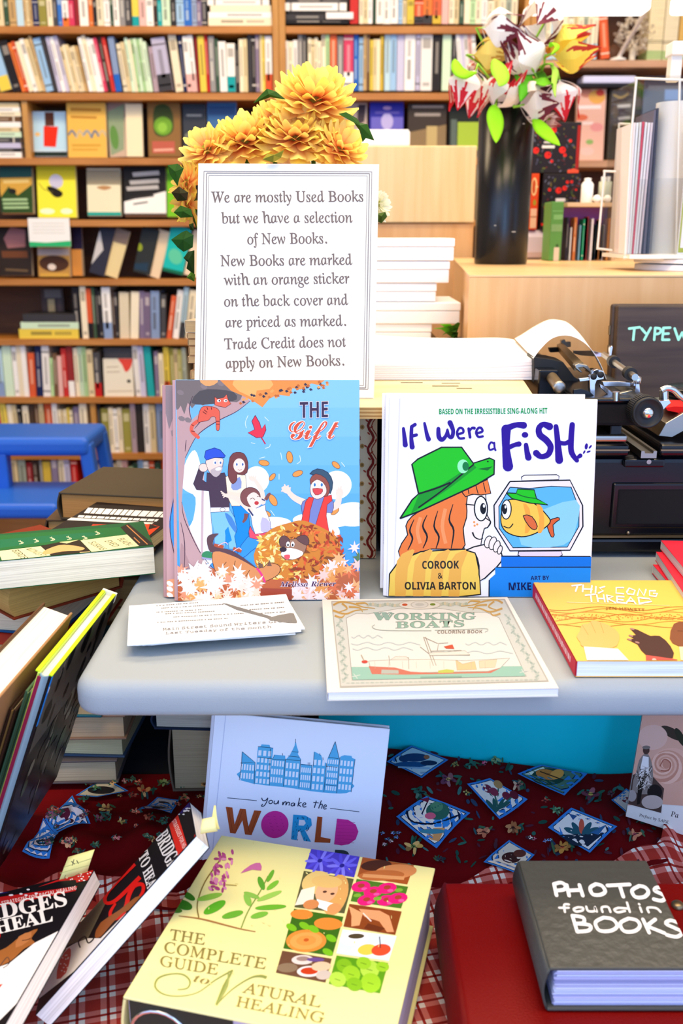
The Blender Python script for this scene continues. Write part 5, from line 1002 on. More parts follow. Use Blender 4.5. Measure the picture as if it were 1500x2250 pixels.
# ------------------------------------------------------------------ standing picture books
TZ = .7512
def gift_art(A):
    for i in range(8): A.rect(100, 40 + i * 200, 1480, 260 + i * 200, mix('8cc8f2', '429be6', i / 7))
    for pts in ([(150, 760), (200, 600), (260, 530), (300, 640), (320, 800), (370, 850), (400, 1300), (300, 1330), (200, 1130), (240, 1030), (260, 870), (190, 820)],): A.poly(pts, 'fbfcff', 3)
    for e in ((700, 740, 90, 95), (820, 1050, 130, 42), (1270, 780, 106, 102), (1390, 990, 150, 88), (1180, 1030, 220, 60), (1240, 1120, 60, 55)): A.ell(*e, 'fafcff', n=30)
    A.poly([(135, 40), (138, 1650), (440, 1440), (330, 1350), (222, 1120), (160, 900), (172, 760), (190, 585), (262, 450), (330, 385), (440, 320), (560, 260), (655, 190), (600, 150), (430, 140)], 'c6a09c')
    A.poly([(250, 150), (228, 240), (240, 320), (300, 270), (400, 220), (470, 150)], '78b8ec')
    A.poly([(138, 1500), (150, 1200), (210, 1350), (330, 1460), (200, 1600)], 'b48e8c', 3)
    A.poly([(133, 40), (560, 48), (600, 150), (560, 200), (500, 190), (440, 210), (380, 200), (320, 220), (280, 200), (245, 240), (215, 200), (190, 280), (165, 220), (135, 250)], '7c706c', 2)
    A.poly([(240, 200), (300, 120), (420, 110), (540, 130), (560, 180), (480, 200), (330, 215)], '565050', 2)
    for (x, y) in ((170, 310), (215, 320), (165, 130), (330, 90), (450, 70)): A.ell(x, y, 26, 18, '8c7c7a', 20, n=7)
    A.poly([(300, 42), (430, 44), (400, 80), (340, 85)], 'e8a868', 2)
    A.poly([(440, 44), (1175, 52), (1130, 85), (1080, 75), (1010, 115), (950, 105), (930, 160), (850, 150), (790, 175), (740, 235), (690, 200), (650, 180), (590, 150), (520, 120)], 'ec9448')
    A.poly([(540, 50), (800, 52), (790, 110), (700, 120), (690, 170), (610, 140), (560, 110)], 'fab666', 2)
    rnd = random.Random(2)
    for _ in range(46):
        x = rnd.uniform(560, 1180); y = 70 + (1180 - x) * .2 + rnd.uniform(-30, 30); A.poly([(x, y), (x + 12, y - 8), (x + 26, y + 6), (x + 8, y + 12)], rnd.choice(['c86c30', 'f0a858', '40384a', 'd87c38']))
    for ln in ([(160, 900), (170, 1000), (215, 1120), (300, 1290), (430, 1440)], [(190, 585), (262, 450), (330, 385), (440, 320), (560, 262), (655, 190)], [(240, 320), (225, 240), (250, 155)], [(200, 460), (190, 540)], [(260, 380), (330, 300)], [(150, 1050), (175, 1200), (170, 1400)]): A.line(ln, [3, 6, 3], '4c3040', 4)
    # cat
    A.line([(280, 330), (245, 360), (242, 400), (285, 440)], 26, 'e8644c', 4, True)
    A.poly([(285, 330), (300, 255), (330, 225), (400, 232), (435, 255), (440, 300), (437, 385), (415, 388), (410, 305), (380, 300), (360, 322), (310, 332)], 'e8644c', 3, '5c2828', 3)
    A.poly([(405, 160), (425, 175), (470, 165), (490, 145), (500, 180), (520, 210), (480, 235), (430, 225), (405, 215)], 'ea6a50', 0, '5c2828', 3)
    for x in (435, 482): A.ell(x, 188, 13, 10, 'ffffff').ell(x + 3, 188, 5, 6, '201818')
    for ln in ([(320, 262), (345, 280)], [(330, 250), (352, 268)], [(255, 360), (238, 352)], [(262, 400), (236, 396)], [(412, 330), (438, 330)], [(412, 350), (438, 350)], [(350, 230), (356, 250)], [(380, 232), (384, 250)]): A.line(ln, 5, '6c2420')
    # leaves in the air
    A.poly([(690, 290), (720, 340), (735, 385), (760, 350), (766, 392), (745, 440), (700, 446), (638, 410), (686, 388), (666, 330)], 'e8384c', 0, '5c1c30', 4); A.line([(730, 440), (750, 470), (762, 490)], 9, 'c82440', 3)
    for (x, y, a, q) in ((752, 622, 10, 1), (934, 582, 80, 1.1), (992, 698, -20, 1), (812, 722, -50, .8), (1262, 638, 40, .9), (818, 888, 60, 1.2), (762, 984, 20, 1.1), (1262, 968, -40, .9)): A.ell(x, y, 38 * q, 20 * q, 'f09c48', a, '6c4020', 3)
    for ln in ([(640, 290), (620, 340), (628, 378)], [(755, 300), (785, 330)], [(660, 480), (690, 486)], [(760, 520), (790, 510), (796, 490)], [(870, 550), (880, 600)], [(1005, 570), (1010, 610), (985, 630)], [(1300, 620), (1325, 650)], [(860, 700), (860, 740)], [(720, 590), (760, 580)], [(800, 960), (830, 1000)]): A.line(ln, 4, 'e8f4ff', 3)
    # man
    A.line([(318, 660), (310, 900), (300, 1290)], 17, 'd0b4b4')
    A.poly([(345, 690), (400, 700), (470, 690), (505, 780), (505, 945), (368, 952), (358, 822), (268, 812), (246, 770), (288, 655), (330, 668), (310, 740), (340, 760)], '4e3a4a', 0, '2c1c2c', 3)
    A.ell(320, 655, 32, 30, 'f8d8c4', 0, '4c3040', 3)
    A.poly([(342, 590), (455, 588), (460, 625), (445, 685), (410, 722), (365, 690), (346, 650)], 'f8d8c4', 2, '4c3040', 3).poly([(372, 670), (455, 640), (445, 690), (412, 722), (380, 705)], 'c4b4b0', 2).ell(427, 664, 22, 12, 'ffffff', -10)
    for x in (402, 440): A.ell(x, 618, 11, 15, 'ffffff').ell(x + 3, 620, 6, 9, '4468a8')
    A.poly([(328, 580), (338, 535), (400, 515), (442, 530), (478, 572), (470, 584), (400, 584), (342, 602)], '3456cc', 0, '1c2c6c', 4)
    A.poly([(368, 965), (505, 950), (545, 1020), (570, 1110), (605, 1245), (500, 1245), (478, 1100), (468, 1245), (388, 1245)], '82c2ee', 0, '2c4c80', 3).poly([(470, 980), (520, 1010), (560, 1100), (556, 1135), (500, 1060)], '4a86c8', 2).poly([(385, 1060), (400, 1245), (388, 1245)], '4a86c8')
    A.poly([(366, 940), (502, 938), (502, 970), (368, 975)], 'ece6ee', 0, '4c3c4c', 3).ell(455, 956, 18, 15, 'ffffff', 0, '4c3c4c', 3)
    # woman
    A.poly([(520, 915), (640, 925), (650, 1080), (620, 1280), (560, 1265), (540, 1150), (560, 1100)], '1e8ade', 0, '143c6c', 3).poly([(470, 1110), (495, 1080), (520, 1180), (480, 1210)], '1e8ade')
    A.poly([(478, 720), (530, 700), (622, 708), (628, 800), (600, 870), (580, 930), (520, 930), (490, 860)], 'f4e4c8', 0, '6c5040', 3).poly([(520, 770), (580, 720), (590, 800), (530, 815)], '8c9cc8', 2)
    A.poly([(495, 690), (510, 580), (555, 546), (612, 558), (638, 620), (632, 690), (596, 708), (560, 700), (560, 742), (530, 772), (505, 740)], '7c4440', 2, '3c1c20', 3)
    A.ell(576, 640, 42, 50, 'fce0cc')
    for x in (558, 600): A.ell(x, 630, 9, 15, 'ffffff').ell(x + 1, 632, 6, 10, '4060a0')
    A.poly([(532, 610), (560, 570), (618, 600), (620, 575), (560, 555), (528, 590)], '7c4440', 2).line([(566, 668), (580, 674), (594, 666)], 3, 'a04040', 3).line([(490, 835), (560, 850), (610, 840)], 30, 'f0dcc0', 3)
    # girl
    A.line([(745, 900), (735, 820), (690, 745)], [40, 34, 22], 'fcdcc4', 4, True).ell(672, 735, 30, 16, 'fcdcc4', 20)
    for i in range(4): A.line([(660 + i * 10, 738), (645 + i * 16, 715)], 8, 'fcdcc4', 0, True)
    A.poly([(640, 935), (700, 945), (760, 920), (765, 960), (800, 1050), (785, 1140), (690, 1135), (660, 1010)], 'f8f6ff', 2, '4c4060', 3).poly([(740, 1010), (798, 1050), (785, 1130), (730, 1110)], 'c4bcf0', 2)
    A.line([(480, 852), (560, 880), (655, 960)], [26, 34, 46], 'fcdcc4', 4, True).line([(640, 950), (675, 1000)], 12, '3c4068').line([(735, 880), (760, 890)], 10, '3c4068')
    for i in range(4): A.line([(480, 850), (445 + i * 6, 825 + i * 14)], 9, 'fcdcc4', 0, True)
    A.ell(655, 865, 72, 70, '84504a', 0, '3c1c20', 3).poly([(630, 870), (680, 830), (730, 870), (738, 910), (700, 942), (660, 935)], 'fce0cc', 3).ell(700, 908, 16, 14, 'c83c3c').line([(655, 880), (672, 872), (688, 884)], 4, '4c2c2c', 2).line([(704, 864), (718, 858), (726, 868)], 4, '4c2c2c', 2)
    A.line([(765, 885), (785, 850), (800, 838)], [26, 22, 10], '84504a', 3).line([(625, 985), (620, 1020), (600, 1050)], [30, 26, 12], '84504a', 3)
    A.poly([(640, 1150), (760, 1160), (740, 1200), (660, 1260), (600, 1310), (560, 1280)], '3c96e4', 2, '1c4080', 3).poly([(655, 1075), (690, 1135), (795, 1115), (830, 1140), (760, 1170), (650, 1160)], 'ea5064', 2, '7c1c30', 3)
    # boy
    A.line([(1040, 905), (970, 870), (920, 820)], [52, 42, 30], 'fcdcc4', 4, True).ell(912, 812, 34, 26, 'fcdcc4', 30)
    for (x, y) in ((882, 800), (900, 778), (925, 785), (940, 800), (880, 822)): A.line([(912, 812), (x, y)], 11, 'fcdcc4', 0, True)
    A.line([(1220, 940), (1275, 920), (1292, 850)], [64, 50, 34], 'fcdcc4', 4, True).ell(1292, 835, 26, 30, 'fcdcc4')
    for (x, y) in ((1270, 815), (1285, 800), (1302, 790), (1310, 815)): A.line([(1292, 840), (x, y)], 11, 'fcdcc4', 0, True)
    A.poly([(1060, 880), (1190, 862), (1250, 900), (1240, 980), (1195, 975), (1180, 1090), (1060, 1060), (1020, 930)], '7c86be', 2, '3c3c60', 3)
    A.poly([(1022, 1045), (1050, 900), (1075, 865), (1110, 870), (1085, 960), (1075, 1060), (1050, 1060)], 'f04034', 0, '7c1818', 3).poly([(1120, 1085), (1160, 940), (1185, 860), (1235, 850), (1240, 890), (1205, 920), (1200, 1000), (1225, 1130)], 'f04034', 0, '7c1818', 3)
    A.poly([(1078, 700), (1130, 664), (1205, 690), (1242, 760), (1226, 842), (1195, 800), (1130, 715)], '3c5468', 2, '1c2838', 4)
    A.poly([(1080, 740), (1120, 700), (1190, 730), (1222, 800), (1205, 860), (1170, 850), (1100, 800)], '985040', 2, '4c2020', 3).poly([(1085, 780), (1130, 740), (1180, 770), (1200, 820), (1180, 860), (1130, 880), (1090, 850)], 'fce0cc', 3, '5c3830', 3)
    for x in (1112, 1162): A.ell(x, 775, 13, 18, 'ffffff').ell(x + 2, 778, 8, 12, '3c78b4')
    A.poly([(1100, 805), (1170, 808), (1160, 840), (1120, 850)], 'e04848', 2, '5c1818', 3)
    # leaf pile with the hidden dog
    A.poly([(685, 1340), (715, 1200), (800, 1100), (940, 1050), (1040, 1035), (1180, 1090), (1290, 1165), (1310, 1260), (1340, 1520), (850, 1520)], 'd8842c', 3)
    rnd = random.Random(9)
    for _ in range(330):
        x = rnd.uniform(700, 1320); top = 1050 + abs(x - 1000) * .28; y = rnd.uniform(top, 1500); k = (x - 700) / 600 + rnd.uniform(-.25, .25)
        c = rnd.choice(['f8d878', 'f4c048', 'fce8a0', 'e09430']) if k < .45 else rnd.choice(['e8642c', 'c84420', 'f08838', 'a03818', '8c4a1c']); a = rnd.uniform(0, 6.3); q = rnd.uniform(16, 34)
        A.poly([(x + q * cos(a), y + q * sin(a)), (x + q * .4 * cos(a + 1.8), y + q * .4 * sin(a + 1.8)), (x - q * cos(a), y - q * sin(a)), (x + q * .4 * cos(a - 1.8), y + q * .4 * sin(a - 1.8))], c)
    A.poly([(905, 1190), (1000, 1165), (1060, 1200), (1040, 1280), (960, 1320), (890, 1310), (880, 1250)], 'a87a5c', 3, '3c2420', 3).poly([(865, 1170), (900, 1145), (940, 1175), (920, 1215), (875, 1225)], '6c4844', 3, '3c2420', 3).poly([(985, 1165), (1050, 1140), (1080, 1180), (1060, 1215)], '6c4844', 3, '3c2420', 3)
    A.poly([(880, 1290), (900, 1245), (950, 1235), (1030, 1260), (1030, 1290), (960, 1320)], 'fff4ec', 3).ell(893, 1246, 26, 19, '3c2830').poly([(900, 1290), (940, 1285), (940, 1312), (915, 1320)], 'ec5a60', 3)
    for x in (928, 962): A.ell(x, 1208, 13, 20, 'ffffff').ell(x, 1213, 6, 10, '201818')
    A.poly([(140, 1420), (420, 1390), (700, 1440), (960, 1480), (1460, 1400), (1465, 1660), (130, 1660)], 'c4683c', 2)
    A.ell(340, 1290, 40, 30, '3c8c5c').line([(300, 1310), (370, 1320)], 12, 'a4a0c4').line([(390, 1215), (460, 1230)], 24, 'b85434').line([(530, 1240), (590, 1260)], 24, 'b85434').line([(420, 1220), (470, 1195), (490, 1210)], 6, 'f4c8c0', 3).line([(530, 1260), (570, 1235), (590, 1250)], 6, 'f4c8c0', 3)
    A.poly([(375, 1290), (420, 1250), (560, 1300), (690, 1380), (755, 1375), (790, 1345), (860, 1362), (872, 1405), (835, 1450), (740, 1490), (620, 1495), (520, 1470), (440, 1460), (395, 1400)], 'dc9258', 3, '4c2818', 4)
    A.poly([(338, 1180), (360, 1140), (425, 1130), (395, 1160), (382, 1205), (410, 1232), (520, 1255), (640, 1335), (690, 1380), (560, 1310), (430, 1262), (362, 1265)], '64464a', 3).line([(702, 1385), (735, 1430), (762, 1490)], 16, 'e83c84', 3)
    A.poly([(715, 1380), (712, 1340), (745, 1355), (750, 1385)], '7c5848').poly([(775, 1370), (795, 1325), (812, 1370)], '7c5848').line([(480, 1340), (455, 1380), (490, 1430)], 4, '4c2818', 3).line([(545, 1330), (530, 1400)], 4, '4c2818').line([(650, 1400), (620, 1450)], 4, '4c2818')
    def star(x, y, q, c, rot):
        P = []
        for i in range(14): rr_ = q * (1 if i % 2 == 0 else .45) * (1 if i % 4 == 0 else .82); P.append((x + rr_ * cos(rot + i * pi / 7), y + rr_ * sin(rot + i * pi / 7)))
        A.poly(P, c)
    for _ in range(95):
        left = rnd.random() < .5; x = rnd.uniform(140, 760) if left else rnd.uniform(960, 1470); top = 1360 + 150 * max(0, (x - 250) / 500) if left else 1560 - 380 * ((x - 960) / 500); y = rnd.uniform(top, 1650)
        star(x, y, rnd.uniform(40, 82), rnd.choice(['fff6ec', 'fffaf4', 'fbd8a8', 'f8b468', 'fce4d0', 'f4a07c'] if left else ['fff0ea', 'fbd0c0', 'f8b878', 'f0a050', 'ffe4dc', 'e87848', '5c7c4c']), rnd.uniform(0, 6))
    for _ in range(16): star(rnd.uniform(160, 620), rnd.uniform(1380, 1620), rnd.uniform(60, 95), rnd.choice(['fffdf8', 'fff8ee']), rnd.uniform(0, 6))
    A.poly([(730, 1535), (960, 1540), (960, 1660), (730, 1660)], 'a84c38')
    for f_, c in ((.022, 'f8ece8'), (0, '42304c')): A.text('THE', (1003 - f_ * 120, 310), (1200 + f_ * 120, 306), 112, c, 'sansb', f_)
    for f_, c in ((.028, 'fff4ee'), (.004, 'dc5434')): A.text('Gift', (928 - f_ * 160, 458), (1275 + f_ * 160, 452), 128, c, 'script', f_)
    for f_, c in ((.03, 'fbeef2'), (.0, '4c2048')): A.text('Melissa Riewer', (872, 1524), (1282, 1516), 38, c, 'bital', f_)
qg = [(385, 1322), (797, 1316), (783, 836), (390, 833)]
mw, w, h = fit_lean(qg, TZ, 14)
r = book('book', 'front copy of the autumn family picture book, cartoon people around a leaf pile', 'book', mw, w, h, .009, '6fb4ea', 'f6f0e4', spine='c49a96', group='copies of one picture book', mt='gloss')
A = Art(qg, w, h, (350, 820, .306667), ink=.80); gift_art(A); A.build('cover_print', r, 'gloss')
A = Art(qg, w, h, z0=.00115)
# the second copy behind it, shifted to the left
off = Vector((-(390 - 362) * 1.13 / FPX, .0, -.0)); mw2 = Matrix.Translation(Vector((-.0145, .0115, 0))) @ mw @ Matrix.Rotation(radians(-.25), 4, 'Z')
h2 = h - .0075
r = book('book', 'second copy of the autumn family picture book, peeping out behind the first', 'book', mw2, w, h2, .009, 'c49a96', 'f6f0e4', spine='b88c8a', group='copies of one picture book', mt='gloss')
A = Art([(0, h2), (w, h2), (w, 0), (0, 0)], w, h2)
A.poly([(0, 0), (.014, 0), (.014, .045), (.008, .038), (.004, .050), (0, .03)], '8c7a7a').poly([(.006, .052), (.011, .050), (.012, .056), (.007, .058)], 'a08684').poly([(.0125, .118), (.006, .140), (.0035, .160), (.007, .178), (.0125, .19)], '3c98e4', 2).line([(.0125, .112), (.0045, .155), (.0075, .185), (.014, .205)], .0009, '4c3040', 3).poly([(0, .222), (.02, .218), (.02, h2), (0, h2)], 'f0a070')
for y in (.226, .232, .239): A.ell(.004, y, .004, .0025, 'fff4ea', 30)
A.build('cover_print', r, 'gloss')

def fish_art(A):
    bk = '120c0c'; gr = '1fc414'; orr = 'f07c34'; pu = '2c0090'
    A.text('BASED ON THE IRRESISTIBLE SING-ALONG HIT', (390, 125), (888, 124), 26, '0e9c38', 'sansb', .004)
    def s(p, w_, sm=5): A.line(p, w_, pu, sm if len(p) > 2 else 0, True)
    s([(224, 190), (229, 235), (232, 266)], [14, 20, 24]); s([(262, 182), (260, 235), (264, 276)], [16, 18, 24]); s([(262, 182), (278, 172)], 16); s([(262, 226), (284, 220)], 15)
    s([(322, 166), (332, 215), (340, 240)], [12, 18, 22]); s([(386, 192), (388, 228), (402, 243), (420, 225), (428, 196)], [18, 22, 20, 16, 10]); s([(428, 196), (434, 226), (448, 230), (454, 200), (440, 164)], [10, 16, 18, 18, 24])
    s([(472, 218), (500, 210), (498, 192), (482, 190), (472, 212), (482, 236), (504, 236)], 11); s([(526, 192), (532, 232)], 13); s([(528, 208), (540, 190), (552, 190)], [8, 11, 14]); s([(560, 214), (588, 206), (584, 190), (570, 190), (560, 210), (570, 230), (590, 228)], 11)
    s([(642, 262), (628, 256), (618, 272), (622, 290), (638, 286)], 9); s([(643, 258), (644, 280), (648, 292)], 9)
    s([(698, 196), (696, 280), (704, 366)], [44, 34, 48]); s([(704, 190), (744, 176), (778, 178)], [30, 24, 32]); s([(704, 282), (736, 268), (756, 264)], [22, 20, 24]); A.ell(784, 222, 15, 13, pu); s([(788, 268), (792, 300), (798, 326)], [20, 24, 30])
    s([(896, 184), (868, 174), (848, 192), (852, 222), (882, 248), (900, 278), (888, 312), (856, 322), (834, 306)], [34, 24, 26, 30, 30, 28, 26, 24, 30]); s([(926, 184), (932, 250), (938, 338)], [22, 26, 36]); s([(1000, 176), (994, 240), (994, 300), (1018, 340)], [24, 26, 26, 20]); s([(934, 256), (966, 262), (996, 246)], 20); s([(1000, 318), (1016, 328), (1034, 318)], [22, 12, 20])
    for e in ((1062, 276, 7, 14, 10), (1080, 278, 4, 10, 40), (1052, 302, 4, 9, 30), (1072, 300, 10, 4, -20)): A.ell(*e[:4], pu, e[4])
    # hair and face
    A.poly([(510, 500), (600, 488), (606, 590), (622, 620), (608, 646), (592, 652), (582, 690), (575, 730), (500, 752), (490, 640)], 'fbeadc', 0, bk, 5)
    A.poly([(260, 596), (330, 556), (500, 480), (512, 540), (512, 600), (496, 650), (500, 700), (490, 745), (350, 745), (204, 782), (212, 720), (240, 680), (232, 640)], orr, 2, bk, 5)
    A.poly([(490, 482), (610, 426), (624, 490), (580, 498), (540, 494), (508, 506)], orr, 0, bk, 5)
    for ln in ([(330, 590), (310, 640), (330, 690), (310, 742)], [(380, 570), (362, 640), (384, 690), (370, 742)], [(450, 540), (432, 610), (452, 660), (440, 742)], [(270, 610), (250, 660), (262, 700), (240, 750)], [(520, 470), (524, 494)], [(556, 455), (566, 492)], [(590, 440), (600, 486)]): A.line(ln, [3, 10, 4] if len(ln) > 2 else 4, bk, 4)
    for ln in ([(300, 600), (285, 660), (298, 720)], [(415, 560), (400, 640), (415, 720)]): A.line(ln, 16, 'f8985a', 4)
    A.line([(508, 540), (548, 544)], 5, bk).ell(578, 560, 30, 56, 'ffffff', 0, bk, 6).ell(588, 560, 14, 26, bk).ell(592, 548, 5, 8, 'ffffff')
    for (x, y) in ((546, 622), (560, 632), (548, 638)): A.ell(x, y, 5, 5, 'f09848')
    A.line([(538, 668), (548, 690), (570, 700), (586, 694)], [8, 6, 5, 4], bk, 4).line([(600, 604), (622, 622), (606, 646), (594, 648)], 5, bk, 4)
    # hat
    A.poly([(205, 606), (262, 520), (292, 492), (262, 356), (290, 332), (400, 278), (492, 278), (545, 352), (620, 328), (642, 338), (640, 402), (560, 450), (430, 510), (300, 570)], gr, 0, bk, 7)
    A.poly([(296, 488), (400, 450), (545, 356), (560, 372), (430, 470), (300, 556), (255, 585)], '14961c', 0).line([(292, 492), (370, 468), (440, 440)], 8, bk, 3).line([(290, 556), (370, 500), (440, 446), (548, 356)], 7, bk, 3)
    A.ell(498, 366, 26, 32, '9cf0b4').ell(510, 366, 15, 21, '0f7a38').ell(612, 344, 4, 4, bk).poly([(566, 378), (634, 366), (610, 386)], '0f6c1c')
    # arm and shirt
    A.poly([(155, 860), (200, 800), (300, 757), (500, 745), (550, 760), (568, 850), (572, 950), (470, 962), (150, 962)], 'fbd058', 0, bk, 6)
    for x in (180, 262, 344, 426): A.poly([(x, 962), (x + 10, 800), (x + 60, 755), (x + 92, 752), (x + 60, 830), (x + 48, 962)], 'f4b44c', 2)
    A.poly([(508, 750), (590, 724), (640, 752), (668, 760), (668, 800), (620, 850), (570, 888), (566, 820), (548, 762)], 'fbe8da', 2, bk, 6)
    for (x, y, rx, ry) in ((610, 712, 17, 28), (630, 718, 16, 30), (648, 732, 14, 27), (662, 748, 10, 20)): A.ell(x, y, rx, ry, 'fbeadc', 18, bk, 4)
    # table, bowl, fish
    A.rect(668, 778, 1075, 828, '0f72d8').rect(640, 828, 1075, 965, '1d88e2').line([(668, 776), (1072, 776)], 5, bk).line([(650, 827), (1072, 824)], 4, bk); A.poly([(612, 965), (614, 880), (650, 850), (700, 830), (700, 965)], '1d88e2').line([(610, 962), (612, 884)], 5, bk)
    A.poly([(765, 415), (780, 407), (925, 405), (936, 412), (934, 428), (768, 433)], 'f4eefc', 0, bk, 4)
    A.poly([(712, 436), (985, 430), (1040, 545), (1040, 640), (980, 748), (708, 752), (640, 640), (638, 545)], 'efe6f6', 0, bk, 6).poly([(712, 462), (800, 468), (900, 458), (990, 462), (1024, 560), (1022, 640), (968, 734), (722, 738), (660, 650), (660, 550)], '5cb4ec', 0, bk, 4)
    A.poly([(800, 600), (1010, 520), (1010, 640), (950, 725), (760, 725)], '8ccef4', 3)
    A.poly([(748, 754), (940, 752), (945, 770), (930, 778), (756, 778), (744, 770)], 'e4d4ec', 0, bk, 4)
    A.poly([(880, 618), (925, 600), (935, 610), (905, 634), (910, 680), (896, 688), (878, 640)], 'd8602c', 2, bk, 4)
    A.poly([(668, 610), (690, 530), (740, 518), (820, 536), (878, 590), (890, 626), (830, 670), (760, 688), (690, 664)], 'fbc84c', 4, bk, 5)
    for x in (770, 830): A.poly([(x, 535), (x + 30, 560), (x + 34, 650), (x + 6, 672), (x + 14, 600)], 'f4a83c', 2)
    A.poly([(770, 592), (810, 596), (834, 640), (820, 656), (796, 640)], 'dc6a34', 2, bk, 4).line([(680, 640), (706, 648), (724, 628)], 5, bk, 3).ell(694, 564, 22, 44, 'ffffff', 4, bk, 5).ell(686, 562, 12, 24, bk).ell(690, 552, 4, 7, 'ffffff')
    A.poly([(694, 488), (740, 490), (746, 470), (822, 474), (832, 514), (884, 543), (800, 534), (720, 514)], gr, 0, bk, 5).line([(742, 492), (780, 506), (832, 514)], 5, '0f6c1c', 3)
    for t_, x0, x1, y, hh, c in (('COROOK', 306, 475, 835, 36, '2a2016'), ('&', 378, 400, 880, 28, '2a2016'), ('OLIVIA BARTON', 225, 550, 930, 35, '2a2016'), ('ART BY', 800, 884, 884, 19, '0a1a5c'), ('MIKE C', 700, 842, 930, 35, '0a1650')): A.text(t_, (x0, y), (x1, y - 2), hh, c, 'sansb', .005)
qf = [(848, 1312), (1292, 1311), (1317, 879), (856, 873)]
mw, w, h = fit_lean(qf, TZ, 9)
r = book('book', 'white picture book about a fish, girl in green hat facing a fishbowl', 'book', mw, w, h, .011, 'e6e4ec', 'fbf8f4', spine='f0ecf0', mt='gloss')
A = Art(qf, w, h, (780, 850, .48), ink=.78); A.line([(208, 50), (172, 966)], 5, 'e6e0ea'); fish_art(A); A.build('cover_print', r, 'gloss')
A = Art(None, .011, h, clip=False, to3d=lambda x, y, z: (-.0042 - z, y, -x)); rnd = random.Random(4)
for y0, y1, c in ((.02, .035, 'f0c060'), (.06, .12, '3c2c90'), (.122, .128, 'c03020'), (.13, .18, '3c3430'), (.19, .215, '5c5450')):
    y = y0
    while y < y1: q = rnd.uniform(.001, .0025); A.poly([(.004, y), (.007, y), (.007, y + q), (.004, y + q)], c); y += q + .001
A.build('spine_print', r, 'gloss')
# thin board-book behind it whose top edge shows
mw2 = Matrix.Translation(Vector((-.003, .0135, .0045))) @ mw
r = book('book', 'plain white book standing right behind the fish picture book', 'book', mw2, w - .008, h - .001, .006, 'e8e4e4', 'fbf8f4')

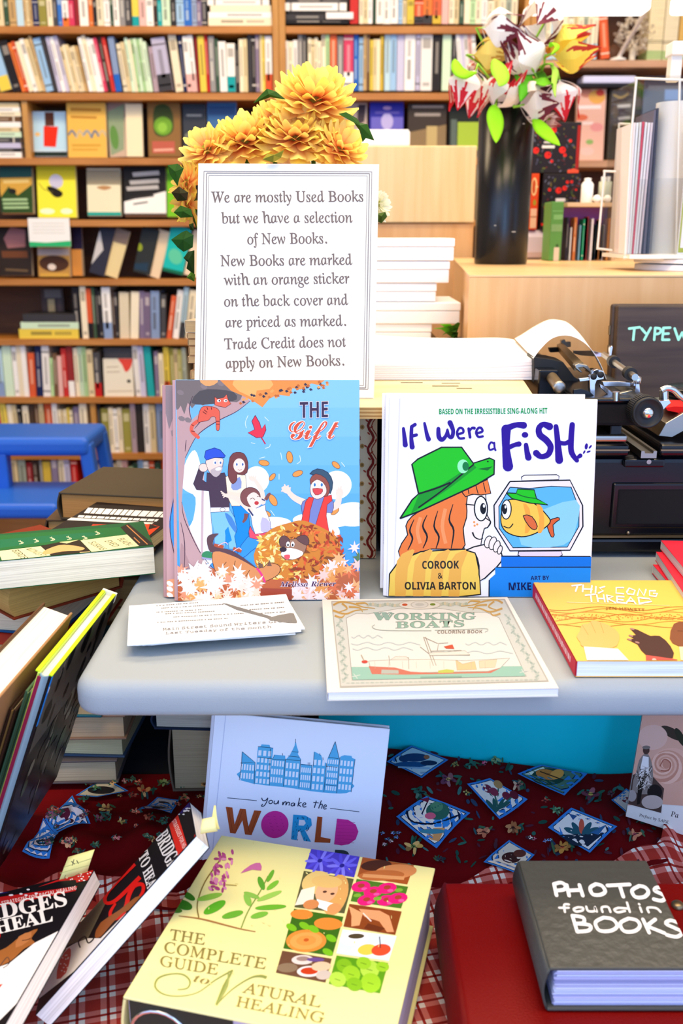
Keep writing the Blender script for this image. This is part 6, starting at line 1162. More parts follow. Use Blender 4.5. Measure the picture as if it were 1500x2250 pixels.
# ------------------------------------------------------------------ things lying on the grey table
def boats_art(A):
    A.poly([(120, 58), (1108, 45), (1395, 518), (186, 552)], 'e2e4dc').poly([(118, 56), (1112, 42), (1400, 520), (184, 556)], 'c8c4b8')
    A.poly([(124, 62), (1106, 50), (1388, 514), (190, 546)], 'e6e8de'); A.poly([(205, 152), (262, 125), (330, 128), (500, 98), (740, 96), (900, 118), (1010, 118), (1088, 150), (1268, 492), (252, 514)], 'b8b4a8').poly([(209, 154), (264, 128), (332, 131), (502, 101), (738, 99), (898, 121), (1008, 121), (1085, 152), (1262, 489), (256, 511)], 'fbfaf2')
    rnd = random.Random(6)
    for i in range(44):
        t_ = i / 43; x = 165 + 50 * t_ + 12 * sin(i); y = 150 + 370 * t_; A.ell(x, y, 13, 6, ['c4d0c4', 'd4dcd0', 'b4c4b8'][i % 3], 40 * (-1) ** i, n=9); x = 1125 + 215 * t_ + 10 * sin(i); A.ell(x, y - 12, 14, 6, ['c4d0c4', 'd4dcd0', 'b4c4b8'][i % 3], 40 * (-1) ** i, n=9)
    for i in range(40): A.ell(230 + i * 28, 530 - i * .5, 12, 4, ['d0d8cc', 'c4d0c4'][i % 2], 0, n=8)
    for i in range(14): A.ell(330 + i * 14, 78 - 4 * sin(i), 10, 9, ['d0d4c0', 'bcc8b4', 'e4d8b8'][i % 3], 30 * i, n=8); A.ell(750 + i * 11, 74 - 4 * sin(i), 10, 9, ['d0d4c0', 'bcc8b4', 'e4d8b8'][i % 3], 30 * i, n=8)
    for sx, ox in ((1, 0), (-1, 1232)):
        f = lambda L: [(ox + sx * x, y - (0 if sx > 0 else 12)) for x, y in L]
        for ln in ([(130, 80), (170, 62), (240, 70), (300, 90), (370, 98)], [(130, 110), (200, 130), (260, 110), (330, 105)], [(180, 70), (210, 100), (160, 120)], [(260, 72), (310, 68), (330, 80)], [(140, 140), (180, 150), (200, 130)], [(220, 90), (280, 95), (300, 120)]): A.line(f(ln), [12, 9, 3], 'e8bc68', 4); A.line(f(ln), [3, 2, 1], 'b88c48', 4)
    A.ell(625, 78, 122, 26, 'd8d0bc').ell(625, 78, 116, 23, 'f4f0e4').ell(625, 77, 52, 20, 'd0ccc0').ell(625, 77, 46, 17, 'eceae0').ell(625, 77, 26, 9, 'd4d4cc').ell(540, 78, 16, 7, 'd85830').ell(700, 76, 16, 7, '7c9434')
    for t_, x0, y0, x1, y1, hh in (('WORKING', 372, 165, 950, 160, 36), ('BOATS', 495, 212, 885, 203, 36)): A.text(t_, (x0 - 3, y0), (x1 + 3, y1), hh + 2, '7c8880', 'serifb', .014).text(t_, (x0, y0), (x1, y1), hh, '9cc4b0', 'serifb', 0)
    A.text('W', (360, 165), (470, 164), 44, '9cbcac', 'serifb', .01)
    A.line([(372, 192), (358, 206), (400, 222), (520, 226), (700, 226)], 4, 'b8c0b4', 4).line([(720, 224), (900, 218), (1010, 214), (1026, 224), (1010, 234)], 4, 'c4ccc0', 4).text('COLORING BOOK', (735, 243), (995, 240), 19, '988c80', 'sansb', 0)
    for y, x0, x1 in ((300, 240, 640), (330, 250, 600), (260, 240, 420), (350, 700, 1180), (300, 900, 1140)): A.line([(x0 + (x1 - x0) * i / 12, y + 8 * sin(i * 1.7)) for i in range(13)], 5, 'dce6e4', 3)
    A.poly([(246, 436), (1236, 432), (1260, 490), (256, 512)], 'a8d8c4')
    A.poly([(345, 402), (470, 396), (690, 392), (900, 400), (1162, 386), (1112, 442), (1040, 462), (580, 470), (368, 478)], 'faf6ea', 0, 'a8a494', 2.5)
    A.poly([(346, 432), (366, 478), (560, 482), (1058, 472), (1114, 442), (1040, 464), (700, 470), (590, 464), (500, 440)], 'e08068').poly([(422, 452), (520, 456), (522, 476), (420, 476)], 'c8ccc0')
    for ln in ([(656, 262), (722, 430)], [(668, 262), (738, 430)], [(640, 320), (700, 365), (930, 368)], [(460, 370), (470, 430)], [(500, 380), (575, 382)], [(575, 382), (580, 450)], [(700, 345), (880, 340)], [(660, 265), (740, 300)], [(740, 340), (745, 300), (800, 296)], [(860, 340), (900, 350)]): A.line(ln, 3.5, 'b4a898')
    A.poly([(690, 356), (900, 342), (930, 366), (700, 370)], 'f6f2e6', 0, 'b8b0a0', 2.5).poly([(470, 395), (500, 375), (560, 375), (580, 396)], 'f4ece0', 0, 'b8b0a0', 2)
    A.poly([(850, 396), (890, 420), (960, 404), (975, 452), (860, 456)], 'f8d8a0', 0, 'c0a880', 2).poly([(985, 402), (1090, 392), (1080, 440), (990, 444)], 'fae4c0', 0, 'c8b898', 2).poly([(750, 458), (800, 450), (844, 456), (840, 470), (752, 472)], 'd4dc68').poly([(776, 318), (826, 306), (838, 332), (790, 330)], 'e05c3c').ell(322, 406, 18, 9, 'e04c34').line([(300, 366), (318, 400)], 6, 'c8b8a0')
    for i in range(9): A.line([(380 + i * 80, 404), (384 + i * 80, 446)], 2, 'c8c4b4')
    A.line([(650, 498), (890, 494)], 10, '90bca8')
    for x0, y0 in ((250, 495), (1225, 470)): A.line([(x0, y0), (x0 + 50, y0 - 12)], 4, 'e8f0e8').line([(x0 + 10, y0 - 20), (x0 + 34, y0 + 10)], 4, 'e8f0e8')
qb = [(722, 1521), (1235, 1512), (1108, 1312), (705, 1318)]
mw, w, h = fit_flat(qb, TZ + .0085)
r = book('colouring_book', 'working boats colouring book lying flat at the table front', 'book', mw, w, h, .0085, 'd2cec2', 'f4f2f4', hard=False)
A = Art(qb, w, h, (680, 1300, .38), ink=.54); boats_art(A); A.build('cover_print', r)
def thread_art(A):
    A.rect(745, 100, 780, 620, 'fac860')
    for y, am, c in ((258, 10, 'c87c2c'), (270, 12, 'd88c38'), (284, 9, 'e0983c'), (300, 14, 'c87c2c'), (316, 12, 'd88c38'), (334, 10, 'e0a040'), (350, 9, 'c08434')):
        A.line([(780 + i * 60, y + am * sin(i * .9 + y)) for i in range(22)], 3, c, 3)
    rnd = random.Random(1)
    for _ in range(160): x = rnd.uniform(800, 1500); y = rnd.uniform(288, 318); A.ell(x, y, 4, 2, 'e0983c', n=5)
    A.poly([(918, 440), (905, 410), (930, 380), (950, 345), (985, 340), (1010, 322), (1050, 330), (1085, 345), (1120, 370), (1135, 400), (1120, 440), (1080, 470), (930, 465)], 'efbb6c', 2).line([(950, 345), (970, 400)], 3, 'd89c4c').line([(1000, 330), (1012, 390)], 3, 'd89c4c').line([(1050, 335), (1055, 390)], 3, 'd89c4c').poly([(930, 462), (1110, 474), (1155, 540), (1160, 600), (925, 600)], 'fffaec')
    A.poly([(1168, 422), (1210, 420), (1185, 402), (1225, 400), (1200, 364), (1240, 372), (1300, 405), (1350, 405), (1395, 460), (1392, 525), (1255, 512), (1220, 450)], '52342c', 2)
    for x, y in ((1184, 424), (1196, 404), (1212, 368), (1222, 440)): A.ell(x, y, 12, 5, 'b08478', 15)
    A.poly([(1252, 508), (1414, 532), (1420, 560), (1240, 560)], 'e05c50').ell(1290, 535, 12, 9, 'fac0b0').ell(1345, 545, 12, 9, 'fac0b0')
    A.poly([(1400, 420), (1440, 340), (1500, 330), (1560, 340), (1560, 470), (1440, 460)], '8c5434', 2).line([(1450, 378), (1500, 380)], 4, '6c3c24').poly([(1440, 462), (1600, 470), (1600, 560), (1430, 560)], 'fbe8b4')
    A.ink = .9; Wt = 'fffdf6'; k = lambda L: [(x, y) for x, y in L]
    for ln in ([(950, 140), (1000, 134)], [(980, 138), (962, 168)], [(1010, 136), (998, 170)], [(1055, 140), (1040, 176)], [(1004, 156), (1050, 158)], [(1075, 144), (1064, 176)], [(1120, 144), (1092, 152), (1108, 166), (1080, 178)], [(1218, 150), (1180, 150), (1172, 178), (1210, 182)], [(1230, 172), (1248, 152), (1276, 164), (1262, 186), (1232, 182), (1230, 172)], [(1282, 190), (1300, 156), (1316, 192), (1334, 160)], [(1382, 166), (1352, 166), (1346, 192), (1378, 196), (1390, 180), (1370, 180)],
               [(1008, 190), (1060, 184)], [(1036, 188), (1032, 222)], [(1068, 188), (1066, 222)], [(1104, 188), (1102, 224)], [(1068, 206), (1102, 208)], [(1120, 190), (1118, 224)], [(1120, 190), (1152, 196), (1122, 208)], [(1122, 208), (1156, 228)], [(1172, 196), (1166, 226)], [(1172, 196), (1208, 198)], [(1170, 212), (1200, 214)], [(1166, 226), (1204, 230)], [(1212, 232), (1244, 200), (1262, 234)], [(1226, 220), (1258, 222)], [(1284, 202), (1282, 234)], [(1284, 202), (1340, 208), (1350, 222), (1282, 234)]): A.line(ln, 8, Wt, 0, True)
    A.text('JEN HEWETT', (1097, 262), (1303, 272), 13, '9c6a2c', 'sansb', 0).line([(900, 226), (1440, 244)], 2, 'fbe4ac')
qt = [(1241, 1452), (1660, 1462), (1560, 1283), (1190, 1275)]
mw, w, h = fit_flat([(1241, 1452), (1640, 1452), (1506, 1275), (1190, 1275)], TZ + .0165); qt = [(1241, 1452), (1640, 1452), (1506, 1275), (1190, 1275)]
r = book('book', 'yellow craft book with drawn hands and red spine, lying at the right table edge', 'book', mw, w, h, .0165, 'e8b654', 'eef0fa', spine='d42038', hard=False)
A = Art(qt, w, h, (880, 1230, .41333), ink=.78); thread_art(A); A.build('cover_print', r)
A = Art(None, .0165, h, clip=False, to3d=lambda x, y, z: (-.00055 - z, y, -x)); rnd = random.Random(8)
A.poly([(.0004, 0), (.0161, 0), (.0161, h), (.0004, h)], 'd42038'); y = .02
while y < h - .03: q = rnd.uniform(.002, .006); A.poly([(.005, y), (.011, y), (.011, y + q), (.005, y + q)], 'f8c8c4'); y += q + .002
A.build('spine_print', r)
# postcards
rnd = random.Random(21); zc = TZ; NC = 9
for i in range(NC):
    top = i == NC - 1; sl = (NC - 1 - i)
    qc = [(311, 1416), (635, 1386), (607, 1314), (309, 1333)] if top else [(311 - [-14, -4, -20, 12, 24, 8, 18, 27][i], 1416 + 3), (635 - [2, -3, 8, 4, 0, 6, 2, 10][i], 1386 + 2), (607, 1314 + 2), (309 - [-12, -2, -18, 14, 26, 10, 20, 28][i], 1333)]
    th = .0014; mw, w, h = fit_flat(qc, zc + th)
    if not top: mw = mw @ Matrix.Rotation(radians([4, 2.5, 3, 1, .5, -1, 1.5, .5][i]), 4, 'Z')
    w, h = .158, .104
    r = thing('postcard', f"white printed card on the grey table, {'topmost' if top else ['lowest', 'second from the bottom', 'third from the bottom', 'fourth from the bottom', 'middle', 'fourth from the top', 'third from the top', 'second from the top'][i]} of the fanned stack", 'card', mw, 'printed cards on the table')
    MB().box(0, w, 0, h, -th, 0, 'faf7f2').build('card', 'print', r)
    if top:
        A = Art(qc, w, h, (250, 1280, .43333), z0=.0001, ink=.32)
        def dash(x0, y0, x1, y1, hh, c):
            x = 0; L = sqrt((x1 - x0) ** 2 + (y1 - y0) ** 2)
            while x < L: q = rnd.uniform(5, 11); a_, b_ = x / L, min(1, (x + q) / L); A.line([(x0 + (x1 - x0) * a_, y0 + (y1 - y0) * a_), (x0 + (x1 - x0) * b_, y0 + (y1 - y0) * b_)], hh, c); x += q + rnd.choice([2, 2, 2, 8])
        for (x0, y0, x1, y1) in ((215, 128, 420, 114), (240, 140, 560, 122), (215, 160, 440, 148), (260, 168, 500, 156), (300, 184, 640, 166), (220, 210, 560, 190), (620, 130, 815, 116), (660, 150, 815, 140), (700, 168, 820, 160)): dash(x0, y0, x1, y1, 4.5, 'd6d0c8')
        A.poly([(535, 118), (560, 122), (760, 182), (750, 192), (600, 150)], 'c4beb4', 0).poly([(740, 190), (840, 166), (862, 176), (870, 212), (790, 205)], 'cec8bc', 2)
        A.text('Main Street Sound Writers Group', (248, 250), (850, 205), 12, 'c8c2bc', 'mono', .01).text('Last Tuesday of the month', (262, 268), (760, 234), 11, 'd0cac4', 'mono', .01)
        A.build('card_print', r)
    zc += th + .0003
# three red paperbacks at the right edge of the table
zc = TZ; B0 = atz(1452, 1187, TZ + .036); B1 = atz(1500, 1245, TZ + .036); ya = math.degrees(math.atan2(B1.y - B0.y, B1.x - B0.x))
for i in range(3):
    t_ = .0118; c = atz([1434, 1441, 1452][i], [1240, 1212, 1187][i], zc + t_)
    flat('paperback', f"red paperback at the right table edge, {['lowest', 'middle', 'topmost'][i]} of three", c.x, c.y, ya + [2, -2, 0][i], .18, .12, t_ - .0002, zc, 'e4283c', 'd8d0c4', group='red paperbacks by the typewriter', hard=False, spine='d8d0c4'); zc += t_ + .0002
q_ = atz(1320, 1272, TZ); o = MB().box(0, .07, 0, .034, 0, .0008, 'f8eca0').build('paper_slip', 'print'); o.matrix_basis = Matrix.Translation((q_.x, q_.y, TZ + .017 + .0008)); tag(o, 'pale yellow paper slip lying on the grey cloth just behind the yellow craft book', 'paper')
o.matrix_basis = Matrix.Translation((.292, .990, TZ + .0002)) @ Matrix.Rotation(radians(6), 4, 'Z')
# ------------------------------------------------------------------ low bench under and in front of the table, its cloths
r = thing('bench', 'dark low bench under the grey table carrying cloths and books', 'bench', Matrix.Identity(4))
MB().box(-1.0, .95, .36, 1.52, .425, .455).build('bench_top', 'bench_dark', r, bevel=.003)
for x in (-.95, .86):
    for y in (.42, 1.42): MB().box(x, x + .05, y, y + .05, .0005, .4248).build('leg', 'bench_dark', r)
o = MB().box(-.03, .43, 1.128, 1.142, .4558, .712).build('teal_panel', 'teal_paint', bevel=.002); tag(o, 'teal painted board standing under the grey table', 'board')
o = MB().box(-.30, .62, 1.36, 1.375, .4558, .712).build('shade_panel', 'shade_navy', bevel=.002); tag(o, 'dark navy board in the shade under the grey table', 'board')  # added dark sheet, its colour stands in for the shade behind the bench
def sm(a, b, x): t_ = max(0, min(1, (x - a) / (b - a))); return t_ * t_ * (3 - 2 * t_)
def hf(x, y):      # floral cloth, heaped towards the teal board
    b = .034 * sm(.92, 1.10, y) * (1 - sm(.05, .34, x)) * sm(-.06, .02, x) + .006 * (1 + sin(x * 31 + y * 17)) * sm(.86, .92, y) * sm(-.25, -.2, x) * (1 - .6 * sm(1.02, 1.1, y))
    b += (.012 * sin(x * 38 + 4 * y) ** 2 + .010 * sin(y * 45 - x * 9) ** 2) * (1 - sm(-.16, -.10, x)) * (1 - sm(1.00, 1.04, y)) * sm(.80, .86, y)
    return .4615 + b
def edge(x): return .885 + .16 * max(0, x - .04) + .10 * sm(.36, .41, x) + .012 * sin(x * 40)
def hg(x, y):
    e_ = edge(x); k = sm(e_ - .06, e_ - .005, y)
    return .4585 + (hf(x, y) + .0045 - .4585) * k * (1 if x > -.2 else .96) + .004 * (1 + sin(x * 23 + y * 31)) * (1 - sm(.62, .80, y)) * 0 + .024 * sm(.36, .40, x) * sm(e_ - .10, e_ - .03, y) * (1 + .4 * sin(x * 60))
o = MB().grid(lambda u, v: (lambda x, y: Vector((x, y, hf(x, y))))(-.46 + u * 1.09, edge(-.46 + u * 1.09) - .03 + v * (1.122 - edge(-.46 + u * 1.09) + .03)), 120, 50).build('floral_cloth', 'floral_cloth')
FC = tag(o, 'dark red cloth with blue-edged picture diamonds, heaped under the table', 'cloth')
mb = MB()
def gp(u, v): x = -.62 + u * 1.25; y = .40 + v * (edge(x) - .40); return Vector((x, y, hg(x, y)))
mb.grid(gp, 130, 60); o = mb.build('gingham_cloth', 'gingham'); uv = o.data.uv_layers.new(name='UVMap')
for lp in o.data.loops: co = o.data.vertices[lp.vertex_index].co; a_ = radians(14); uv.data[lp.index].uv = (co.x * cos(a_) + co.y * sin(a_), -co.x * sin(a_) + co.y * cos(a_))
tag(o, 'red and white checked tablecloth spread over the low bench', 'tablecloth')
# printed diamonds, flowers and leaves of the dark red cloth, laid along its folds
class ClothArt(Art):
    def m(s, p):
        ox, oy, k = s.crop; x, y = ox + p[0] * k, oy + p[1] * k; z = .47
        for _ in range(6): q = atz(x, y, z); z = hf(q.x, q.y)
        return (q.x, q.y)
    def raw(s, P, col):
        q_ = rgb(col); col = [(q_[0] * 1.5, q_[1] * 1.5, q_[2] * 1.5, 1.0)] * 3
        c = (sum(p[0] for p in P) / len(P), sum(p[1] for p in P) / len(P)); f = lambda p: Vector((p[0], p[1], hf(p[0], p[1]) + s.z))
        def sub(a, b, d, n):
            if n == 0: s.mb.face([f(a), f(b), f(d)], col); return
            m_ = lambda p, q: ((p[0] + q[0]) / 2, (p[1] + q[1]) / 2); ab, bd, da = m_(a, b), m_(b, d), m_(d, a)
            for t_ in ((a, ab, da), (ab, b, bd), (da, bd, d), (ab, bd, da)): sub(*t_, n - 1)
        sz = max(abs(p[0] - c[0]) + abs(p[1] - c[1]) for p in P); n = 2 if sz > .02 else 1 if sz > .008 else 0
        for i in range(len(P)): sub(P[i - 1], P[i], c, n)
A = ClothArt(None, 1, 1, (800, 1560, .46667), clip=False, z0=.0009, dz=.000012)
rnd = random.Random(31)
def flower(x, y, q, c, c2):
    r2 = random.Random(int(x * 3 + y)); n = r2.choice([4, 5, 7])
    for i in range(4): a_ = r2.uniform(0, 6.3); A.ell(x + q * .9 * cos(a_), y + q * .5 * sin(a_), q * .42, q * .12, r2.choice(['1c4434', '2c5c48', '284c50', '3c5c3c']), r2.uniform(0, 180), n=8)
    for i in range(n): a_ = i * 6.28 / n + r2.uniform(-.4, .4); A.ell(x + q * .4 * cos(a_), y + q * .26 * sin(a_), q * r2.uniform(.3, .5), q * r2.uniform(.14, .26), mix(c, r2.choice(['201018', c2, 'e0c8a0']), r2.uniform(.1, .4)), math.degrees(a_) + r2.uniform(-30, 30), n=8)
    A.ell(x, y, q * .22, q * .15, c2, n=7)
    for i in range(3): a_ = r2.uniform(0, 6.3); A.line([(x, y), (x + q * .5 * cos(a_), y + q * .3 * sin(a_))], 3, '180c10')
for _ in range(170):
    x, y = rnd.uniform(80, 1420), rnd.uniform(200, 740)
    if y < 190 + max(0, x - 400) * .16: continue
    A.ell(x, y, rnd.uniform(8, 24), rnd.uniform(4, 10), rnd.choice(['2c5c4c', '1c4438', '3c6c64', '4c1c2c', '2c3c54', '4a2430']), rnd.uniform(0, 180), n=8)
for x, y, q, c, c2 in ((395, 335, 55, '7c3c54', 'c89c5c'), (1065, 405, 55, 'a04858', 'c8a84c'), (500, 265, 36, '34705c', '1c3c30'), (262, 400, 44, '2c5c50', '18382c'), (720, 365, 40, 'c89478', '8c3c3c'), (700, 565, 46, 'a8683c', '5c2c20'), (905, 485, 30, '4c7c54', '2c4c34'), (565, 262, 18, 'e0486c', 'f4b0b8'), (430, 270, 22, 'a87c3c', '5c7c4c'), (480, 402, 22, 'c0a050', '5c5c2c'), (1270, 600, 44, 'c88c5c', 'a84850'), (360, 720, 30, '24383c', '5c3038'), (850, 440, 22, 'c84838', '7c1c1c'), (560, 590, 44, 'd0825c', '8c3c2c'), (1160, 410, 22, '7c4854', '3c2430'), (620, 250, 34, '5c7c4c', '9cb084'), (230, 660, 58, 'd09c4c', '6c7c3c'), (930, 665, 50, 'c88c3c', 'b0502c')): flower(x, y, q, c, c2)
for x, y in ((85, 600), (135, 600), (150, 620), (110, 630), (95, 655), (125, 640), (160, 600), (800, 630), (850, 640), (870, 635), (780, 625)): flower(x, y, 14, rnd.choice(['e86c84', '5c8cd8', 'f0c8c8']), 'f0e0c0')
def diamond(P, inner, art):
    c = (sum(p[0] for p in P) / 4, sum(p[1] for p in P) / 4); g = lambda k: [(c[0] + (x - c[0]) * k, c[1] + (y - c[1]) * k) for x, y in P]
    A.poly(g(1.0), '2f74b8'); A.poly(g(.90), '12203c'); A.poly(g(.86), inner); art(c, g(.8))
def boat(c, P):
    x, y = c; A.poly([(x - 115, y), (x + 115, y - 5), (x + 70, y + 40), (x - 80, y + 48)], '2c7cc0').line([(x - 120, y - 40), (x - 100, y + 10), (x, y + 25), (x + 125, y - 15)], 9, '10182c', 4).poly([(x - 40, y + 50), (x + 60, y + 45), (x + 30, y + 110), (x - 10, y + 100)], 'c88c54').ell(x + 25, y - 35, 55, 42, '2c5c4c').ell(x + 20, y - 55, 30, 24, '4c7c5c').ell(x - 10, y - 12, 26, 16, 'c85870').line([(x - 50, y - 20), (x - 15, y - 95)], 6, '18182c').poly([(x - 60, y - 90), (x - 15, y - 100), (x - 20, y - 75)], '6c1c30').ell(x, y + 62, 60, 12, '3c7c8c')
def hippo(c, P):
    x, y = c; A.ell(x - 10, y - 18, 62, 20, '203c64').ell(x - 60, y - 12, 26, 16, '203c64').ell(x - 30, y + 16, 80, 14, '1c4c7c').ell(x + 55, y + 8, 40, 12, '182c4c').ell(x + 45, y - 20, 14, 10, 'a86040').line([(x - 90, y + 28), (x + 60, y + 34)], 8, '88a8c0', 3)
def tulips(c, P):
    x, y = c
    for dx, dy, k in ((-40, -30, '6c2438'), (10, -50, 'a87c4c'), (-10, -15, '7c2c40'), (50, 5, '6c1c30'), (85, 0, '5c1828')): A.line([(x + 10, y + 60), (x + dx, y + dy)], 7, '2c5848').ell(x + dx, y + dy, 24, 17, k, 40)
    for a_ in (-40, -10, 30, 60): A.ell(x + a_ * .6, y + 50, 9, 36, '24504c', a_)
def wings(c, P):
    x, y = c; A.poly([P[0], P[1], (x, y)], 'e8dcc4').ell(x - 20, y, 80, 40, '1c3c30').ell(x - 25, y - 10, 55, 24, 'c07030', 10).ell(x + 20, y - 12, 34, 22, 'e09040', -20).line([(x - 60, y - 25), (x + 50, y + 15)], 5, '40200c')
def lotus(c, P):
    x, y = c; A.poly([(x - 110, y + 30), (x + 110, y + 20), (x + 30, y + 85), (x - 40, y + 80)], '182434')
    for a_ in (-70, -35, 0, 35, 70): A.ell(x + a_ * .7, y + abs(a_) * .3 - 10, 13, 36, '24505c' if a_ else 'b8503c', a_)
    A.poly([(x + 40, y + 20), (x + 120, y - 20), (x + 80, y + 30)], '2c5c88').poly([(x - 60, y - 70), (x - 20, y - 60), (x - 40, y - 40)], '2c4c7c')
diamond([(105, 268), (222, 190), (395, 258), (270, 345)], 'b8c4c8', hippo)
diamond([(150, 525), (292, 430), (498, 510), (340, 678)], 'e8d8c4', boat)
diamond([(482, 372), (590, 345), (768, 445), (635, 540)], 'dccfc4', tulips)
diamond([(720, 325), (830, 282), (1050, 322), (940, 428)], '4c6c58', wings)
diamond([(862, 580), (972, 486), (1188, 575), (1060, 700)], 'dcd4cc', lotus)
diamond([(560, 745), (680, 640), (800, 710), (720, 800)], 'd8c8b0', lambda c, P: [A.ell(c[0], c[1], 45, 26, '3c1c18'), A.ell(c[0] + 40, c[1] - 20, 30, 18, '5c2c20')])
diamond([(1160, 450), (1230, 395), (1300, 440), (1230, 510)], 'c8b8b0', lambda c, P: A.ell(c[0], c[1], 20, 14, '6c2430'))
A.crop = (0, 1400, 1 / 3)
diamond([(500, 1080), (690, 960), (850, 1050), (640, 1090)], 'b0a488', lambda c, P: A.ell(c[0], c[1], 90, 26, '201c1c'))
diamond([(900, 1180), (1040, 1090), (1180, 1110), (1130, 1200)], 'a89c94', lambda c, P: A.ell(c[0], c[1], 70, 26, '302828'))
diamond([(300, 1240), (480, 1080), (600, 1270), (380, 1330)], 'e4d4d0', lambda c, P: [A.ell(c[0] - 10, c[1] - 30, 36, 44, '5c1c30'), A.ell(c[0] + 20, c[1] + 20, 30, 16, '34202c')])
diamond([(150, 1450), (290, 1230), (390, 1330), (330, 1500)], 'dcd0cc', lambda c, P: [A.ell(c[0] + 10, c[1], 60, 40, '14303c'), A.ell(c[0] + 40, c[1] - 30, 20, 40, '1c5c70')])
for x, y, q, c, c2 in ((450, 1390, 55, 'e09c6c', 'a0404c'), (370, 1190, 50, 'b8504c', '5c7c3c'), (700, 1170, 60, 'c8a85c', '9c5c48'), (950, 1050, 70, 'c89450', 'b03c24'), (880, 1080, 30, 'b0503c', '402018'), (560, 1110, 36, '2c5c44', '3c7c5c'), (1080, 1000, 40, '4c6c2c', '2c4c1c'), (520, 1450, 40, '2c4430', 'a0482c'), (600, 1000, 40, '301c1c', '4c2c24')): flower(x, y, q, c, c2)
rnd = random.Random(77)
for _ in range(46):
    x, y = rnd.uniform(260, 1400), rnd.uniform(980, 1480); flower(x, y, rnd.uniform(18, 46), rnd.choice(['b8503c', 'c89450', '2c5c48', '7c3c54', 'a8404c', '3c6c50']), rnd.choice(['e0c090', '402018', '5c7c3c']))
o = A.mb.build('printed_pattern', 'matte', FC)

# ------------------------------------------------------------------ pile of old hardcovers at the left of the table
zc = .4712
GP = 'old hardcovers piled left of the table'
for i, (cx, cy, yaw, w_, h_, t_, cov, pg, lab) in enumerate((
    (-.287, 1.085, 2, .17, .20, .033, '5c5454', 'c8b490', 'lowest book of the pile in the shade under the table corner'),
    (-.278, 1.090, -3, .18, .20, .030, '3c5068', 'd0c494', 'grey-blue book with cream pages, second from the bottom under the table corner'),
    (-.272, 1.082, 1, .17, .20, .034, '8a6c58', 'd0b088', 'tan covered book with thick pages under the table corner, third from the bottom'),
    (-.300, 1.075, -2, .20, .22, .031, '1c5c6c', 'c8a878', 'dark teal book in the left pile just below the table level'),
    (-.330, 1.070, 4, .22, .22, .042, '0c6844', 'c8a878', 'green covered book in the left pile below the red one'),
    (-.322, 1.066, -2, .20, .22, .030, 'a82c14', 'c8a06c', 'red covered book in the left pile above the green one'))):
    a_ = radians(yaw); flat('old_book', lab, cx - w_ * cos(a_), cy - w_ * sin(a_), yaw, w_, h_, t_, zc, cov, pg, group=GP, mt='print'); zc += t_ + .0006
t_ = .040; a_ = radians(-10); flat('old_book', 'dark blue hardcover in the left pile, under the red-brown one', -.350 - .20 * cos(a_), 1.086 - .20 * sin(a_), -10, .20, .20, t_, zc, '164a74', 'dcc8a4', group=GP); zc += t_ + .0006
t_ = .759 - zc; yw = 226; a_ = radians(yw); ex = Vector((cos(a_), sin(a_))); ey = Vector((-sin(a_), cos(a_))); w_, h_ = .150, .20
Op = Vector((-.384, 1.040)) - ex * w_ - ey * h_
flat('old_book', 'red-brown leather hardcover with rounded page edge, under the green paperback', Op.x, Op.y, yw, w_, h_, t_ - .001, zc, '7c2c14', 'c89c54', group=GP, pagecurve=-.006)
zt_ = .7598
# green paperback on top
qs_ = [(0, 1230), (338, 1197), (280, 1152), (0, 1188)]
Pn = atz(338, 1200, .7945); Pl = atz(0, 1232, .7945); ex = (Vector((Pn.x - Pl.x, Pn.y - Pl.y, 0))).normalized(); yg = math.degrees(math.atan2(ex.y, ex.x)) - 90
wG, hG, tG = .108, .205, .0345; a_ = radians(yg); ex = Vector((cos(a_), sin(a_), 0)); ey = Vector((-sin(a_), cos(a_), 0))
# fore-edge faces the camera: ex points towards the viewer
yg += 0; exv = Vector((sin(math.atan2(Pn.y - Pl.y, Pn.x - Pl.x)), -cos(math.atan2(Pn.y - Pl.y, Pn.x - Pl.x)), 0)); eyv = Vector((-exv.y, exv.x, 0))
O_ = Vector((Pn.x, Pn.y, zt_ + tG)) - exv * wG - eyv * hG
r = book('book', 'green paperback of stories lying on the pile, its pages facing the camera', 'book', frame(O_, exv, eyv, Vector((0, 0, 1))), wG, hG, tG, '1c5c34', 'fff2d0', hard=False, spine='2c2420')
cor = [O_ + exv * wG, O_ + exv * wG + eyv * hG, O_ + eyv * hG, O_]
A = Art([proj(p) for p in (O_, O_ + exv * wG, O_ + exv * wG + eyv * hG, O_ + eyv * hG)], wG, hG, (100, 1090, .186667))
A.poly([(-600, 470), (880, 365), (960, 460), (400, 530), (-600, 650)], '1e6c34').poly([(-600, 520), (500, 430), (700, 440), (400, 500), (-600, 620)], '187048').poly([(880, 370), (975, 325), (1280, 575), (1100, 590)], '2c2420')
for i, (x, y) in enumerate(((70, 500), (265, 490), (450, 485), (600, 430), (-120, 520), (-300, 540))): A.line([(x - 20, y - 8), (x + 20, y + 2), (x + 40, y + 16), (x - 10, y + 26)], 8, 'dcd8b0', 3).line([(x, y - 18), (x + 22, y + 24)], 7, 'dcd8b0')
A.poly([(410, 525), (960, 455), (1100, 590), (545, 662)], 'f0e8b0').poly([(-560, 650), (-40, 590), (60, 700), (-500, 790)], 'f0e8b0')
A.poly([(-60, 590), (160, 545), (400, 520), (530, 655), (80, 715)], '2c2418').poly([(-20, 650), (160, 580), (330, 585), (460, 615), (400, 645), (200, 655), (0, 690)], 'e8b070', 3).poly([(160, 545), (390, 518), (250, 562)], 'e8d898').poly([(400, 662), (520, 655), (530, 665), (410, 685)], 'e8c088')
for t2, p0, p1 in (('BLACK-', (840, 510), (960, 590)), ('EYED', (690, 535), (800, 600)), ('SUSANS', (500, 550), (650, 640))): A.text(t2, p0, p1, 62, '3c3820', 'sans', .004, up=(80, -14))
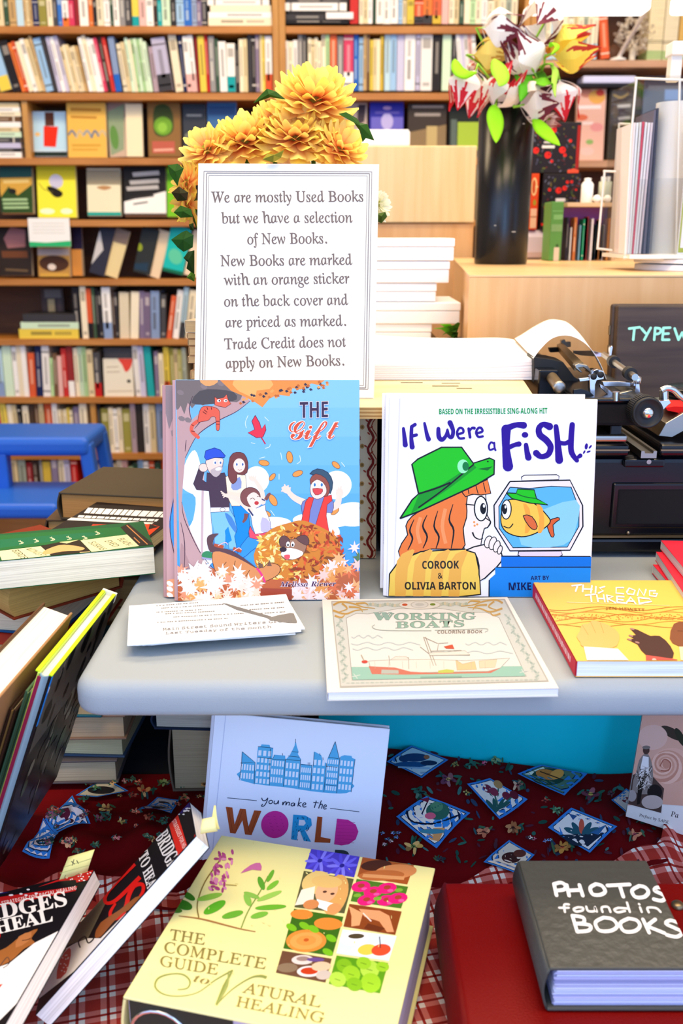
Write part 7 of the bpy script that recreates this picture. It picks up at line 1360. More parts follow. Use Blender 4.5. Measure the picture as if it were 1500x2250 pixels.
for t2, p0, p1 in (('MIDNIGHT', (-240, 625), (-60, 715)), ('BIRDS', (-400, 645), (-280, 745))): A.text(t2, p0, p1, 62, '3c3820', 'sans', .004, up=(80, -14))
A.line([(955, 345), (1200, 570)], 12, 'c8844c').line([(1040, 490), (1110, 555)], 12, 'c8844c')
A.build('cover_print', r)
# black paperback and the big dark hardcover behind it, on a second pile
zc = .4712
for i, (t_, cov, yaw, nm) in enumerate(((.050, '4c3424', 3, 'lowest'), (.046, '5c2c20', -2, 'second from the bottom'), (.052, '2c3440', 4, 'third from the bottom'), (.048, '6c4c30', -3, 'third from the top'), (.044, '3c3c34', 2, 'second from the top'), (.0425, '54402c', 0, 'topmost'))):
    flat('old_book', f"brown-paged hardcover of the rear left pile under the olive one, {nm}", -.425, 1.315, yaw, .165, .16, t_, zc, cov, 'b88c54', group='large hardcovers in the rear left pile'); zc += t_ + .0006
zr = zc
P0 = atz(128, 1082, zr + .040); P1 = atz(372, 1093, zr + .040); a_ = math.degrees(math.atan2(P1.y - P0.y, P1.x - P0.x))
flat('old_book', 'big dark olive hardcover lying behind the black paperback', P0.x, P0.y, a_, .215, .16, .040, zr, '463c2c', 'b88448')
qk = [(112, 1186), (345, 1206), (374, 1126), (186, 1110)]
mw, w, h = fit_flat(qk, .778)
mw = mw @ Matrix.Rotation(radians(2.5), 4, 'X')
r = book('book', 'black paperback with white capitals and an orange-red picture, in front of the olive hardcover', 'book', mw, w, h, .017, '241c1a', 'e8d4a4', hard=False)
A = Art(qk, w, h, (100, 1090, .186667))
A.poly([(230, 270), (1250, 335), (1240, 355), (235, 300)], 'e4e0d8')
for (x0, y0, x1, y1, hh) in ((410, 215, 1300, 270, 58), (370, 268, 1270, 320, 24)):
    x = 0; rnd = random.Random(hh)
    while x < 1: q = rnd.uniform(.04, .09); A.line([(x0 + (x1 - x0) * x, y0 + (y1 - y0) * x - hh * .3), (x0 + (x1 - x0) * min(1, x + q), y0 + (y1 - y0) * min(1, x + q) - hh * .3)], hh, 'f0ece4'); x += q + .012
A.poly([(1060, 370), (1220, 350), (1350, 380), (1310, 560), (1200, 600), (1000, 480)], 'e8451c').poly([(1220, 350), (1350, 385), (1260, 415)], '241c18').poly([(600, 350), (1050, 365), (1000, 400), (600, 400)], 'c83c24')
A.build('cover_print', r)
# books under the table, behind the leaning white one
zc = .4712
a = aty(375, 1690, 1.06)
flat('old_book', 'thick cream-paged book in the shade behind the white leaning book', a.x, 1.065, 2, .16, .20, aty(375, 1604, 1.06).z - zc, zc, '6c5c4c', 'c0ac88', cat='book', group='books in the shade under the table'); zc = aty(375, 1604, 1.06).z + .0006
a = aty(338, 1600, 1.06)
flat('old_book', 'blue-bound book on top of the thick one under the table', a.x, 1.060, -3, .17, .20, aty(338, 1562, 1.06).z - zc, zc, '1c2c44', 'd8d0bc', cat='book', group='books in the shade under the table')

# ------------------------------------------------------------------ picture books leaning against the left table edge
Nn, Ff = Vector((-.268, .806, .757)), Vector((-.256, 1.018, .757)); sd = Vector((-.35, 0, -.937)).normalized()
ex = (Ff - Nn).normalized(); ey = (-sd - ex * (-sd).dot(ex)).normalized(); ez = ex.cross(ey); Wl = (Ff - Nn).length
def leaner(label, off, along, drop, w_, h_, t_, cover, page, spine, back=None, **k):
    o_ = Nn - ez * off + ex * along - ey * (h_ + drop); return book('picture_book', label, 'book', frame(o_, ex, ey, ez), w_, h_, t_, cover, page, spine=spine, back=back, group='books leaning on the left table edge', **k)
r = leaner('lime-edged picture book leaning on the left edge of the grey table', 0, 0, 0, Wl, .255, .0135, '1c1a1c', 'f0ece0', '8aa4ac', back='c8e05c', mt='gloss')
hh_ = .255
MB().box(-.0001, .004, hh_ - .055, hh_ - .001, .0002, .0006, '1c84d8').box(.001, .003, hh_ - .018, hh_ - .012, .0007, .0009, 'f0f0f0').build('cover_print', 'gloss', r)
A = Art([(0, hh_), (Wl, hh_), (Wl, 0), (0, 0)], Wl, hh_); rnd = random.Random(12)
A.poly([(.004, 0), (Wl, 0), (Wl, .09), (.004, .09)], '5c564c')
for _ in range(70): A.ell(rnd.uniform(.01, Wl), rnd.uniform(.0, hh_), rnd.uniform(.003, .014), rnd.uniform(.004, .02), rnd.choice(['6c6454', '847c64', '3c382c', '1c1a18', '4c5c3c', '8c8468']) if rnd.random() < .6 else '14120f', n=8)
A.build('cover_photo', r, 'gloss')
for nm, x in (('jacket_edge', -.0005), ('jacket_edge', -.0132)): MB().box(.001, Wl - .001, hh_ - .0002, hh_ + .0012, x - .0028, x + .0008, 'c4e81c').build(nm, 'print', r)
MB().box(Wl - .004, Wl + .0008, hh_ - .01, hh_ + .0014, -.016, .0008, 'e8e4d0').build('jacket_flap', 'print', r)
MB().box(-.0032, -.002, .0, hh_ - .002, -.012, -.008, '8c1c3c').build('spine_stripe', 'print', r)
leaner('thin green picture book squeezed between the lime-edged and the big cream one', .0150, .012, .030, Wl * .8, .225, .007, '4c6c4c', 'd8ccb0', '5c7858')
leaner('thin dark brown picture book left of the green one against the table', .0230, .006, .050, Wl * .8, .20, .007, '3c2418', 'c8b48c', '8c6c3c')
leaner('big cream-paged hardcover with brown boards leaning left of the lime-edged book', .0312, -.070, .016, .235, .235, .034, 'a87c54', 'fbf0dc', '5c3c20', back='5c3c20')

# ------------------------------------------------------------------ front row on the low bench
qw = [(449, 1868), (828, 1902), (850, 1601), (470, 1565)]
qw2 = [(444, 1910), (825, 1946), (850, 1601), (470, 1565)]
Pw = aty(470, 1565, .945); t = radians(9); ey_ = Vector((0, sin(t), cos(t)))
mw, w, h = fit(qw2, Pw, Vector((1, 0, 0)).cross(ey_))
r = book('book', 'white gift book with blue buildings drawing, leaning under the table edge', 'book', mw, w, h, .012, 'eef1fb', 'f4f2ee', mt='print')
A = Art(qw2, w, h, (430, 1540, .31333), ink=.9); bl, dk = '5cb8e4', '20304c'
A.line([(205, 82), (140, 800), (120, 1100)], 5, 'd4daf0')
def bld(P, win=()):
    A.poly(P, bl)
    for x0, y0, x1, y1, nx, ny, s in win:
        for j in range(ny):
            for i in range(nx):
                fx, fy = (i + .5) / nx, (j + .5) / ny; x = x0 + (x1 - x0) * fx - s * fy; y = y0 + (y1 - y0) * fy + (x1 - x0) * fx * .09; ww = (x1 - x0) / nx * .31; hh = (y1 - y0) / ny * .33
                A.poly([(x - ww, y - hh), (x + ww, y - hh), (x + ww - 2, y + hh), (x - ww - 2, y + hh)], 'f0f4fc')
A.poly([(310, 540), (420, 575), (540, 590), (640, 600), (800, 625), (950, 640), (1050, 640), (1085, 615), (1080, 560), (700, 500), (320, 480)], bl, 2)
bld([(320, 350), (412, 425), (408, 575), (312, 550)], [(314, 425, 410, 545, 5, 2, 6)])
bld([(430, 320), (450, 312), (455, 300), (510, 304), (515, 320), (536, 326), (515, 585), (412, 575)], [(430, 330, 532, 385, 3, 1, 4), (425, 382, 530, 575, 4, 4, 14)])
bld([(545, 372), (620, 378), (622, 410), (612, 590), (515, 580), (530, 405)], [(528, 400, 618, 572, 5, 3, 12)])
bld([(690, 272), (698, 310), (712, 350), (708, 368), (728, 400), (722, 600), (612, 590), (625, 405), (650, 378), (665, 350), (684, 310)], [(626, 415, 725, 590, 4, 3, 12)])
bld([(732, 435), (810, 445), (800, 615), (722, 605)], [(734, 450, 806, 605, 5, 3, 10)])
bld([(822, 350), (870, 375), (880, 410), (908, 432), (895, 630), (802, 615)], [(818, 395, 905, 620, 3, 4, 14)])
bld([(965, 285), (995, 392), (1000, 400), (985, 640), (900, 630), (915, 400), (920, 385)], [(918, 395, 995, 625, 5, 5, 14)])
bld([(1004, 385), (1030, 375), (1080, 380), (1086, 395), (1106, 402), (1085, 630), (990, 620)], [(1004, 400, 1100, 620, 4, 4, 14)])
for ln in ([(412, 425), (408, 578)], [(516, 330), (514, 585)], [(622, 400), (612, 592)], [(728, 400), (720, 605)], [(808, 440), (802, 615)], [(908, 430), (896, 630)], [(1000, 390), (985, 640)], [(320, 350), (412, 425), (310, 428)], [(430, 390), (535, 400)], [(640, 380), (720, 388)], [(665, 350), (712, 354)], [(625, 405), (728, 412)], [(920, 390), (992, 398)], [(905, 450), (985, 460)], [(905, 580), (985, 588)], [(690, 262), (690, 290)], [(965, 280), (922, 390)], [(965, 280), (995, 395)], [(430, 315), (536, 325)], [(545, 372), (535, 405), (620, 408)], [(320, 355), (318, 440), (304, 548)], [(1106, 402), (1086, 632)], [(820, 352), (818, 450)], [(730, 438), (808, 446)], [(600, 360), (602, 376)], [(780, 425), (780, 442)], [(792, 425), (792, 444)], [(860, 360), (862, 378)], [(882, 390), (884, 408)]): A.line(ln, 3, dk)
A.line([(222, 672), (428, 692)], 4, dk).line([(942, 746), (1148, 770)], 4, dk)
sc = lambda L, w_=6: A.line(L, w_, '28304c', 4)
for L in ([(462, 672), (470, 690), (490, 690), (505, 672)], [(505, 672), (498, 700), (480, 728), (462, 730), (470, 715)], [(530, 688), (515, 695), (515, 710), (530, 712), (540, 698), (530, 688)], [(552, 692), (550, 712), (570, 712), (580, 690), (578, 716)], [(612, 700), (610, 722), (622, 702), (634, 702), (632, 724), (644, 704), (658, 706), (654, 726)], [(690, 708), (672, 712), (670, 726), (684, 728), (694, 710), (692, 730)], [(728, 672), (716, 732)], [(742, 704), (720, 716), (738, 734)], [(752, 724), (772, 716), (764, 706), (750, 718), (756, 736), (776, 734)], [(845, 692), (832, 742)], [(824, 704), (862, 708)], [(880, 690), (862, 746)], [(866, 728), (880, 716), (888, 722), (882, 748)], [(898, 738), (916, 732), (910, 720), (898, 730), (900, 750), (918, 748)]): sc(L)
br_ = 'b4562c'
A.poly([(212, 735), (258, 740), (275, 860), (312, 748), (352, 752), (372, 880), (412, 760), (462, 764), (395, 935), (350, 930), (330, 830), (282, 925), (245, 920)], br_)
for ln in ([(230, 740), (260, 900)], [(330, 755), (285, 900)], [(350, 770), (380, 915)], [(440, 768), (392, 915)]): A.line(ln, 3, '8c3c1c')
A.ell(558, 860, 96, 96, 'e0349c', n=40)
for i in range(14): A.line([(500 + i * 9, 800 + (i % 5) * 24), (520 + i * 8, 806 + (i % 5) * 24)], 3, 'b82480')
A.poly([(686, 790), (770, 796), (812, 820), (818, 865), (790, 895), (770, 900), (815, 982), (765, 976), (735, 905), (722, 905), (715, 970), (675, 965)], '2ca8e0').poly([(728, 825), (765, 830), (775, 850), (760, 868), (724, 866)], 'eef1fb')
rnd = random.Random(3)
for _ in range(60):
    x, y = rnd.uniform(685, 800), rnd.uniform(800, 970)
    if y > 905 and 722 < x < 745 or (725 < x < 778 and 822 < y < 870) or (x > 745 and y > 905 and x < 735 + (y - 905) * .6): continue
    if x > 745 and y > 900 and x > 770 + (y - 900) * .5: continue
    A.line([(x, y), (x - 2, y + 10)], 3, '14406c')
A.poly([(855, 803), (890, 807), (882, 948), (952, 962), (950, 990), (840, 985)], br_)
for x in (862, 872, 880): A.line([(x, 812), (x - 10, 970)], 2, '8c3c1c')
A.poly([(993, 818), (1070, 826), (1125, 860), (1146, 910), (1128, 965), (1080, 1000), (1030, 1008), (978, 1000)], 'e0349c')
for i in range(7): A.line([(990, 840 + i * 24), (1120, 846 + i * 24)], 2, 'c02888')
A.text('R', (980, 1158), (1100, 1164), 120, '3c4c50', 'sansb', .02)
A.build('cover_print', r)

# ring binder
qh = [(278, 2203), (930, 2310), (901, 1906), (479, 1827)]
mw, w, h = fit_flat(qh, .552)
r = book('ring_binder', 'pale yellow ring binder guide to natural healing, in the photo foreground', 'binder', mw, w, h, .070, 'f4ea9c', 'cabcc8', spine='f0e494', hard=True, back='ece090')
MB().box(.004, w * .42, .0022, .0033, -.0665, -.0035, '34352a').build('inside_edge', 'print', r)
MB().tube([(.03 + .026 * cos(radians(q)), .002, -.036 + .026 * sin(radians(q))) for q in range(0, 361, 15)], .0018, n=10).build('ring', 'chrome', r)
A = Art(qh, w, h, (250, 1820, .46667)); gd, ol = '8c7c3c', '8c9448'
def ph(P, base):
    A.poly(P, base); (a_, b_, c_, d_) = P
    return lambda u, v: (a_[0] + (b_[0] - a_[0]) * u + (d_[0] - a_[0]) * v, a_[1] + (b_[1] - a_[1]) * u + (d_[1] - a_[1]) * v)
f = ph([(888, 88), (1092, 130), (1090, 215), (878, 172)], '4a3cc0')
for u, v in ((.25, .5), (.72, .55)):
    for k in range(10): x, y = f(u, v); A.ell(x + 34 * cos(k * .63), y + 26 * sin(k * .63), 30, 7, ['6c64ec', '5448d8', '8480f4'][k % 3], math.degrees(k * .63), n=9)
    A.ell(*f(u, v), 10, 8, '28208c')
f = ph([(1104, 132), (1312, 172), (1308, 250), (1102, 212)], 'a85420'); A.ell(*f(.3, .3), 60, 22, '4c2414').ell(*f(.7, .45), 80, 30, 'dc8c50').ell(*f(.45, .75), 90, 22, 'c06c34').line([f(.1, .9), f(.9, .7)], 14, 'e09c60')
f = ph([(876, 182), (1090, 222), (1086, 372), (866, 342)], '5c5a34'); A.ell(*f(.3, .25), 60, 50, 'e8c878').ell(*f(.75, .5), 50, 90, 'e0a85c').poly([f(.05, .5), f(.3, .35), f(.35, .8), f(0, .95)], 'f8ecd4').ell(*f(.55, .42), 46, 52, 'f0b484', 10).ell(*f(.5, .18), 66, 26, 'e8c070', 8).ell(*f(.52, .45), 9, 5, '503020').ell(*f(.68, .47), 9, 5, '503020').poly([f(.4, .68), f(.78, .72), f(.68, .95), f(.48, .9)], 'fdfaf4').ell(*f(.32, .85), 34, 22, 'd88c50').ell(*f(.8, .85), 30, 24, 'e09c5c')
f = ph([(1102, 222), (1314, 260), (1312, 352), (1100, 318)], '4c7c20')
for u, v in ((.12, .3), (.38, .45), (.62, .2), (.68, .72), (.88, .55), (.3, .85)):
    x, y = f(u, v); A.ell(x, y, 38, 24, 'e81c78', n=12).ell(x, y - 4, 14, 9, 'a8402c').ell(x + 16, y + 10, 12, 6, 'f058a0')
for u, v in ((.1, .7), (.5, .7), (.85, .2)): A.ell(*f(u, v), 16, 8, '7cb034')
f = ph([(866, 350), (1086, 388), (1080, 572), (852, 538)], '3c6c14')
for u, v, q in ((.18, .1, 50), (.75, .22, 62)): A.ell(*f(u, v), q, q * .45, 'ec8c34', 6)
x, y = f(.42, .72); A.ell(x, y, 90, 54, 'f09038', 4, n=30).ell(x, y, 72, 42, 'f4a450', n=26).ell(x, y - 2, 44, 24, 'f09844').ell(x, y - 5, 12, 8, 'c85c1c')
for u, v in ((.05, .45), (.5, .4), (.9, .55), (.92, .9), (.3, .36)): A.ell(*f(u, v), 28, 14, ['7cc01c', '5c9c14'][int(u * 9) % 2], 30)
f = ph([(1098, 330), (1318, 366), (1320, 470), (1096, 432)], '8c4418'); A.poly([f(.0, .1), f(.3, .3), f(.3, .85), f(.15, .95), f(.1, .5)], 'f0a870').poly([f(.2, .15), f(.6, .1), f(.8, .25), f(.98, .9), f(.85, .95), f(.65, .55), f(.35, .45)], 'eca06c').line([f(.3, .3), f(.5, .6)], 5, 'fae0d0').poly([f(.45, .7), f(.8, .8), f(.7, 1), f(.4, .95)], '6c3010')
f = ph([(1096, 446), (1328, 476), (1326, 592), (1094, 560)], 'dcecf4'); A.ell(*f(.25, .3), 60, 34, 'ffffff').ell(*f(.28, .2), 34, 12, '50442c').ell(*f(.62, .7), 84, 30, 'fbfaf4').ell(*f(.55, .68), 40, 26, 'f4d04c').ell(*f(.8, .62), 40, 28, 'e8502c').line([f(.7, .1), f(.78, .55)], 4, '4c3c34')
f = ph([(850, 550), (1080, 586), (1078, 706), (840, 662)], '6c4830'); A.ell(*f(.45, .25), 50, 24, 'e8d8cc').ell(*f(.45, .2), 30, 12, 'a08478').ell(*f(.65, .7), 56, 28, 'f0e8e0').ell(*f(.65, .68), 40, 18, 'c83c14').ell(*f(.2, .7), 48, 24, '8c7458').ell(*f(.85, .4), 44, 24, 'ecc8a0').ell(*f(.7, .15), 40, 10, '6c4c8c').ell(*f(.95, .75), 34, 24, 'd0c0b0')
f = ph([(1098, 570), (1326, 602), (1330, 752), (1094, 712)], '5c9c14')
for u, v, q in ((.2, .3, 40), (.38, .55, 48), (.7, .3, 50), (.8, .75, 54), (.15, .8, 44), (.5, .88, 40), (.55, .12, 36), (.92, .15, 30)): A.ell(*f(u, v), q, q * .75, ['9cd028', '84bc1c', 'b4dc48'][int(q) % 3], q, n=14).line([f(u - .06, v), f(u + .06, v + .03)], 3, '5c8c14')
A.line([(330, 380), (440, 395), (560, 425), (640, 445), (710, 458)], [4, 8, 6, 4], 'a8743c', 4).line([(430, 390), (415, 320), (440, 220), (500, 120)], 6, '8c7434', 4).line([(640, 440), (660, 360), (700, 270), (725, 200)], 5, '7c9c3c', 4)
for x, y, rx, ry, rt, c in ((500, 340, 56, 22, -30, '5cb024'), (345, 325, 50, 22, 20, '3c7c1c'), (470, 290, 60, 14, -12, '8cc040'), (370, 285, 36, 14, 30, '3c7c1c'), (590, 375, 50, 16, -14, '6cb030'), (760, 342, 70, 12, -3, '6cb42c'), (715, 378, 40, 14, -14, '7cbc3c'), (650, 305, 34, 14, 60, '8cc44c'), (700, 232, 34, 12, 60, '5ca42c'), (752, 242, 30, 12, -40, '7cc034'), (745, 290, 56, 12, -22, '9ccc54'), (735, 200, 28, 10, -70, '6cb02c'), (665, 285, 40, 10, 20, '8cc04c'), (305, 350, 40, 14, 10, '4c7c24')): A.ell(x, y, rx, ry, c, rt)
rnd = random.Random(5)
for _ in range(50): y = rnd.uniform(90, 260); A.ell(520 - (y - 90) * .12 + rnd.uniform(-40, 40), y, 13, 6, rnd.choice(['c85c9c', 'b84c8c', 'e08cb8', 'a8407c']), rnd.uniform(0, 90), n=7)
A.poly([(600, 185), (640, 150), (680, 142), (690, 175), (650, 170)], 'cc6ca0', 2).line([(540, 235), (590, 240)], 4, 'b89c4c')
up = lambda q: (q * .06, -q)
for t2, p0, p1, hh in (('THE', (292, 500), (472, 526), 54), ('COMPLETE', (268, 566), (785, 646), 56), ('GUIDE', (252, 640), (556, 682), 56), ('ATURAL', (692, 772), (1080, 838), 56), ('HEALING', (672, 850), (1112, 922), 56)): A.text(t2, p0, p1, hh, gd, 'serif', .004, up=up(hh))
A.text('to', (438, 722), (520, 738), 46, gd, 'bital', -.01, up=up(46))
A.line([(360, 770), (410, 760), (420, 720), (380, 685), (310, 685), (250, 710), (238, 760), (290, 800), (380, 806), (470, 780), (550, 710), (630, 655)], [4, 8, 6, 10, 5, 4, 8], ol, 5).line([(630, 655), (600, 740), (572, 848)], [6, 16, 10], ol, 4).line([(610, 660), (612, 740), (575, 850)], [4, 14, 6], '9ca458', 4).line([(572, 848), (640, 760), (720, 695), (770, 682), (800, 690)], [4, 5, 7, 12, 14], ol, 4)
rnd = random.Random(17)
for _ in range(50): A.ell(rnd.uniform(150, 1350), rnd.uniform(50, 900), rnd.uniform(2, 9), rnd.uniform(1, 3), 'ece090', rnd.uniform(0, 90), n=6)
A.build('cover_print', r)

# two copies of the bridges paperback
def bridges(label, TF, TS, down, L, t_, crop, art, notez=None):
    TF, TS, down = Vector(TF), Vector(TS), Vector(down); ex = (TF - TS); w_ = ex.length; ex.normalize(); ey = -(down - ex * down.dot(ex)).normalized(); ez = ex.cross(ey); o_ = TS - ey * L
    r = book('paperback', label, 'book', frame(o_, ex, ey, ez), w_, L, t_, '141014', 'fbf5ea', hard=False, spine='201418', group='two copies of a paperback about healing')
    A = Art([proj(o_), proj(o_ + ex * w_), proj(TF), proj(TS)], w_, L, crop); art(A); A.build('cover_print', r); return r, frame(o_, ex, ey, ez), w_
def art_b(A):
    A.poly([(1060, 140), (1125, 105), (1200, 355), (1140, 420)], 'd8281c').poly([(1125, 105), (1200, 30), (1290, 240), (1205, 352)], '1a1418').poly([(1130, 100), (1195, 35), (1215, 70), (1150, 110)], '34206c').poly([(1205, 352), (1250, 190), (1290, 240)], 'c8241c')
    rnd = random.Random(2)
    for _ in range(14): x = rnd.uniform(1130, 1220); A.ell(x, 125 - (x - 1130) * .8 + rnd.uniform(-10, 20), 8, 5, 'f0ece8', n=6)
    for _ in range(22): u = rnd.random(); A.ell(1215 + u * 60, 330 - u * 110 + rnd.uniform(-30, 10), 7, 5, 'f4b0a0', n=6)
    A.text('STRATEGIES FOR HEALING', (1090, 160), (1180, 385), 22, 'f0c8bc', 'sansb', 0, up=(24, -20)).text('BRIDGES', (985, 262), (1082, 496), 96, 'f0ece8', 'serifb', .01, up=(76, -60)).text('TO HEAL', (880, 385), (948, 632), 62, 'f0ece8', 'serifb', .01, up=(56, -50))
    A.poly([(640, 560), (380, 960), (560, 900), (680, 660)], '6c6450')
    g = lambda B, L: [(B[0] + r_ * 34 + u * 200, B[1] + r_ * 84 - u * 196) for r_, u in L]
    A.line(g((655, 624), [(0, 1), (0, .3), (.15, .06), (.5, -.02), (.85, .1), (1, .35), (1, 1)]), [26, 30, 26, 22, 22, 24, 26], 'e01810', 4).line(g((690, 722), [(1, .74), (.8, .95), (.4, 1), (.05, .8), (.3, .58), (.75, .42), (.95, .2), (.6, 0), (.2, .02), (0, .22)]), [14, 20, 24, 26, 28, 28, 26, 24, 20, 14], 'e01810', 4)
    A.poly([(600, 890), (640, 800), (760, 720), (860, 640), (900, 640), (880, 690), (780, 740), (700, 820), (640, 890)], '9c5828', 2)
    A.poly([(640, 900), (720, 820), (800, 740), (900, 690), (560, 1040), (240, 1290), (250, 1100), (340, 1010), (480, 930), (560, 900)], 'f8f2ec').line([(510, 960), (500, 920), (540, 890), (560, 930), (590, 910), (600, 880)], 9, '1c1818', 4)
    A.poly([(280, 1080), (360, 960), (420, 960), (400, 1000), (300, 1080)], 'a86838', 2).poly([(360, 1160), (380, 1040), (440, 960), (450, 1010), (420, 1120)], 'dc5444', 2)
    for _ in range(14): A.ell(rnd.uniform(380, 440), rnd.uniform(1000, 1120), 6, 5, 'f8d0c8', n=6)
    A.poly([(150, 1305), (190, 1150), (290, 1060), (270, 1240)], 'e0553c')
r, MWb, wb = bridges('paperback copy with red and white title, leaning on the yellow binder', (-.131, .745, .630), (-.154, .849, .597), (-.126, -.066, -.122), .200, .017, (0, 1750, .346667), art_b)
def art_b2(A):
    A.poly([(-200, 740), (540, 465), (610, 470), (610, 520), (430, 560), (-200, 770)], 'c01c1c').poly([(-200, 700), (370, 540), (480, 530), (490, 560), (-200, 720)], '141014')
    A.poly([(-300, 680), (490, 570), (480, 600), (-300, 760)], 'b81c1c').text('AND STRATEGIES FOR RACIAL HEALING', (-60, 705), (486, 590), 24, 'f0d8d0', 'sansb', -.01)
    rnd = random.Random(4)
    for _ in range(26): A.ell(rnd.uniform(380, 600), rnd.uniform(480, 540), rnd.uniform(4, 9), 4, 'f8f0ec', n=6)
    for _ in range(12): A.ell(rnd.uniform(-40, 240), rnd.uniform(570, 630), 12, 6, 'e8e4ec', n=6)
    A.poly([(-100, 600), (-100, 640), (60, 610)], '2c2064').text('BRIDGES', (-260, 830), (430, 690), 92, 'f2ece4', 'serifb', .012).text('TO HEAL', (-250, 930), (340, 790), 84, 'f2ece4', 'serifb', .012).text('US', (-330, 1100), (20, 900), 150, 'e01810', 'serifb', .02)
    A.poly([(-100, 1030), (40, 960), (130, 890), (240, 840), (200, 900), (220, 930), (150, 970), (60, 1050), (-100, 1110)], 'a0602c', 3).poly([(120, 890), (200, 860), (180, 920), (100, 960)], 'b87440', 2).line([(140, 915), (175, 910), (195, 900)], 5, '4c2414', 3)
    A.poly([(-200, 1150), (60, 1060), (220, 930), (420, 830), (420, 1000), (0, 1420), (-300, 1420)], 'f8f2ec').line([(0, 1080), (20, 1050), (50, 1020), (60, 1060), (20, 1090)], 5, '3c3434', 3).poly([(-40, 1200), (20, 1190), (-20, 1240)], 'd04030')
r, MWc, wc = bridges('paperback copy with red and white title, in the bottom left corner', (-.239, .791, .560), (-.380, .806, .510), (-.03, -.198, .0), .205, .017, (0, 1750, .346667), art_b2)
# sticky notes
def note(label, P, Y, col, lines=()):
    V = [aty(x, y, Y + dy) for x, y, dy in P]; r = thing('sticky_note', label, 'note', Matrix.Translation(V[0])); L_ = [v - V[0] for v in V]
    MB().grid(lambda u, v: L_[0].lerp(L_[1], u).lerp(L_[3].lerp(L_[2], u), v) + Vector((0, -.004 * sin(pi * v), 0)), 4, 8, col).build('paper', 'matte', r, solid=.0004)
    if lines:
        mb = MB()
        for (x0, y0, x1, y1, k, q) in lines:
            a_, b_ = aty(x0, y0, Y) - V[0], aty(x1, y1, Y) - V[0]; n_ = Vector((0, -.006, 0)); mb.tube([a_ + n_, b_ + n_], q, k, 5)
        mb.build('pen_marks', 'print', r)
note('yellow sticky note standing up from the bottom left paperback', [(130, 1934, 0), (192, 1916, 0), (208, 1866, .006), (150, 1883, .006)], .792, 'ece490', [(136, 1910, 200, 1892, 'b4b46c', .0003), (144, 1897, 204, 1878, 'b4b46c', .0003), (134, 1924, 196, 1906, 'b4b46c', .0003), (160, 1884, 168, 1890, '4c4c3c', .0004), (166, 1880, 162, 1893, '4c4c3c', .0004), (172, 1882, 176, 1889, '4c4c3c', .0004), (144, 1924, 148, 1914, '6c6c4c', .0003), (160, 1918, 178, 1910, '6c6c4c', .0003)])
note('pale yellow sticky note at the top corner of the leaning paperback', [(440, 1832, 0), (478, 1826, 0), (472, 1794, .004), (444, 1800, .004)], .742, 'f4e89c')
note('curled yellow note tip beside the white gift book', [(462, 1822, 0), (483, 1822, 0), (474, 1770, .012), (470, 1770, .012)], .750, 'f0e490')

# red leather album and the grey photo album on it
Zr = .543
qr = [(1010, 2330), (1640, 2330), (1580, 1940), (973, 1940)]
a0 = atz(975, 1938, Zr); a1 = atz(1010, 2320, Zr)
r = thing('leather_album', 'red leather photo album lying on the checked tablecloth', 'album', Matrix.Translation((a0.x, a1.y, .4665)))
Wd, Hd, Td = .36, a0.y - a1.y, Zr - .4665
MB().box(0, Wd, 0, Hd, Td - .007, Td).build('front_cover', 'red_leather', r, bevel=.0034, seg=3)
MB().box(0, Wd, 0, Hd, 0, .007).build('back_cover', 'red_leather', r, bevel=.003, seg=3)
MB().box(.006, Wd - .006, .006, Hd - .006, .0075, Td - .0075, 'e8dcc0').build('page_block', 'pages', r)
mb = MB(); mb.grid(lambda u, v: Vector((-.009 * sin(pi * u) + .002, v * Hd, .001 + u * (Td - .002))), 10, 2); mb.build('spine', 'red_leather', r, solid=.004)
q_ = atz(1488, 1992, Zr); MB().lathe([(.006, 0), (.006, .002), (.004, .004), (.001, .0045)], 20, T=Matrix.Translation((q_.x - a0.x, q_.y - a1.y, Td + .0005))).build('clasp', 'brass_rod', r)
qp = [(1180, 2127), (1502, 2127), (1448, 1890), (1163, 1890)]
Zg = .586; mw, w, h = fit_flat(qp, Zg); tg = Zg - Zr - .0012
r = thing('photo_album', 'grey vinyl photo album with white paint lettering on the red album', 'album', mw)
MB().box(0, w, 0, h, -.003, 0).build('front_cover', 'grey_vinyl', r, bevel=.0013)
MB().box(0, w + .004, -.001, h, -tg, -tg + .003).build('back_cover', 'grey_vinyl', r, bevel=.0013)
MB().grid(lambda u, v: Vector((-.004 * sin(pi * u), v * h, -tg + .0015 + u * (tg - .003))), 8, 2).build('spine', 'grey_vinyl', r, solid=.002)
P_ = MB(); rnd = random.Random(14); z = -tg + .0034; n = 0
while z < -.0042: q = rnd.uniform(.0010, .0018); i_ = rnd.uniform(.001, .004); P_.box(.003 + i_, w - .002, .001 + rnd.uniform(0, .002), h - .004, z, z + q * .7, rnd.choice(['dcd8ec', 'c8c4e4', 'ece8f4', 'b4b0d4'])); z += q
P_.build('plastic_pages', 'gloss', r)
A = Art(qp, w, h, (880, 1800, .41333)); wt = 'f6f2ec'
for L in ([(845, 350), (845, 410)], [(845, 350), (885, 342), (905, 360), (890, 380), (848, 385)], [(912, 355), (912, 412)], [(980, 355), (985, 412)], [(912, 385), (982, 382)], [(1070, 350), (1035, 370), (1040, 405), (1080, 408), (1110, 390), (1100, 360), (1070, 350)], [(1130, 358), (1250, 352)], [(1195, 356), (1200, 418)], [(1300, 360), (1255, 385), (1265, 420), (1310, 420), (1340, 395), (1330, 368), (1300, 360)], [(1430, 375), (1395, 368), (1375, 385), (1405, 402), (1425, 420), (1400, 440), (1360, 432)]): A.line(L, 20, wt, 4 if len(L) > 2 else 0, True)
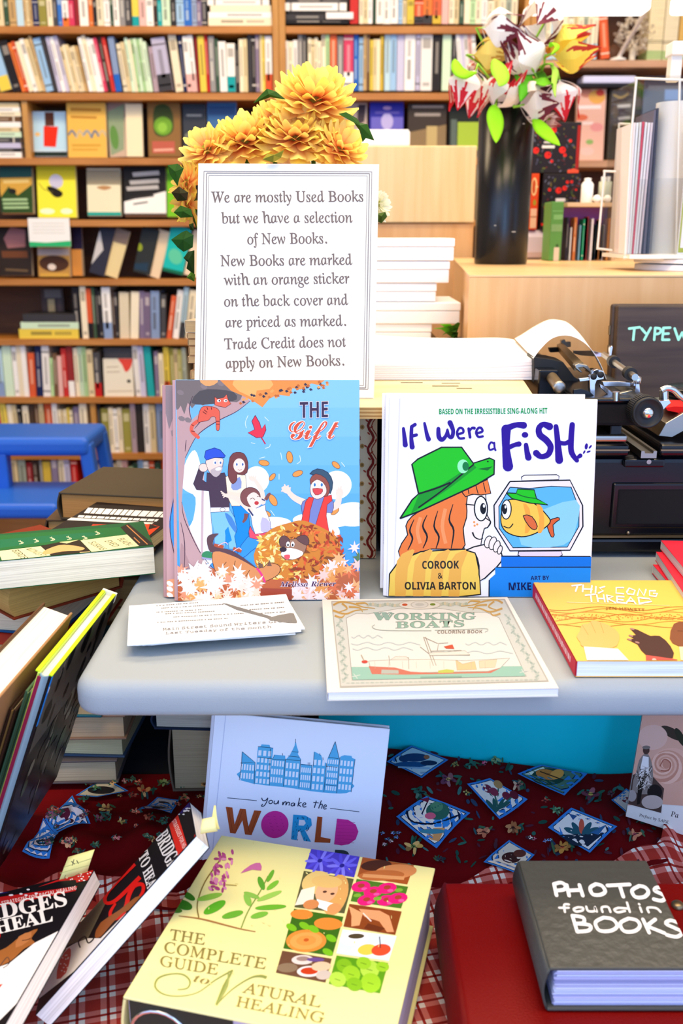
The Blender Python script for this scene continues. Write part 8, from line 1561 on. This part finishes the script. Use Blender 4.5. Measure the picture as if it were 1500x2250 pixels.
for L in ([(900, 460), (875, 462), (870, 500)], [(845, 478), (895, 478)], [(945, 475), (920, 485), (930, 498), (965, 492), (970, 478), (945, 475)], [(990, 472), (995, 495), (1030, 495), (1035, 472), (1040, 498)], [(1070, 500), (1072, 476), (1105, 474), (1112, 500)], [(1160, 478), (1135, 488), (1150, 502), (1190, 495)], [(1212, 450), (1215, 500)], [(1160, 478), (1210, 482)], [(1275, 476), (1278, 500)], [(1274, 458), (1276, 460)], [(1315, 502), (1315, 478), (1360, 480), (1378, 500)]): A.line(L, 12, 'ebe7df', 4 if len(L) > 2 else 0, True)
for L in ([(905, 520), (912, 605)], [(905, 520), (960, 530), (955, 558), (912, 562)], [(912, 562), (985, 570), (975, 598), (912, 605)], [(1070, 530), (1020, 555), (1030, 598), (1090, 600), (1130, 575), (1115, 540), (1070, 530)], [(1200, 535), (1150, 560), (1160, 602), (1215, 602), (1250, 575), (1240, 545), (1200, 535)], [(1275, 540), (1290, 610)], [(1340, 540), (1285, 575)], [(1285, 575), (1370, 612)], [(1460, 560), (1420, 545), (1390, 562), (1430, 585), (1465, 608), (1430, 632), (1380, 622)]): A.line(L, 18, wt, 4 if len(L) > 2 else 0, True)
A.build('paint_lettering', r, 'matte')
# rose covered paperback leaning at the right under the table
qo = [(1379, 1797), (1640, 1878), (1668, 1500), (1427, 1440)]
mw, w, h = fit_lean(qo, .4735, 13)
r = book('book', 'paperback with a peach rose and standing person, right of the teal board', 'book', mw, w, h, .016, 'e8e4e0', 'f0e8d8', hard=False, spine='d8d4cc')
A = Art(qo, w, h, (800, 1560, .466667))
A.poly([(1303, -300), (2000, -200), (1980, 470), (1420, 440), (1245, 450)], 'dca890')
cx_, cy_ = 1425, 240
for i in range(12): a_ = i * .55; q = 130 - i * 9; A.ell(cx_ + 26 * cos(a_) * (1 - i / 14), cy_ + 22 * sin(a_) * (1 - i / 14), q * .72, q * .62, ['e4b098', 'd49a80', 'ecbca4', 'c88c74'][i % 4], i * 40)
A.line([(1400, 250), (1420, 215), (1450, 235), (1440, 270), (1405, 270)], 6, 'a86450', 4).ell(1450, 90, 60, 22, '3c3024', 30).ell(1490, 110, 50, 16, '2c2c1c', 60).ell(1700, 150, 120, 120, 'e0b4a0').ell(1620, 330, 110, 90, 'd09c88').ell(1360, 110, 70, 60, 'e4b8a4')
A.poly([(1240, 440), (1262, 300), (1330, 260), (1425, 360), (1415, 485), (1300, 455)], '4c3a34').poly([(1290, 270), (1300, 220), (1330, 185), (1355, 215), (1370, 300), (1350, 390), (1270, 370)], '8c8078', 2).poly([(1318, 200), (1345, 205), (1348, 280), (1300, 300)], 'f0ece8').ell(1332, 172, 16, 20, '4c342c').ell(1332, 158, 19, 9, '7c7068').poly([(1300, 300), (1330, 300), (1310, 440), (1295, 445)], '1c1614').ell(1380, 380, 36, 40, '1c1818').ell(1370, 430, 52, 36, 'c0b0a8').ell(1270, 400, 22, 30, 'a89c98')
rnd = random.Random(6)
for _ in range(40): A.line([(1285 + rnd.uniform(0, 70), 240 + rnd.uniform(0, 130)), (1295 + rnd.uniform(0, 70), 246 + rnd.uniform(0, 130))], 3, rnd.choice(['3c342c', 'd8d0c8']))
A.poly([(1245, 452), (1420, 490), (1420, 445), (2000, 470), (1990, 900), (1225, 520)], 'f0ece6').text('Preface by SARK', (1308, 505), (1455, 540), 15, '3c3434', 'serif', .01).text('Pa', (1462, 500), (1500, 508), 26, '3c3434', 'serif', .01)
A.build('cover_print', r)
A = Art(None, .016, h, clip=False, to3d=lambda x, y, z: (-.0006 - z, y, -x))
A.poly([(.0006, .001), (.0154, .001), (.0154, h - .001), (.0006, h - .001)], 'dcd8d0'); rnd = random.Random(9); y = .02
while y < h - .01: q = rnd.uniform(.003, .012); A.line([(.006, y), (.009, y + q * .5), (.0065, y + q)], .0014, '3c3434'); y += q + .003
A.build('spine_print', r)

# ------------------------------------------------------------------ blue plastic step stool in front of the left bookcase
Ys = 2.75; zt_ = aty(100, 962, Ys).z; xr_ = aty(193, 960, Ys).x; xl_ = xr_ - .46
r = thing('step_stool', 'blue plastic step stool in front of the left bookcase', 'stool', Matrix.Identity(4)); zl = aty(60, 1100, 2.62).z
zf = zt_ - .055
MB().box(xl_, xr_, Ys, Ys + .24, zt_ - .058, zt_).build('seat', 'blue_plastic', r, bevel=.02, seg=4)
MB().box(xl_, xr_ - .055, Ys - .17, Ys + .10, zl - .045, zl).build('lower_step', 'blue_plastic', r, bevel=.015, seg=4)
def leg(x0, x1, y0, y1, zt, dx, dy): V = [(x0, y0, zt), (x1, y0, zt), (x1, y1, zt), (x0, y1, zt)]; V += [(x + dx, y + dy, .001) for x, y, _ in V]; MB().mesh(V, [(0, 1, 2, 3), (7, 6, 5, 4), (0, 4, 5, 1), (1, 5, 6, 2), (2, 6, 7, 3), (3, 7, 4, 0)]).build('leg', 'blue_plastic', r, bevel=.008, seg=3)
leg(xr_ - .035, xr_ + .004, Ys + .01, Ys + .06, zt_ - .02, .05, -.01); leg(xl_, xl_ + .035, Ys + .01, Ys + .06, zt_ - .02, -.05, -.01); leg(xr_ - .035, xr_ + .002, Ys + .18, Ys + .23, zt_ - .02, .05, .06); leg(xl_, xl_ + .035, Ys + .18, Ys + .23, zt_ - .02, -.05, .06)
xm = aty(5, 1040, Ys).x; leg(xm - .03, xm + .012, Ys - .14, Ys - .09, zl - .02, -.01, -.02); leg(xr_ - .10, xr_ - .06, Ys - .14, Ys - .09, zl - .02, .02, -.02)
MB().box(xm - .02, xm + .014, Ys + .005, Ys + .05, zl - .01, zt_ - .05).build('brace', 'blue_plastic', r, bevel=.006)
